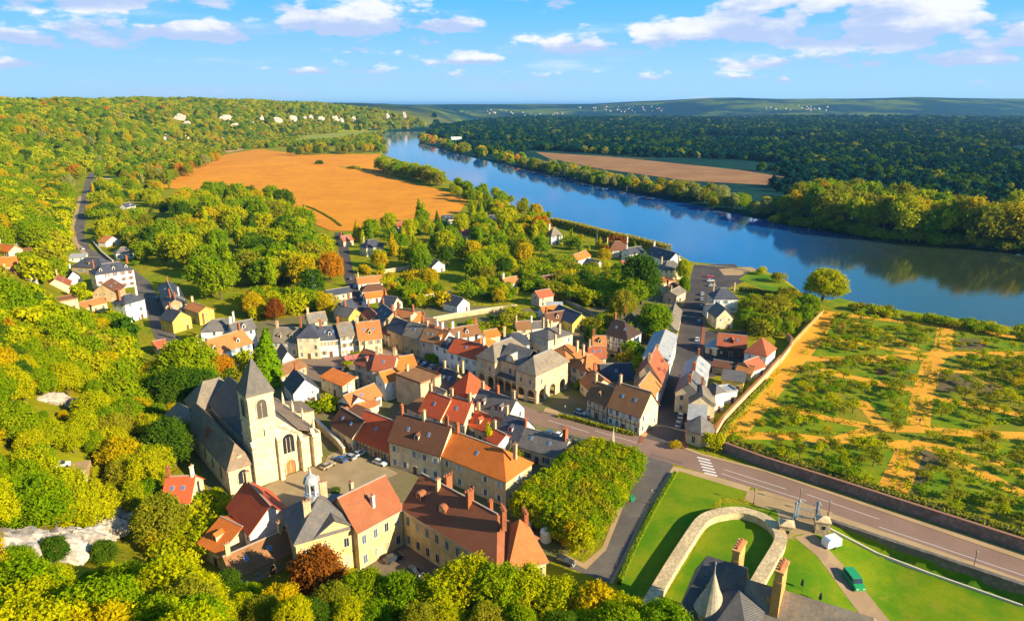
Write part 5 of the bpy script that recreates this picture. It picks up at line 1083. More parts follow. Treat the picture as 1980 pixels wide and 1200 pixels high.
part('roof', MB().slab([[loc(-2, -W2 - .6, ez - .3), loc(8, -W2 - .6, ez - .3), loc(8, 0, Tz), loc(1.0, 0, Tz)], [loc(8, W2 * .75 + .6, ez - .3), loc(-2, W2 * .75 + .6, ez - .3), loc(1.0, 0, Tz), loc(8, 0, Tz)], [loc(-2, W2 * .75 + .6, ez - .3), loc(-2, -W2 - .6, ez - .3), loc(1.0, 0, Tz)]], .25), CR, cs)
part('roof', MB().slab([[loc(8, -W2 - .5, ez - .8), loc(Lr + .6, -W2 - .5, ez - .8), loc(Lr - 3, -1, Tz - 1.6), loc(8, -1, Tz - 1.6)], [loc(Lr + .6, W2 * .75 + .5, ez - .8), loc(8, W2 * .75 + .5, ez - .8), loc(8, -1, Tz - 1.6), loc(Lr - 3, -1, Tz - 1.6)], [loc(Lr + .6, -W2 - .5, ez - .8), loc(Lr + .6, W2 * .75 + .5, ez - .8), loc(Lr - 3, -1, Tz - 1.6)]], .25), m_tile((.24, .20, .16), 'slate'), cs)
part('roof', MB().slab([[loc(3, -13.5, ez - 1), loc(7.5, -4, Tz - 2), loc(3, -4, Tz - 4.5)], [loc(7.5, -4, Tz - 2), loc(3, -13.5, ez - 1), loc(12, -13.5, ez - 1)], [loc(7.5, -4, Tz - 2), loc(12, -13.5, ez - 1), loc(12, -4, Tz - 4.5)]], .2), CR, cs)
part('wall', MB().poly([loc(3.3, -13.2, -2), loc(11.7, -13.2, -2), loc(11.7, -13.2, ez - 1), loc(3.3, -13.2, ez - 1)]).poly([loc(11.7, -13.2, -2), loc(11.7, -7, -2), loc(11.7, -7, ez - 1), loc(11.7, -13.2, ez - 1)]).poly([loc(3.3, -7, -2), loc(3.3, -13.2, -2), loc(3.3, -13.2, ez - 1), loc(3.3, -7, ez - 1)]), CW, cs)
tq = loc(3.4, -5.5, 0)
tur = part('turret', MB().cyl(tq[0], tq[1], [(-2, 2.5), (ez + 1.5, 2.5)], 18), CW, cs); part('turret_roof', MB().cyl(tq[0], tq[1], [(ez + 1.4, 3.0), (ez + 1.9, 2.7), (ez + 5.2, 1.2), (ez + 8.6, .12), (ez + 10.4, .04)], 20), m_tile((.33, .29, .22), 'slate'), tur)
part('finial', MB().cyl(tq[0], tq[1], [(ez + 10.3, .12), (ez + 10.6, .22), (ez + 11.0, .05), (ez + 12, .02)], 8), m_plain('lead', (.2, .2, .22)), tur)
def big_chimney(u, v, zb, zt, par):
    q = loc(u, v, 0); m = part('chimney', MB().box(-1.9, 1.9, -.62, .62, zb, zt - .5).box(-2.05, 2.05, -.78, .78, zt - .5, zt - .1).box(-2.0, -1.2, -.7, .7, zb, zt - 2.2), m_plaster((.66, .34, .12)), par, (q[0], q[1], 0), (0, 0, math.atan2(vx.y, vx.x) - .12))
    for k in range(4): part('chimney_pot', MB().cyl((k - 1.5) * .85, 0, [(zt - .1, .28), (zt + .55, .22)], 8), m_plain('terracotta_pot', (.45, .15, .07)), m)
big_chimney(6.0, 2.2, ez, Tz + 2.6, cs); big_chimney(13.6, -2.2, ez - 2, Tz + 4.0, cs)
for u, v, z in ((2.2, -3.6, Tz - 4.6), (12.5, -3.0, Tz - 3.8)):
    q = loc(u, v, z); part('dormer', MB().poly([(-.6, 0, 0), (.6, 0, 0), (.6, 0, 1), (0, 0, 1.7), (-.6, 0, 1)]).box(-.6, .6, .01, 1.6, 0, .95), m_plaster((.62, .36, .16)), cs, q, (0, 0, math.atan2(ux.y, ux.x)))
# ------------------------------------------------------------------ walls and hedges
def wall_line(name, label, px, h, th, m, cap=None, cat='wall', pts=None, z0=0.0, capw=.12):
    """masonry wall along a surveyed base line, with a coping"""
    P = pts or [flat(*q) for q in px]; L, R = [], []
    for i, p in enumerate(P):
        d = (P[min(i + 1, len(P) - 1)] - P[max(i - 1, 0)]); d.z = 0; d.normalize(); n = Vector((-d.y, d.x, 0)); L.append(p); R.append(p + n * th)
    o0 = P[0]; o = thing(name, label, cat, (o0.x, o0.y, z0))
    def strip(Ls, Rs, a, b):
        mb = MB(); rg = [[(l.x - o0.x, l.y - o0.y, a), (r.x - o0.x, r.y - o0.y, a), (r.x - o0.x, r.y - o0.y, b), (l.x - o0.x, l.y - o0.y, b)] for l, r in zip(Ls, Rs)]
        return mb.rings(rg)
    part('masonry', strip(L, R, -1.5, h), m, o)
    if cap is not None:
        L2, R2 = [], []
        for l, r in zip(L, R): n = (r - l).normalized(); L2.append(l - n * capw); R2.append(r + n * capw)
        part('coping', strip(L2, R2, h + .002, h + .22), cap, o)
    return o
GREYW = m_stone((.26, .19, .165), .7, 'render_wall'); CREAMW = m_stone((.66, .50, .28), .9, 'garden_wall'); TILECAP = m_tile((.42, .17, .08)); STONECAP = m_plain('pale_coping', (.62, .55, .44))
wall_line('garden_wall', 'long grey retaining wall between road and kitchen garden', [(1386, 870), (1480, 905), (1600, 943), (1780, 1002), (1980, 1068), (2300, 1174)], 3.0, .6, GREYW, m_plain('mossy_coping', (.30, .15, .09)))
wall_line('garden_wall', 'cream wall with tiled coping beside the street row', [(1384, 846), (1400, 818), (1440, 776), (1480, 735), (1510, 700)], 2.6, .5, CREAMW, TILECAP)
wall_line('garden_wall', 'curved wall by the pyramid roofed house', [(1508, 704), (1528, 678), (1532, 664), (1522, 655)], 2.4, .5, CREAMW, TILECAP)
wall_line('garden_wall', 'ochre wall between shrubbery and kitchen garden', [(1530, 672), (1560, 640), (1592, 606)], 2.2, .5, m_stone((.5, .33, .1), 1, 'ochre_wall'), None)
wall_line('garden_wall', 'long pale stone wall below the meadow garden', [(838, 623), (880, 615), (950, 604), (1000, 598)], 2.2, .5, CREAMW, STONECAP)
wall_line('garden_wall', 'pale wall below the round yellow tree', [(768, 586), (820, 579), (872, 571)], 2.2, .5, CREAMW, STONECAP)
wall_line('garden_wall', 'pale wall beside the dark pond', [(742, 529), (775, 524), (806, 519)], 2.2, .5, CREAMW, STONECAP)
wall_line('garden_wall', 'far pale wall across the valley orchard', [(186, 349), (240, 349), (298, 347)], 2.6, .6, CREAMW, STONECAP)
wall_line('garden_wall', 'pale wall below the clipped round trees', [(205, 444), (250, 440), (305, 437)], 2.4, .6, CREAMW, STONECAP)
wall_line('garden_wall', 'low wall bordering the valley road lawn', [(178, 468), (196, 490), (218, 508)], 1.4, .5, CREAMW, STONECAP)
wall_line('garden_wall', 'lane wall through the allotments', [(1070, 568), (1100, 588), (1140, 608), (1160, 622)], 1.8, .4, m_stone((.3, .26, .22), 1, 'lane_wall'), None)
wall_line('garden_wall', 'sloping stone wall beside the church lane', [(598, 812), (625, 838), (650, 862), (664, 880)], 2.2, .6, CREAMW, STONECAP)
wall_line('garden_wall', 'pale wall in the riverside allotments', [(1015, 512), (1045, 504), (1072, 500)], 1.8, .4, CREAMW, None)
wall_line('garden_wall', 'pink wall at the garden lawn', [(555, 590), (592, 583), (604, 581)], 2.0, .4, m_stone((.55, .36, .22), 1, 'pink_wall'), None)
wall_line('quay_wall', 'stone quay wall at the river end of the street', [(1346, 512), (1400, 517), (1450, 524)], .5, .6, CREAMW, None)
# round ended castle wall
inn = [(1262, 1190), (1285, 1150), (1311, 1105), (1340, 1058), (1361, 1026), (1376, 1014), (1395, 1008), (1420, 1004), (1443, 1006), (1468, 1015), (1488, 1030), (1497, 1048), (1492, 1066), (1470, 1102), (1448, 1140)]
P = [flat(*q) for q in inn]; sm = []
for i in range(len(P) - 1):                                  # Catmull-Rom through the surveyed foot of the wall
    p0, p1, p2, p3 = P[max(i - 1, 0)], P[i], P[i + 1], P[min(i + 2, len(P) - 1)]
    for k in range(4):
        t = k / 4; sm.append(.5 * (2 * p1 + (p2 - p0) * t + (2 * p0 - 5 * p1 + 4 * p2 - p3) * t * t + (3 * p1 - p0 - 3 * p2 + p3) * t ** 3))
sm.append(P[-1])
wall_line('castle_wall', 'thick pale stone wall curving round the castle lawn', None, 1.75, 2.4, m_stone((.80, .60, .33), .7, 'castle_stone'), m_stone((.72, .54, .30), 1.2, 'castle_cap'), pts=sm)
rw = [flat(*q) for q in ((1608, 1008), (1700, 1039), (1800, 1072), (1980, 1132), (2300, 1240))]
wall_line('retaining_wall', 'dark grey retaining wall between main road and castle lawn', None, .5, .5, m_stone((.20, .17, .145), .7, 'moat_wall'), None, pts=[p + Vector((0, 0, 0)) for p in rw]).children[0].location.z = 0
for o in [o for o in bpy.data.objects if o.name == 'retaining_wall']:
    o.children[0].data = (lambda mb: mb.mesh('masonry', m_stone((.20, .17, .145), .7, 'moat_wall')))(MB().rings([[(p.x - rw[0].x + dx, p.y - rw[0].y + dy, z) for dx, dy, z in ((-.35, -.65, -4.5), (.2, .35, -4.5), (.2, .35, .55), (-.35, -.65, .55))] for p in rw]))
kb = MB(); off = Vector((-.49, -.87, 0)) * 3.0
kp = [p + off for p in rw[:4]]
kerb = thing('kerb', 'pale stone kerb along the foot of the retaining wall', 'kerb', (kp[0].x, kp[0].y, 0))
part('stone', kb.rings([[(p.x - kp[0].x + dx, p.y - kp[0].y + dy, tz(p.x, p.y) + z) for dx, dy, z in ((0, 0, -.4), (.2, .35, -.4), (.2, .35, .55), (0, 0, .55))] for p in kp]), STONECAP, kerb)
# hedges: leaf faces over a clipped body
def hedge(label, px, h, wd, leaf, n_per=26, size=.3, name='hedge'):
    P = [flat(*q) for q in px]; o = thing(name, label, 'hedge', P[0]); co = []; core = MB(); r = np.random.default_rng(len(px) + abs(int(P[0].x)))
    segs = [(a - P[0], b - P[0]) for a, b in zip(P, P[1:])]
    for a, b in segs:
        d = (b - a); L = d.length; d.normalize(); nv_ = Vector((-d.y, d.x, 0)); n = int(L * n_per)
        core.rings([[tuple(q + nv_ * s * wd * .42 + Vector((0, 0, z))) for s, z in ((-1, 0), (1, 0), (.85, h * .88), (-.85, h * .88))] for q in (a, b)])
        for k in range(n):
            t = r.random() * L; f = r.random(); s = r.choice((-1, 1))
            if f < .45: q = a + d * t + nv_ * (r.random() - .5) * wd + Vector((0, 0, h * (.92 + .16 * r.random()))); nr = Vector((0, 0, 1))
            else: q = a + d * t + nv_ * s * wd * (.46 + .08 * r.random()) + Vector((0, 0, h * r.random())); nr = nv_ * s + Vector((0, 0, .4))
            nr = (nr + Vector(r.normal(size=3)) * .4).normalized(); u = nr.orthogonal().normalized(); v = nr.cross(u); sz = size * (.6 + .8 * r.random())
            co += [q + u * sz, q + v * sz * .7, q - u * sz, q - v * sz * .7]
    arr = np.array([tuple(c) for c in co]); me = np_mesh('foliage', arr, np.arange(len(arr)).reshape(-1, 4), [LEAF[leaf]])
    at = me.attributes.new('tint', 'FLOAT', 'FACE'); at.data.foreach_set('value', r.random(len(me.polygons)).astype(np.float32))
    link('foliage', me, o); part('branches', core, m_plain('hedge_inner', (.05, .06, .015)), o)
    return o
hedge('long golden clipped hedge along the river bank', [(1068, 434), (1120, 446), (1180, 462), (1240, 476), (1292, 490)], 5.5, 6, 'gold', 30, .5)
hedge('low green hedge between pavement and castle lawn', [(1196, 1130), (1222, 1070), (1262, 990), (1306, 916)], .9, .9, 'green', 60, .16)
hedge('low hedge along the foot of the cream garden wall', [(1392, 850), (1412, 818), (1450, 778), (1490, 736)], 1.2, 1.6, 'lime', 40, .2)
hedge('dark hedge beside the riverside lawn', [(1430, 562), (1480, 570), (1530, 576), (1575, 590)], 2.4, 3, 'olive', 40, .3)
hedge('hedge along the field track', [(586, 398), (605, 404), (625, 414), (645, 426), (660, 438)], 1.1, 1.6, 'olive', 24, .35)
hedge('dark clipped hedge round the memorial', [(604, 962), (625, 968), (648, 960), (650, 948)], 1.2, 2.2, 'dark', 50, .2)
hedge('flower hedge before the half timbered inn', [(1080, 806), (1110, 812), (1160, 826), (1225, 842)], 1.2, 1.2, 'lime', 40, .2)
hedge('loose row of shrubs along the top of the long grey wall', [(1402, 857), (1480, 883), (1600, 921), (1780, 978), (1980, 1040), (2060, 1066)], 1.7, 3.0, 'olive', 45, .26)
hedge('garden hedge behind the slate house', [(1000, 862), (1030, 880), (1062, 895)], 2.0, 2.5, 'lime', 40, .25)

# ------------------------------------------------------------------ street things
CARP = [(-2.1, .35), (-2.15, .62), (-2.05, .86), (-1.75, .95), (.95, .95), (1.75, .84), (2.1, .62), (2.12, .35)]
def extr(mb, prof, w0, w1=None, m=0, side=None):
    """extrude a side profile (x, z) across y; the flanks narrow towards the top"""
    w1 = w1 or w0; zs = [p[1] for p in prof]; z0, z1 = min(zs), max(zs); wd = lambda z: w0 + (w1 - w0) * (z - z0) / (z1 - z0)
    A = [(x, -wd(z) / 2, z) for x, z in prof]; B = [(x, wd(z) / 2, z) for x, z in prof]; n = len(prof)
    mb.poly(A, m if side is None else side); mb.poly(B[::-1], m if side is None else side)
    for i in range(n): j = (i + 1) % n; mb.poly([A[j], A[i], B[i], B[j]], m)
CARM = {}
def car_paint(c):
    k = 'paint_%s' % c; col = {'white': (.72, .72, .7), 'silver': (.42, .43, .45), 'dark': (.035, .038, .045), 'blue': (.04, .11, .28), 'red': (.42, .03, .025), 'grey': (.16, .17, .18), 'green': (.02, .30, .09), 'tan': (.38, .28, .17)}[c]
    def f(n, b, m): b.inputs['Base Color'].default_value = (*col, 1); b.inputs['Roughness'].default_value = .28; b.inputs['Specular IOR Level'].default_value = .5; b.inputs['Coat Weight'].default_value = .5
    return mat(k, f)
mb = MB(); extr(mb, CARP, 1.78, 1.70); BODY = mb.mesh('body', car_paint('white'))
mb = MB(); extr(mb, [(-1.85, .93), (-1.35, 1.42), (.15, 1.45), (1.0, .93)], 1.66, 1.25); CABIN = mb.mesh('cabin_glass', m_plain('car_glass', (.03, .045, .06), .08, 0, .7))
CROOF = MB().box(-1.3, .12, -.60, .60, 1.455, 1.49).mesh('roof_panel', car_paint('white'))
mb = MB(); mb.rings([[(.33 * math.cos(k * .524), y, .33 + .33 * math.sin(k * .524)) for k in range(12)] for y in (-.1, .1)]); WHEEL = mb.mesh('wheel', m_plain('tyre', (.02, .02, .02)))
HEADL = MB().box(-.03, .03, -.2, .2, -.08, .08).mesh('headlight', m_plain('lamp_glass', (.7, .7, .65), .2)); TAILL = MB().box(-.03, .03, -.16, .16, -.1, .1).mesh('taillight', m_plain('tail_glass', (.35, .02, .02), .3))
mb = MB(); extr(mb, [(-2.4, .35), (-2.45, 1.9), (-2.25, 2.05), (.95, 2.05), (1.45, 1.15), (2.35, .95), (2.45, .35)], 1.95, 1.8); VANB = mb.mesh('body', car_paint('white'))
VANG = MB().poly([(1.0, -.78, 1.98), (1.0, .78, 1.98), (1.46, .86, 1.2), (1.46, -.86, 1.2)][::-1]).mesh('windscreen', m_plain('car_glass', (.03, .045, .06)))
VANS = MB().box(-1.9, .95, -.02, .02, 1.3, 1.85).mesh('side_window', m_plain('car_glass', (.03, .045, .06)))
def car(p, heading, colour, label, group='parked cars', van=False, k=1.0):
    o = thing('van' if van else 'car', label, 'van' if van else 'car', (p.x, p.y, p.z + .02), heading, group); o.scale = (k, k, k); pm = car_paint(colour)
    link('body', VANB if van else BODY, o, mat=pm)
    if van:
        link('windscreen', VANG, o, (.05, 0, .03))
        for s in (-1, 1): link('side_window', VANS, o, (0, s * .95, 0))
    else: link('cabin_glass', CABIN, o); link('roof_panel', CROOF, o, mat=pm)
    for x in (-1.3, 1.35):
        for s in (-1, 1): link('wheel', WHEEL, o, (x, s * .84, 0))
    for s in (-1, 1): link('headlight', HEADL, o, ((2.42 if van else 2.08), s * .62, .7)); link('taillight', TAILL, o, ((-2.46 if van else -2.13), s * .66, .75))
    return o
def car_px(a, b, colour, label, **k):
    """a -> b gives the way the car points"""
    p, q = flat(*a), flat(*b); d = q - p; return car(p, math.atan2(d.y, d.x), colour, label, **k)
for a, b, c, l in (((634, 903), (652, 893), 'tan', 'tan car nearest the church buttress'), ((658, 891), (640, 884), 'blue', 'dark blue car between tan and white cars'), ((676, 886), (660, 880), 'silver', 'silver blue car in the church square row'), ((696, 879), (710, 872), 'white', 'white roofed car by the timbered barn'),
                   ((735, 897), (752, 903), 'white', 'white car alone on the church square gravel'), ((678, 864), (690, 870), 'grey', 'grey car at the end of the church lane'),
                   ((1334, 728), (1340, 706), 'red', 'bright red car parked in the straight street'), ((1331, 742), (1336, 722), 'dark', 'black car just below the red car'), ((1330, 756), (1336, 736), 'dark', 'dark car two behind the red car'),
                   ((1323, 778), (1328, 758), 'dark', 'navy car leading the lower row of the street'), ((1319, 792), (1325, 772), 'blue', 'blue car in the lower row of the street'), ((1316, 806), (1321, 788), 'white', 'white car with dark windows in the lower street row'), ((1312, 822), (1318, 800), 'silver', 'silver car nearest the street mouth'),
                   ((1348, 658), (1352, 638), 'white', 'white car parked high on the street pavement'), ((1347, 669), (1350, 650), 'blue', 'blue car behind the white street car'), ((1351, 624), (1354, 606), 'blue', 'lone blue car in the upper street'), ((1356, 594), (1358, 580), 'grey', 'grey car near the quay end of the street'), ((1357, 580), (1359, 566), 'silver', 'silver car below the quay parking'), ((1358, 570), (1360, 560), 'white', 'white car at the top of the street'),
                   ((1372, 536), (1390, 536), 'red', 'red car on the quay'), ((1374, 544), (1392, 544), 'white', 'white car next to the red quay car'), ((1376, 553), (1394, 552), 'silver', 'silver car nearest the quay lawn'),
                   ((1060, 842), (1050, 852), 'blue', 'blue car first in the main road lay-by'), ((1078, 846), (1068, 856), 'white', 'white car in the main road lay-by'), ((1100, 853), (1090, 864), 'dark', 'dark car in the main road lay-by'), ((1119, 860), (1109, 872), 'dark', 'black car beside the clipped lime trees'),
                   ((808, 702), (818, 696), 'dark', 'dark car first in the town square row'), ((822, 706), (832, 699), 'blue', 'blue car in the town square row'), ((836, 711), (846, 704), 'silver', 'silver car in the town square row'), ((850, 717), (860, 710), 'red', 'dark red car last in the town square row'),
                   ((699, 576), (692, 560), 'silver', 'silver car in the narrow street'), ((703, 588), (697, 572), 'blue', 'blue car in the narrow street'), ((708, 598), (701, 582), 'white', 'white car in the narrow street'), ((714, 611), (707, 595), 'dark', 'dark car lowest in the narrow street'), ((686, 556), (680, 540), 'white', 'white car at the upper bend of the narrow street'), ((678, 540), (674, 526), 'grey', 'grey car highest in the narrow street'),
                   ((160, 440), (162, 425), 'dark', 'dark car on the valley road'), ((160, 482), (170, 490), 'white', 'white car at the valley road bend'), ((304, 578), (300, 562), 'grey', 'grey car on the shaded hill road'), ((1190, 690), (1200, 692), 'dark', 'dark car in the villa yard'), ((1186, 722), (1198, 724), 'grey', 'grey car below the villa yard'), ((1122, 800), (1134, 804), 'silver', 'silver car beside the inn terrace'),
                   ((800, 1108), (818, 1116), 'dark', 'dark car in the shaded courtyard'), ((760, 1082), (775, 1075), 'dark', 'black car under the courtyard wall'), ((1092, 1088), (1104, 1092), 'dark', 'dark car at the foot of the ochre pavilion')):
    car_px(a, b, c, l)
p = hit(1650, 1128); q = hit(1662, 1146); car(p, math.atan2(q.y - p.y, q.x - p.x), 'green', 'bright green van on the castle court path', None, True, 1.12)
p = hit(118, 902); car(p, .5, 'white', 'white car on the wooded hillside terrace', None)
p = flat(654, 719); car(p, 0.2, 'blue', 'blue van parked in the pale yard', None, True, .9)
# white trailer
p = hit(1607, 1056); o = thing('trailer', 'white box trailer beside the castle gate', 'trailer', p, .35)
mb = MB(); extr(mb, [(-2.0, .5), (-2.1, 1.4), (-1.9, 2.3), (-1.4, 2.6), (1.5, 2.6), (1.9, 2.2), (2.0, .5)], 2.1, 1.95); part('body', mb, m_plain('trailer_white', (.74, .75, .76), .35), o)
part('window', MB().box(-.5, .5, -.04, .04, 0, .5), GLASS, o, (1.93, 0, 1.5), (0, 0, math.pi / 2)); part('drawbar', MB().box(-3.1, -2.0, -.06, .06, .42, .52), ZINC, o)
for s in (-1, 1): link('wheel', WHEEL, o, (0, s * 1.0, 0))
# lamp posts
IRON = m_plain('dark_iron', (.03, .03, .035), .5); BLUEI = m_plain('blue_iron', (.22, .28, .34), .6)
lampm = MB().cyl(0, 0, [(0, .16), (.5, .14), (.6, .07), (3.6, .05)], 8).mesh('post', IRON); lanm = MB().cyl(0, 0, [(3.6, .1), (3.7, .18), (4.2, .26), (4.25, .28), (4.5, .05)], 6).mesh('lantern', m_plain('lantern_glass', (.25, .24, .2), .3))
for px, l in (((1457, 974), 'black lamp post on the lawn corner of the gravel apron'), ((1545, 974), 'black lamp post in front of the castle gate'), ((1601, 998), 'black lamp post right of the castle gate'), ((1882, 1098), 'black lamp post on the main road pavement by the retaining wall'), ((1258, 976), 'lamp post beside the grey side road'), ((1092, 808), 'lamp post at the town hall corner')):
    p = flat(*px); o = thing('street_lamp', l, 'lamp post', p, 0, 'black street lamps'); link('post', lampm, o); link('lantern', lanm, o)
# castle gate
for px, l in (((1523, 1041), 'cream gate lodge left of the iron gate'), ((1593, 1033), 'cream gate lodge right of the iron gate')):
    p = flat(*px); o = thing('gate_lodge', l, 'lodge', (p.x, p.y + 1.4, 0), -.3, 'gate lodges'); part('wall', MB().box(-1.55, 1.55, -1.4, 1.4, -1, 3.0), CREAMW, o); part('cornice', MB().box(-1.75, 1.75, -1.6, 1.6, 3.0, 3.25), CREAMW, o); part('roof', MB().cyl(0, 0, [(3.25, 2.2), (3.9, .3)], 4, 0, math.pi / 4), CREAMC, o)
    part('window', MB().box(-.35, .35, -.05, .02, 0, .9), GLASS, o, (.2, -1.4, 1.3)); part('door', MB().box(-.45, .45, -.04, .02, 0, 1.9), DOORB, o, (1.55, .2, 0), (0, 0, math.pi / 2))
ga, gb = flat(1530, 1022), flat(1585, 1015); mid_ = (ga + gb) / 2 + Vector((1.6, 3.4, 0))
gt = thing('iron_gate', 'tall blue grey wrought iron gate before the castle court', 'gate', ga)
gpts = [ga, ga + (mid_ - ga) * .55 + Vector((-.8, 1.2, 0)), mid_ + Vector((-2, .4, 0)), mid_ + Vector((2, -.4, 0)), gb + (mid_ - gb) * .5 + Vector((1.2, .8, 0)), gb]
for a, b in zip(gpts, gpts[1:]):
    a, b = a - ga, b - ga; d = b - a; L = d.length; n = int(L / .28); mb = MB()
    for k in range(n): x = L * (k + .5) / n; mb.box(x - .03, x + .03, -.03, .03, 0, 2.9 + .5 * math.sin(math.pi * k / max(1, n - 1)))
    mb.box(0, L, -.04, .04, .3, .4); mb.box(0, L, -.04, .04, 2.5, 2.62)
    part('grille', mb, BLUEI, gt, a, (0, 0, math.atan2(d.y, d.x)))
for p in gpts[1:5]: p = p - ga; part('post', MB().box(p.x - .16, p.x + .16, p.y - .16, p.y + .16, 0, 4.4).cyl(p.x, p.y, [(4.4, .28), (4.7, .3), (5.2, .05)], 8), BLUEI, gt)
for s in range(2): p = gpts[2 + s] - ga; part('crest', MB().rings([[(p.x + (.9 + .12 * math.cos(b)) * math.cos(a), p.y + .12 * math.sin(b), 3.6 + (.9 + .12 * math.cos(b)) * math.sin(a)) for b in (0, 1.57, 3.14, 4.71)] for a in [k * math.pi / 8 for k in range(9)]]), BLUEI, gt)
# monuments
p = flat(1185, 864); o = thing('monument', 'white stone spire monument on the main road edge', 'monument', p); part('plinth', MB().cyl(0, 0, [(0, 1.4), (.4, 1.4), (.4, 1.0), (1.4, .9)], 4, 0, .78), m_stone((.66, .58, .44), 1, 'white_stone'), o); part('spire', MB().cyl(0, 0, [(1.4, .75), (1.9, .62), (6.2, .08)], 4, 0, .78), m_stone((.70, .60, .45), 1, 'white_stone'), o)
p = flat(617, 955); o = thing('war_memorial', 'pale obelisk memorial in the church square', 'memorial', p); part('plinth', MB().box(-1.3, 1.3, -1.3, 1.3, 0, .5).box(-.9, .9, -.9, .9, .5, 1.5), m_stone((.62, .52, .38), 1, 'white_stone'), o); part('obelisk', MB().cyl(0, 0, [(1.5, .7), (5.0, .45), (5.6, .03)], 4, 0, .78), m_stone((.66, .56, .4), 1, 'white_stone'), o)
p = flat(1222, 968); o = thing('litter_bin', 'green wheeled bin on the side road kerb', 'bin', p, .3); part('body', MB().rings([[(-.5, -.4, .1), (.5, -.4, .1), (.5, .4, .1), (-.5, .4, .1)], [(-.7, -.55, 1.2), (.7, -.55, 1.2), (.7, .55, 1.2), (-.7, .55, 1.2)]]), m_plain('bin_green', (.03, .22, .12), .5), o); part('lid', MB().box(-.75, .75, -.6, .6, 1.2, 1.35), m_plain('bin_green', (.03, .22, .12), .5), o)
# cafe awnings
for k, (a, b) in enumerate((((664, 690), (680, 687)), ((681, 687), (696, 684)))):
    p, q = flat(*a, 2.8), flat(*b, 2.8); d = q - p; o = thing('awning', ['pink awning at the left of the cafe front', 'pink awning at the right of the cafe front'][k], 'awning', (p.x, p.y, 0), math.atan2(d.y, d.x)); part('fabric', MB().slab([[(0, -2.2, 2.2), (d.length, -2.2, 2.2), (d.length, 0, 3.1), (0, 0, 3.1)]], .08), m_plain('pink_canvas', (.55, .14, .12)), o); part('arm', MB().box(0, .06, -2.2, 0, 2.1, 2.18), IRON, o)
# people: one skinned figure each
def person(p, heading, top, legs, label):
    v = [(0, 0, .95), (0, 0, 1.2), (0, .01, 1.42), (0, .02, 1.55), (0, .03, 1.68), (.19, 0, 1.40), (.25, .05, 1.12), (.24, .16, .88), (-.19, 0, 1.40), (-.25, -.05, 1.12), (-.24, .04, .86), (.10, 0, .9), (.11, .12, .5), (.11, .16, .06), (-.10, 0, .9), (-.11, -.06, .5), (-.11, -.2, .08), (.11, .30, .04), (-.11, -.06, .04)]
    e = [(0, 1), (1, 2), (2, 3), (3, 4), (2, 5), (5, 6), (6, 7), (2, 8), (8, 9), (9, 10), (0, 11), (11, 12), (12, 13), (0, 14), (14, 15), (15, 16), (13, 17), (16, 18)]
    rad = [.15, .14, .15, .06, .11, .07, .05, .035, .07, .05, .035, .10, .07, .045, .10, .07, .045, .035, .035]
    me = bpy.data.meshes.new('body'); me.from_pydata(v, e, []); me.materials.append(m_plain(top, {'red_top': (.4, .05, .04), 'blue_top': (.05, .1, .25), 'dark_top': (.03, .03, .04)}[top]))
    o = thing('person', label, 'person', (p.x, p.y, p.z + .03), heading, None, me); md = o.modifiers.new('skin', 'SKIN')
    for i, r in enumerate(rad): me.skin_vertices[0].data[i].radius = (r, r)
    me.skin_vertices[0].data[0].use_root = True; o.modifiers.new('smooth', 'SUBSURF').levels = 1; return o
person(flat(1354, 529), .4, 'dark_top', None, 'person in dark clothes walking on the quay, nearer the river'); person(flat(1358, 531), .6, 'red_top', None, 'person in a red top walking on the quay'); person(flat(1778, 818), 2.0, 'blue_top', None, 'person in a blue top on the kitchen garden path')
# dark pond
p = flat(785, 545); struct('pond', MB().cyl(p.x, p.y, [(.01, 6.5), (.03, 6.5)], 20).mesh('pond', m_plain('pond_water', (.02, .03, .05), .1, 0, .5)), 'dark round pond in the walled garden')
# dark garden canopies on the castle lawn
for px, l in (((1550, 1138), 'dark folded parasol on the castle lawn'), ((1585, 1165), 'second dark parasol near the castle roof')):
    p = hit(*px); o = thing('parasol', l, 'parasol', p, 0, 'lawn parasols'); part('pole', MB().cyl(0, 0, [(0, .05), (2.4, .04)], 6), IRON, o); part('canopy', MB().cyl(0, 0, [(1.0, .35), (2.0, .25), (2.6, .03)], 8), m_plain('black_canvas', (.02, .02, .025)), o)
# ------------------------------------------------------------------ planting
def lab(place): return lambda lf: LC[lf] + ' ' + place
R1 = [('round', 1)]
grove([(345, 400), (430, 385), (520, 385), (575, 430), (640, 480), (655, 540), (625, 575), (560, 590), (470, 590), (400, 585), (350, 560), (290, 545), (272, 520), (290, 480), (335, 450)], 128, (14, 22), [('round', 8), ('tall', 1), ('cone', .6)], [('green', 6), ('lime', 4), ('dark', 2), ('gold', 1.2), ('olive', 1)], '', 'trees of the wood beside the ploughed field', .40, 1.08, lab('tree in the wood beside the ploughed field'))
grove([(690, 460), (760, 448), (800, 440), (880, 430), (920, 412), (1000, 420), (1050, 455), (1055, 490), (1010, 525), (960, 550), (900, 560), (860, 545), (800, 522), (740, 520), (695, 510)], 128, (10, 17), [('round', 7), ('tall', 2), ('cone', 1)], [('green', 6), ('lime', 5), ('dark', 2), ('gold', 1), ('olive', 1)], '', 'trees between field and allotments', .4, 1.05, lab('tree between the ploughed field and the allotments'), name='garden_tree')
grove([(900, 575), (960, 550), (1060, 505), (1130, 520), (1200, 530), (1260, 560), (1180, 600), (1100, 590), (1030, 560), (960, 590)], 165, (4, 9), [('bush', 4), ('round', 3), ('fruit', 2)], [('green', 5), ('lime', 4), ('gold', 1), ('dark', 2), ('olive', 2)], '', 'garden bushes of the allotments', .48, 1.1, lab('bush or small tree in the allotments'), name='garden_tree')
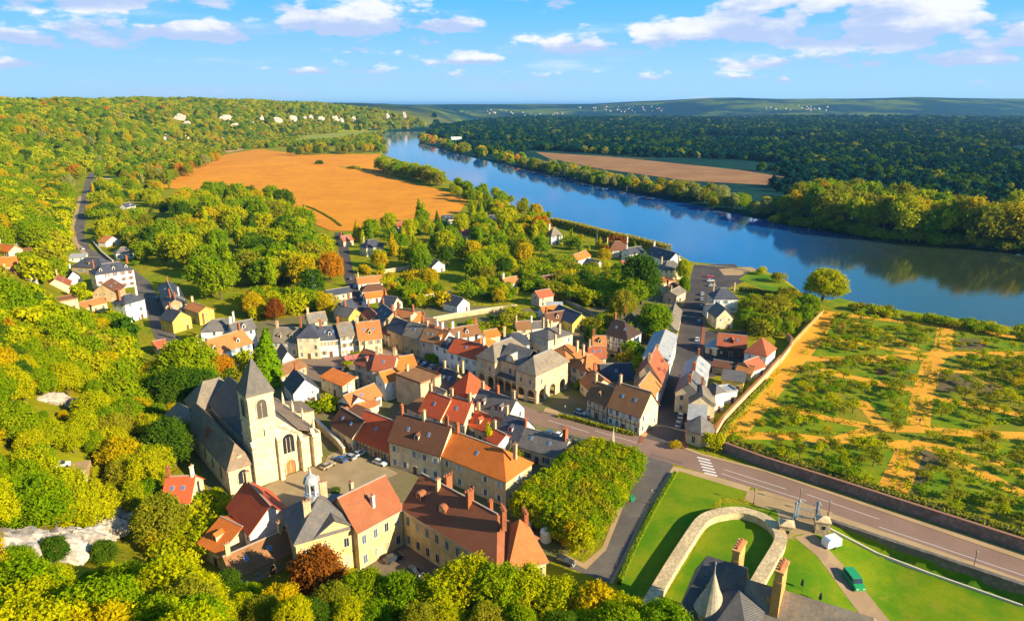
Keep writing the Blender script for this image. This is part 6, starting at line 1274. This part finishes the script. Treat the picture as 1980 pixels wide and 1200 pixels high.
grove([(690, 520), (760, 535), (830, 545), (870, 600), (800, 600), (760, 570), (700, 540)], 34, (4, 9), [('bush', 3), ('round', 3), ('tall', 1)], [('green', 4), ('lime', 5), ('gold', 2)], '', 'garden trees by the narrow street', .6, 1.0, lab('garden tree near the narrow street'), name='garden_tree')
grove([(470, 590), (560, 580), (640, 590), (640, 625), (590, 610), (520, 620), (470, 610)], 26, (6, 11), [('bush', 2), ('round', 4)], [('green', 4), ('lime', 3), ('gold', 1), ('rust', 1)], '', 'trees behind the slate terraces', .6, 1.0, lab('tree behind the slate terraces'), name='garden_tree')
grove([(1060, 460), (1160, 470), (1250, 500), (1180, 505), (1100, 490)], 22, (5, 10), [('bush', 2), ('round', 4), ('tall', 1)], [('green', 4), ('lime', 2), ('gold', 1), ('rust', 1)], '', 'trees of the riverside gardens', .6, 1.0, lab('tree in the riverside gardens'), name='garden_tree')
grove([(1436, 595), (1530, 585), (1580, 600), (1530, 655), (1490, 655), (1440, 640)], 50, (6, 9.5), [('round', 4), ('bush', 1)], [('olive', 4), ('green', 4), ('gold', 1)], '', 'shrubbery trees beside the kitchen garden', .42, 1.1, lab('tree in the shrubbery west of the kitchen garden'), name='shrubbery_tree')
grove([(1600, 590), (1640, 595), (1760, 615), (1980, 645), (2050, 660), (2050, 672), (1980, 660), (1640, 600)], 38, (3, 5), [('bush', 1)], [('lime', 4), ('green', 3), ('olive', 2)], '', 'bushes between kitchen garden and river', .55, 1.0, lab('bush between the kitchen garden and the river'), bushname='riverside_bush')
grove([(180, 352), (320, 350), (335, 362), (330, 440), (270, 430), (200, 435), (175, 420)], 64, (7, 14), [('round', 5), ('bush', 2), ('tall', .6)], [('green', 4), ('lime', 4), ('gold', 2), ('dark', 1)], '', 'trees of the valley orchard', .55, 1.0, lab('tree in the valley orchard beside the road'), name='orchard_tree')
grove([(175, 340), (330, 340), (420, 300), (430, 310), (330, 360), (180, 350)], 46, (12, 18), [('round', 5), ('tall', 1)], [('green', 4), ('olive', 3), ('orange', 1.5), ('gold', 2), ('silver', 1)], '', 'trees along the top of the ploughed field', .5, 1.0, lab('tree between hill and ploughed field'), name='orchard_tree')
grove([(195, 455), (240, 445), (310, 450), (330, 500), (270, 520), (225, 500)], 34, (9, 15), [('round', 5), ('cone', 1.6), ('bush', 1)], [('green', 5), ('lime', 3), ('olive', 3), ('gold', 1)], '', 'trees behind the hotel', .5, 1.0, lab('tree behind the hotel'), name='garden_tree')
for poly_, n_, hs_, nm_ in (([(840, 632), (1000, 606), (1040, 620), (1000, 655), (940, 655), (880, 645)], 26, (2.5, 5), 'meadow below the long pale wall'), ([(1120, 640), (1170, 620), (1260, 640), (1290, 660), (1250, 720), (1150, 715)], 20, (3, 8), 'villa garden'), ([(560, 740), (640, 770), (660, 800), (600, 810), (570, 795)], 10, (2, 3.5), 'church lane lawn'), ([(820, 870), (1060, 880), (1040, 915), (980, 905)], 12, (2, 4), 'gardens behind the slate house'), ([(640, 640), (760, 600), (860, 640), (1100, 690), (1250, 700), (1120, 800), (1000, 780), (800, 760), (650, 720)], 34, (1.8, 3.5), 'village yards'), ([(380, 1000), (440, 960), (470, 985), (430, 1040), (390, 1090), (330, 1100), (300, 1060)], 26, (2.5, 6), 'hollow below the red roofs'), ([(350, 840), (440, 900), (445, 965), (400, 930), (350, 900)], 12, (2.5, 5), 'shade left of the church'), ([(390, 700), (470, 700), (500, 740), (450, 760), (380, 740)], 10, (4, 8), 'garden behind the church')):
    grove(poly_, n_, hs_, [('bush', 3), ('round', 1)], [('green', 4), ('lime', 5), ('olive', 2), ('dark', 1), ('gold', 1)], '', 'bushes in the ' + nm_, .5, 1.2, lab('bush in the ' + nm_), name='garden_tree')
grove([(225, 800), (300, 750), (345, 800), (352, 880), (330, 925), (305, 960), (300, 1000), (250, 1010), (215, 930)], 34, (7, 12), [('near', 1)], [('green', 4), ('lime', 5), ('gold', 2), ('olive', 1)], '', 'trees at the foot of the near slope', .42, 1.1, lab('tree at the foot of the slope left of the church'), name='slope_tree')
grove([(300, 690), (350, 690), (400, 760), (395, 820), (350, 830), (310, 780)], 12, (9, 14), [('near', 1)], [('green', 4), ('dark', 4), ('lime', 2), ('olive', 2)], '', 'trees behind the church', .42, 1.1, lab('tree in the dark clump behind the church'), name='slope_tree')
# near bank, downstream of the ploughed field
for n_, (pts, hs, cnt, lv) in enumerate(([[(735, 328), (790, 340), (860, 358), (868, 366), (800, 352), (732, 335)], (16, 21), 40, [('green', 5), ('lime', 4), ('olive', 2)]], [[(860, 360), (960, 385), (1065, 425), (1060, 440), (960, 410), (880, 385)], (8, 15), 40, [('green', 5), ('lime', 4), ('gold', 1), ('olive', 1)]], [[(560, 300), (660, 292), (735, 290), (742, 298), (640, 300), (570, 304)], (13, 20), 36, [('dark', 3), ('green', 4), ('olive', 3), ('gold', 1)]], [[(735, 262), (745, 262), (750, 300), (738, 300)], (9, 14), 12, [('gold', 3), ('olive', 3), ('green', 2)]])):
    grove(pts, cnt, hs, [('round', 5), ('poplar', 1)], lv, '', 'near bank trees', .4, 1.0, lab(('tall tree on the near bank beside the field', 'tree on the near bank above the river hedge', 'tree at the far end of the ploughed field', 'tree at the river bend on the near bank')[n_]), name='riverside_tree')
# far bank row
grove([(1500, 432), (1600, 446), (1700, 460), (1840, 474), (1980, 488), (2080, 497), (2080, 470), (1980, 458), (1840, 444), (1700, 430), (1560, 412)], 100, (22, 33), [('poplar', 4), ('round', 3)], [('olive', 4), ('green', 3), ('lime', 3), ('gold', 2), ('orange', 1)], '', 'tall far bank trees', .34, 1.0, lab('tall tree on the far bank opposite the kitchen garden'), keep=False, name='riverside_tree')
grove([(1010, 328), (1200, 368), (1330, 393), (1530, 434), (1560, 416), (1350, 380), (1200, 355), (1010, 316)], 140, (10, 17), [('round', 5), ('poplar', 1)], [('silver', 4), ('olive', 4), ('green', 3), ('gold', 2)], '', 'willowy far bank trees', .36, 1.1, lab('rounded tree in the far bank row opposite the river hedge'), keep=False, name='willow_tree')
grove([(812, 276), (870, 293), (960, 314), (1010, 326), (1010, 312), (960, 302), (880, 283), (815, 264)], 70, (12, 18), [('far', 1)], [('olive', 4), ('green', 3), ('gold', 3), ('orange', .5), ('dark', 2)], '', 'distant far bank trees', .36, 1.0, lab('distant tree on the far bank near the river bend'), keep=False, name='riverside_tree')
grove([(1500, 434), (1700, 464), (1840, 478), (1980, 491), (2060, 498), (2060, 490), (1980, 482), (1700, 455), (1500, 426)], 60, (5, 9), [('bush', 1)], [('olive', 4), ('green', 4), ('dark', 3), ('gold', .6)], '', 'scrub at the foot of the far bank trees', .4, 1.3, lab('scrub along the waterline of the far bank'), keep=False, bushname='riverside_bush')
# clipped block of limes
q = [flat(*a) for a in ((1000, 1003), (1142, 888), (1232, 912), (1128, 1078))]
for i in range(11):
    for j in range(12):
        u, v = (i + .5) / 11, (j + .5) / 12; a = q[0].lerp(q[3], u); b = q[1].lerp(q[2], u); p = a.lerp(b, v); p.z = 0
        tree(p + Vector((random.uniform(-.4, .4), random.uniform(-.4, .4), 0)), random.uniform(7.4, 7.8), 'round', pick([('lime', 5), ('green', 7), ('olive', 3), ('gold', .4)]), 'lime tree of the clipped block beside the side road', 'clipped block of lime trees', 1.12, 'lime_tree')
# kitchen garden fruit trees
GP = [tuple(flat(*a)[:2]) for a in ((1590, 608), (1980, 672), (2040, 690), (2080, 1062), (1980, 1030), (1780, 976), (1480, 880), (1398, 856), (1410, 815), (1500, 700))]; done = []
SANDW = [([flat(1380 + a / 3, 560 + b / 3) for a, b in L], wd) for L, wd in PATHS]
tries = 0
PLW = [[tuple(flat(1380 + a / 3, 560 + b / 3)[:2]) for a, b in pl] for pl in PLOTS]
while len(done) < 265 and tries < 60000:
    tries += 1
    x, y = random.uniform(50, 230), random.uniform(120, 310)
    if not inside(np.array([[x, y]]), GP)[0] or any((x - a) ** 2 + (y - b) ** 2 < 10 for a, b in done): continue
    bad = False
    for L, wd in SANDW:
        for a, b in zip(L, L[1:]):
            e_ = b - a; t = max(0, min(1, ((x - a.x) * e_.x + (y - a.y) * e_.y) / e_.length_squared))
            if math.hypot(x - a.x - t * e_.x, y - a.y - t * e_.y) < wd / 2 + 1.0: bad = True
    if bad: continue
    done.append((x, y)); lf = pick([('olive', 5), ('green', 3), ('lime', 4), ('gold', 1)]); tree((x, y, 0), random.uniform(2.4, 4.3), 'fruit', lf, LC[lf] + ' fruit tree in the walled kitchen garden', 'fruit trees of the kitchen garden', random.uniform(1.2, 1.8))
borders()
# single trees one can point to
for px, h, sh, lf, lb, wd in (((1588, 586), 13.5, 'near', 'lime', 'big round lime green tree on the river bank beside the riverside lawn', 1.4), ((1240, 588), 19, 'near', 'dark', 'tallest dark tree above the straight street', 1.0), ((1264, 655), 12, 'near', 'green', 'bright green tree beside the tall cream street house', 1.1), ((1200, 618), 11, 'near', 'olive', 'olive tree beside the dark half timbered villa', 1.1), ((1222, 600), 12, 'round', 'green', 'green tree between villa and tallest dark tree', 1.1), ((1168, 508), 7, 'near', 'gold', 'yellow tree in front of the riverside brown roof', 1.2), ((1320, 545), 10, 'near', 'lime', 'tall lime green tree beside the riverside villa', .7), ((1322, 572), 8, 'near', 'green', 'green tree at the top of the straight street', .7),
                              ((1142, 672), 7, 'near', 'dark', 'clipped egg shaped tree behind the ochre roofs', .75), ((514, 742), 17, 'cone', 'green', 'tall conifer beside the church', 1.15), ((608, 580), 11, 'cone', 'blue', 'blue grey conifer at the garden lawn', .8), ((533, 620), 8, 'near', 'rust', 'rust red round tree behind the slate terraces', 1.0), ((490, 612), 9, 'near', 'gold', 'golden tree above the big white house', 1.0), ((425, 745), 9, 'near', 'orange', 'orange tree beside the church chancel', 1.0), ((372, 760), 15, 'near', 'green', 'large tree with broad crown left of the church', 1.15), ((352, 800), 12, 'near', 'dark', 'dark tree in the shade of the church', 1.1), ((316, 1050), 9, 'near', 'olive', 'round olive tree below the red hip roofed house', 1.15), ((338, 900), 11, 'near', 'dark', 'dark tree squeezed between church and slope', 1.0),
                              ((640, 795), 4, 'bush', 'lime', 'lime green bush on the church lane lawn', 1.1), ((620, 800), 3.5, 'bush', 'green', 'green bush beside the white gabled house', 1.2), ((200, 447), 7, 'near', 'orange', 'round orange tree at the valley road', 1.1), ((237, 440), 8, 'tall', 'green', 'clipped oval tree nearest the orange tree', 1.4), ((262, 436), 8, 'tall', 'green', 'clipped oval tree in the middle of the three', 1.4), ((300, 430), 9, 'tall', 'dark', 'clipped oval tree beside the dark wood', 1.5), ((810, 432), 15, 'tall', 'green', 'twin poplar at the field edge, left stem', .8), ((820, 434), 14, 'tall', 'lime', 'twin poplar at the field edge, right stem', .8), ((846, 432), 9, 'cone', 'dark', 'small dark conifer beside the twin poplars', .9), ((640, 545), 13, 'near', 'orange', 'orange tinged tree at the edge of the wood', 1.0), ((1045, 462), 13, 'near', 'orange', 'russet tree beside the river hedge', 1.1), ((1020, 455), 12, 'round', 'gold', 'golden tree left of the russet tree', 1.0), ((830, 555), 8, 'near', 'gold', 'round golden tree behind the pale wall', 1.2),
                              ((948, 870), 6.5, 'tall', 'lime', 'slim cypress behind the mottled orange roof', .9), ((618, 324), 9, 'round', 'dark', 'lone dark bush in the ploughed field', 1.3), ((682, 330), 6, 'bush', 'olive', 'scrub patch in the ploughed field', 1.8), ((662, 328), 4, 'bush', 'silver', 'small scrub beside the field bush', 1.6), ((700, 332), 4, 'bush', 'olive', 'last scrub in the ploughed field', 1.6), ((1474, 531), 3.4, 'bush', 'lime', 'bush at the end of the quay', 1.2), ((1506, 545), 4.4, 'bush', 'olive', 'larger bush beside the riverside lawn', 1.2), ((1106, 475), 9, 'tall', 'green', 'dark slim cypress near the slate villa', .6), ((1153, 470), 8, 'tall', 'blue', 'blue grey cypress by the brown riverside roof', .6), ((1380, 868), 4, 'bush', 'lime', 'ivy bush beside the six sided pavilion', .8), ((1305, 866), 1.8, 'bush', 'gold', 'small golden bush at the street mouth', 1.0), ((1622, 443), 9, 'round', 'gold', 'small bright yellow tree under the far bank poplars', .8)):
    p = flat(*px); tree(p, h * 1.3, sh, lf, lb, None, wd)
# slope in the foreground: crowns that rise over the picture's lower edge
def crown_at(px, py, dist, sh, lf, lb, wd=1.0, grp=None):
    d = ray(px, py); t = dist / d.y; x, y, z = d.x * t, d.y * t, CAM_H + d.z * t; g_ = tz(x, y); h = max(5, z - g_); tree((x, y, g_), h, sh, lf, lb, grp, wd * max(.7, min(1.25, 13 / h)))
for px, py, ds, lf, lb in ((45, 1105, 92, 'green', 'dark green tree in the lower picture corner'), (110, 1085, 100, 'dark', 'dark shaded tree below the chalk cliff'), (205, 1075, 108, 'dark', 'dark tree in the hollow under the cliff'), (285, 1088, 96, 'lime', 'bright lime green tree in the lower foreground'), (385, 1100, 94, 'lime', 'second bright lime tree in the lower foreground'), (440, 1110, 104, 'dark', 'dark tree below the long low brown roof'), (540, 1120, 88, 'gold', 'golden tree in the lower middle foreground'), (480, 1140, 92, 'green', 'green tree left of the golden foreground tree'), (610, 1052, 108, 'rust', 'rust red tree in front of the pedimented building'), (700, 1085, 100, 'green', 'green tree below the bright cream wing'), (770, 1090, 98, 'green', 'green tree below the shaded courtyard'), (850, 1088, 97, 'lime', 'lime green tree before the long shaded wing'), (905, 1060, 99, 'lime', 'tall lime green tree before the long shaded wing'), (960, 1072, 97, 'green', 'fresh green tree before the long wing end'), (1015, 1082, 98, 'lime', 'lime green tree before the ochre pavilion'), (1075, 1100, 97, 'lime', 'lime tree at the foot of the ochre pavilion'), (1150, 1112, 95, 'gold', 'golden tree beside the side road end'), (1215, 1135, 93, 'lime', 'lime tree at the castle lawn corner'), (1275, 1160, 92, 'green', 'green tree before the castle roof'), (160, 1130, 85, 'green', 'green tree in front of the chalk cliff'), (640, 1120, 92, 'olive', 'olive tree under the rust red tree'), (560, 1150, 80, 'lime', 'lime tree at the bottom edge below the golden tree')):
    crown_at(px, py + (26 if px > 640 else 14), ds, 'near', lf, lb)
for px in range(-20, 1320, 68):
    lf = pick([('green', 6), ('lime', 4), ('gold', .8), ('dark', 1.5), ('olive', 1)]); crown_at(px + random.uniform(-20, 20), 1180 + random.uniform(-8, 14), random.uniform(78, 86), 'near', lf, LC[lf] + ' tree along the bottom edge of the picture', 1.0, 'trees along the bottom edge')
# hillside: keep the houses, road, cliffs and terrace in view
CLEAR += [(62, 756, 150, 792, 400), (108, 880, 172, 908, 400), (-20, 1012, 285, 1092, 150), (395, 700, 700, 960, 160), (262, 540, 345, 655, 330), (138, 335, 186, 490, 900), (560, 960, 1400, 1200, 112), (305, 260, 390, 274, 3000)]
far_ch = [(348, 230, 30, 18), (362, 241, 16, 14), (437, 233, 36, 18), (454, 243, 20, 10), (507, 234, 12, 16), (490, 240, 9, 9), (536, 234, 30, 13), (567, 233, 24, 18), (590, 233, 14, 15), (602, 232, 16, 15), (622, 233, 22, 15), (648, 232, 20, 15), (660, 234, 14, 11), (684, 232, 15, 11), (750, 228, 12, 14), (782, 226, 10, 16)]
CLEAR += [(px - a * .45, py - b * .45, px + a * .45, py + b * .45, hit(px, py, 3).y + 30) for px, py, a, b in far_ch]
def hidden_view(x, y, z, h): return covers(x, y, z, h, .75)
def hill_points(n, x0, x1, y0, y1, gap, hs, far=False):
    X = RNG.uniform(x0, x1, n); Y = RNG.uniform(y0, y1, n); PP = np.stack([X, Y], 1); Dh = sdist(PP, HILL); Zt = terrain(PP)
    dp = Y * _c - (Zt - CAM_H) * _s; PX = 990 + FPX * X / dp; PY = 600 - FPX * (Y * _s + (Zt - CAM_H) * _c) / dp
    rx = np.interp(Y, [276, 367, 409, 456, 493, 541, 623, 732, 855, 972], [-149, -207, -243, -293, -319, -348, -394, -457, -527, -593])
    ok = ((Dh > 2) | ((Y > 470) & (Y < 1150) & (X < rx - 8) & (Dh > -70))) & (Dh < 430 + .12 * Y) & (dp > 30) & (PX > -140) & (PX < 1500) & (PY < 1400) & (PY > 150) & ((Y > 84) | (PX < 420)); out = []; cells = {}
    for i in np.where(ok)[0]:
        x, y, z = X[i], Y[i], Zt[i]; k = (int(x // gap), int(y // gap))
        if any((x - a) ** 2 + (y - b) ** 2 < gap * gap for u in (-1, 0, 1) for v in (-1, 0, 1) for a, b in cells.get((k[0] + u, k[1] + v), ())): continue
        h = random.uniform(*hs)
        if near_road(x, y, 9) or not free(x, y, 2): continue
        if hidden_view(x, y, z, h):
            h = random.uniform(2.6, 4.2)                       # only low growth where something stands behind
            if hidden_view(x, y, z, h): continue
        cells.setdefault(k, []).append((x, y)); out.append((x, y, z, h, dp[i]))
    return out
hill = hill_points(20000, -330, 40, 58, 330, 4.4, (7, 12)); hill.sort(key=lambda c: c[4])
hill_near = [c[:4] for c in hill[:190]]; hill_far = [c[:4] for c in hill[190:]]
hill_far += [c[:4] for c in hill_points(26000, -700, -120, 330, 900, 6.0, (5, 15))] + [c[:4] for c in hill_points(26000, -1350, -100, 900, 3000, 9.0, (6, 18))]
HL = [('green', 8), ('lime', 7.5), ('gold', 1.4), ('olive', 2), ('orange', .15), ('dark', 1.2)]
for x, y, z, h in hill_near:
    t = math.sin(x * .05) + math.sin(y * .043 + 1); lf = pick(HL if t < .5 else [('gold', 1.8), ('lime', 6), ('orange', .12), ('green', 5)])
    tree((x, y, z), h, 'near' if y < 190 else 'round', lf, LC[lf] + ' broadleaf tree on the wooded hillside nearest the village', 'trees of the near hillside', random.uniform(.95, 1.25), 'hillside_tree')
# woods beyond counting: instanced crowns
def wood(name, label, pts, kinds, colours, stands):
    me = bpy.data.meshes.new(name); me.vertices.add(len(pts)); me.vertices.foreach_set('co', np.array([p[:3] for p in pts], np.float32).ravel())
    a = me.attributes.new('size', 'FLOAT', 'POINT'); a.data.foreach_set('value', np.array([p[3] for p in pts], np.float32))
    a = me.attributes.new('turn', 'FLOAT', 'POINT'); a.data.foreach_set('value', RNG.uniform(0, 6.28, len(pts)).astype(np.float32))
    protos = bpy.data.collections.new(name + '_crowns'); n = 0; wts = []; wt2 = []
    for lf, wt_ in colours:
        for v in range(2 if len(kinds) == 1 else 1):
            c = bpy.data.objects.new('%02d_crown' % n, CROWN[kinds[n % len(kinds)], (n * 3 + v) % 4]); protos.objects.link(c); c.material_slots[0].link = 'OBJECT'; c.material_slots[0].material = LEAF[lf]; n += 1; wts.append(wt_); wt2.append(stands.get(lf, .05))
    wts = np.array(wts) / sum(wts); a = me.attributes.new('kind_index', 'INT', 'POINT'); pk = RNG.choice(n, len(pts), p=wts); xy = np.array([p[:2] for p in pts]); pat = np.sin(xy[:, 0] * .017 + 2 * np.sin(xy[:, 1] * .009)) * np.sin(xy[:, 1] * .013 + 1.7 * np.sin(xy[:, 0] * .011))
    pk = np.where((pat > .35) & (RNG.random(len(pts)) < .75), RNG.choice(n, len(pts), p=np.array(wt2) / sum(wt2)), pk); a.data.foreach_set('value', pk.astype(np.int32))      # stands of one kind
    o = link(name, me); o['kind'] = 'stuff'; o['label'] = label
    g = bpy.data.node_groups.new(name + '_scatter', 'GeometryNodeTree'); g.interface.new_socket('Geometry', in_out='INPUT', socket_type='NodeSocketGeometry'); g.interface.new_socket('Geometry', in_out='OUTPUT', socket_type='NodeSocketGeometry')
    N_ = g.nodes; gi, go = N_.new('NodeGroupInput'), N_.new('NodeGroupOutput'); ip = N_.new('GeometryNodeInstanceOnPoints'); ci = N_.new('GeometryNodeCollectionInfo'); ci.inputs['Collection'].default_value = protos; ci.inputs['Separate Children'].default_value = True; ci.inputs['Reset Children'].default_value = True
    def attr(nm, ty): q = N_.new('GeometryNodeInputNamedAttribute'); q.data_type = ty; q.inputs[0].default_value = nm; return q.outputs[0]
    ip.inputs['Pick Instance'].default_value = True; cx = N_.new('ShaderNodeCombineXYZ'); L = g.links
    L.new(gi.outputs[0], ip.inputs['Points']); L.new(ci.outputs[0], ip.inputs['Instance']); L.new(attr('kind_index', 'INT'), ip.inputs['Instance Index']); L.new(attr('turn', 'FLOAT'), cx.inputs[2]); L.new(cx.outputs[0], ip.inputs['Rotation']); L.new(attr('size', 'FLOAT'), ip.inputs['Scale']); L.new(ip.outputs[0], go.inputs[0])
    md = o.modifiers.new('scatter', 'NODES'); md.node_group = g
    return o
wood('hillside_woods', 'golden green woods covering the long hillside', [(x, y, z - .6, h / 8.5) for x, y, z, h in hill_far], ['round', 'far'], HL + [('silver', .3)], {'green': 4, 'dark': 2.5, 'olive': 2, 'gold': 1.2})
N = 150000; X = RNG.uniform(-500, 3600, N); Y = RNG.uniform(430, 4600, N); PP = np.stack([X, Y], 1); Zt = terrain(PP)
FARB = [tuple(flat(a, b, 0)[:2]) for a, b in ((2300, 470), (1980, 455), (1700, 432), (1560, 398), (1480, 362), (1540, 343), (1440, 327), (1200, 300), (1035, 290), (960, 300), (880, 281), (830, 262), (840, 240))] + [(-300, 2950), (0, 4600), (3600, 4600), (3600, 300)]
ok = inside(PP, FARB) & (Zt > -1) & (Zt < 60); dp = Y * _c + 95 * _s; PX = 990 + FPX * X / dp; ok &= (PX > -50) & (PX < 2150)
ok &= RNG.random(N) < np.clip(1300 / Y, .22, 1)
ok &= (np.sin(X * .0041 + 1.2 * np.sin(Y * .0023)) * np.sin(Y * .0063 + 1.5 * np.sin(X * .0017)) < .62) | (Y < 900)      # clearings and rides
k = np.where(ok)[0]; wood('plain_forest', 'dark green forest over the plain beyond the river', [(X[i], Y[i], Zt[i] - .8, RNG.uniform(.35, 1.45) * (.85 + Y[i] / 4500)) for i in k], ['far'], [('pine', 9), ('dark', 1.6), ('olive', .12)], {'pine': 4, 'dark': 5, 'olive': .6})
# meadow scrub and hedgerow trees below the chalk slopes
N = 22000; X = RNG.uniform(-860, -120, N); Y = RNG.uniform(850, 2900, N); PP = np.stack([X, Y], 1); Zt = terrain(PP)
MD = [tuple(flat(a, b, 0)[:2]) for a, b in ((185, 338), (330, 338), (440, 292), (560, 284), (735, 286), (738, 268), (770, 243), (690, 243), (590, 256), (440, 262), (300, 285), (190, 325))]
k = np.where(inside(PP, MD) & (Zt > -.5) & (RNG.random(N) < .5 + .5 * np.sin(X * .02) * np.sin(Y * .012)))[0]; k = [i for i in k if not inside(np.array([[X[i], Y[i]]]), [tuple(flat(a, b)[:2]) for a, b in ((590, 262), (735, 250), (740, 256), (640, 274), (560, 278))])[0]]
wood('valley_scrub', 'scattered trees and scrub under the chalk slopes', [(X[i], Y[i], Zt[i] - .4, RNG.uniform(.6, 1.3)) for i in k], ['far'], [('green', 3), ('lime', 2), ('olive', 3), ('dark', 1.5), ('gold', 1)], {'green': 4, 'olive': 3, 'dark': 2})

# ------------------------------------------------------------------ chalk
CHALK = m_zone('chalk', [(.50, .44, .38), (.36, .31, .26), (.20, .16, .13)], (.12, .7), fine=.6, bmp=.8)
def outcrop(name, label, p, wd, hh, dp, seed, rz=0, m=None, group=None):
    """broken rock face: a displaced, flattened boulder sunk into the slope"""
    bm = bmesh.new(); bmesh.ops.create_icosphere(bm, subdivisions=4, radius=1); r = random.Random(seed); from mathutils import noise as nz
    for v in bm.verts:
        k = 1 + .35 * nz.noise(v.co * 1.6 + Vector((seed, 0, 0))) + .22 * nz.noise(v.co * 4.3 + Vector((0, seed, 0))) + .10 * nz.noise(v.co * 10 + Vector((0, 0, seed)))
        v.co = Vector((v.co.x * wd / 2 * k, v.co.y * dp / 2 * k, v.co.z * hh / 2 * k))
    me = bpy.data.meshes.new(name); bm.to_mesh(me); bm.free(); me.materials.append(m or CHALK); o = thing(name, label, 'rock', p, rz, group, me); return o
for i, (px, py, wd, hh) in enumerate(((10, 1075, 14, 5), (60, 1068, 13, 5), (110, 1072, 12, 6), (160, 1056, 11, 6), (205, 1030, 9, 5), (250, 1004, 9, 4))):
    p = hit(px, py); outcrop('chalk_cliff', ('white chalk cliff block at the lower picture edge', 'white chalk cliff block second from the edge', 'chalk cliff block above the shaded hollow', 'chalk cliff block with overhang', 'smaller chalk block climbing to the lane', 'sunlit end of the chalk cliff by the round olive tree')[i], p + Vector((0, 0, 1)), wd, hh, 7, i * 3 + 1, -.5 + .12 * i, None, 'chalk cliff blocks')
p = hit(95, 775); outcrop('chalk_cliff', 'cream chalk face high in the near woods', p + Vector((0, 0, .2)), 10, 3.4, 3, 31, .4); p = hit(140, 785); outcrop('chalk_cliff', 'small chalk face beside the high cream one', p, 7, 4, 4, 37, .4)
for i, (px, py, a, b) in enumerate(far_ch):
    p = hit(px, py, 3); s = p.length / FPX; outcrop('chalk_outcrop', 'white chalk outcrop on the distant slope', p, a * s * .75, b * s * 1.15, 5 * s, 50 + i, .9, None, 'white chalk outcrops on the distant slope')
# terrace on the near slope
p = hit(130, 905); t_ = thing('terrace', 'small grassed terrace with a stone edge on the wooded slope', 'terrace', p, .35); part('gravel', MB().box(-4.5, 4.5, -2.6, 3, -2.5, -.02), DIRT, t_); part('edge_wall', MB().box(-4.6, 4.6, -3.0, -2.62, -3.5, .2), CREAMW, t_)
# far houses
FH = []
for i, (wm_, rm_) in enumerate((('W', 'V'), ('C', 'B'), ('W', '#S'))):
    mb = MB(); mb.box(-6, 6, -4, 4, -1, 5, 0); P_, G_, _ = roof_planes('g', 12, 8, 5, 4, .5); mb.slab([[(a - 6, b - 4, c) for a, b, c in q_] for q_ in P_], .2, 1)
    for g_ in G_: mb.poly([(a - 6, b - 4, c) for a, b, c in g_], 0)
    for x in (-3.5, 0, 3.5): mb.box(x - .6, x + .6, -4.05, -3.98, 1.2, 3.2, 2)
    FH.append(mb.mesh('far_house', [m_plaster(WALLC[wm_]), ROOFKEY(rm_), GLASS]))
def far_houses(boxes, label, grp):
    for x0, y0, x1, y1, n in boxes:
        for _ in range(n):
            px, py = random.uniform(x0, x1), random.uniform(y0, y1); p = hit(px, py); thing('far_house', label, 'house', p, random.random() * 3.1, grp, random.choice(FH)).scale = [random.uniform(.7, 1.15)] * 3
far_houses([(308, 264, 345, 272, 4), (350, 265, 385, 271, 3), (400, 270, 435, 276, 1)], 'small pale house under the chalk slopes', 'houses under the chalk slopes')
far_houses([(940, 213, 1000, 222, 12), (1110, 206, 1180, 216, 14), (1170, 206, 1290, 218, 22), (1010, 216, 1110, 224, 12)], 'tiny pale house of the village at the foot of the far hills', 'far village houses')
far_houses([(1540, 205, 1600, 216, 16), (1480, 206, 1540, 214, 8)], 'tiny pale house of the village under the right far hill', 'right far village houses')
p = flat(882, 270); o = thing('boathouse', 'long white roofed hall on the far bank', 'hall', p, .3); part('wall', MB().box(-14, 14, -6, 6, -1, 4), m_plaster(WALLC['W']), o); part('roof', MB().slab([[(-15, -7, 4), (15, -7, 4), (15, 0, 7.5), (-15, 0, 7.5)], [(15, 7, 4), (-15, 7, 4), (-15, 0, 7.5), (15, 0, 7.5)]], .3), WHITE, o)
# ------------------------------------------------------------------ haze
hm = bpy.data.materials.new('haze_air'); hm.use_nodes = True; ht = hm.node_tree; ht.nodes.remove(ht.nodes['Principled BSDF']); pvn = ht.nodes.new('ShaderNodeVolumePrincipled'); pvn.inputs['Color'].default_value = (.20, .50, 1.0, 1); pvn.inputs['Density'].default_value = HAZE; pvn.inputs['Anisotropy'].default_value = .2
ht.links.new(pvn.outputs[0], ht.nodes['Material Output'].inputs['Volume'])
hz = link('haze', MB().box(-24500, 24500, -1200, 33000, -12, 150).mesh('haze', hm)); hz['kind'] = 'stuff'; hz['label'] = 'thin blue haze over the valley'
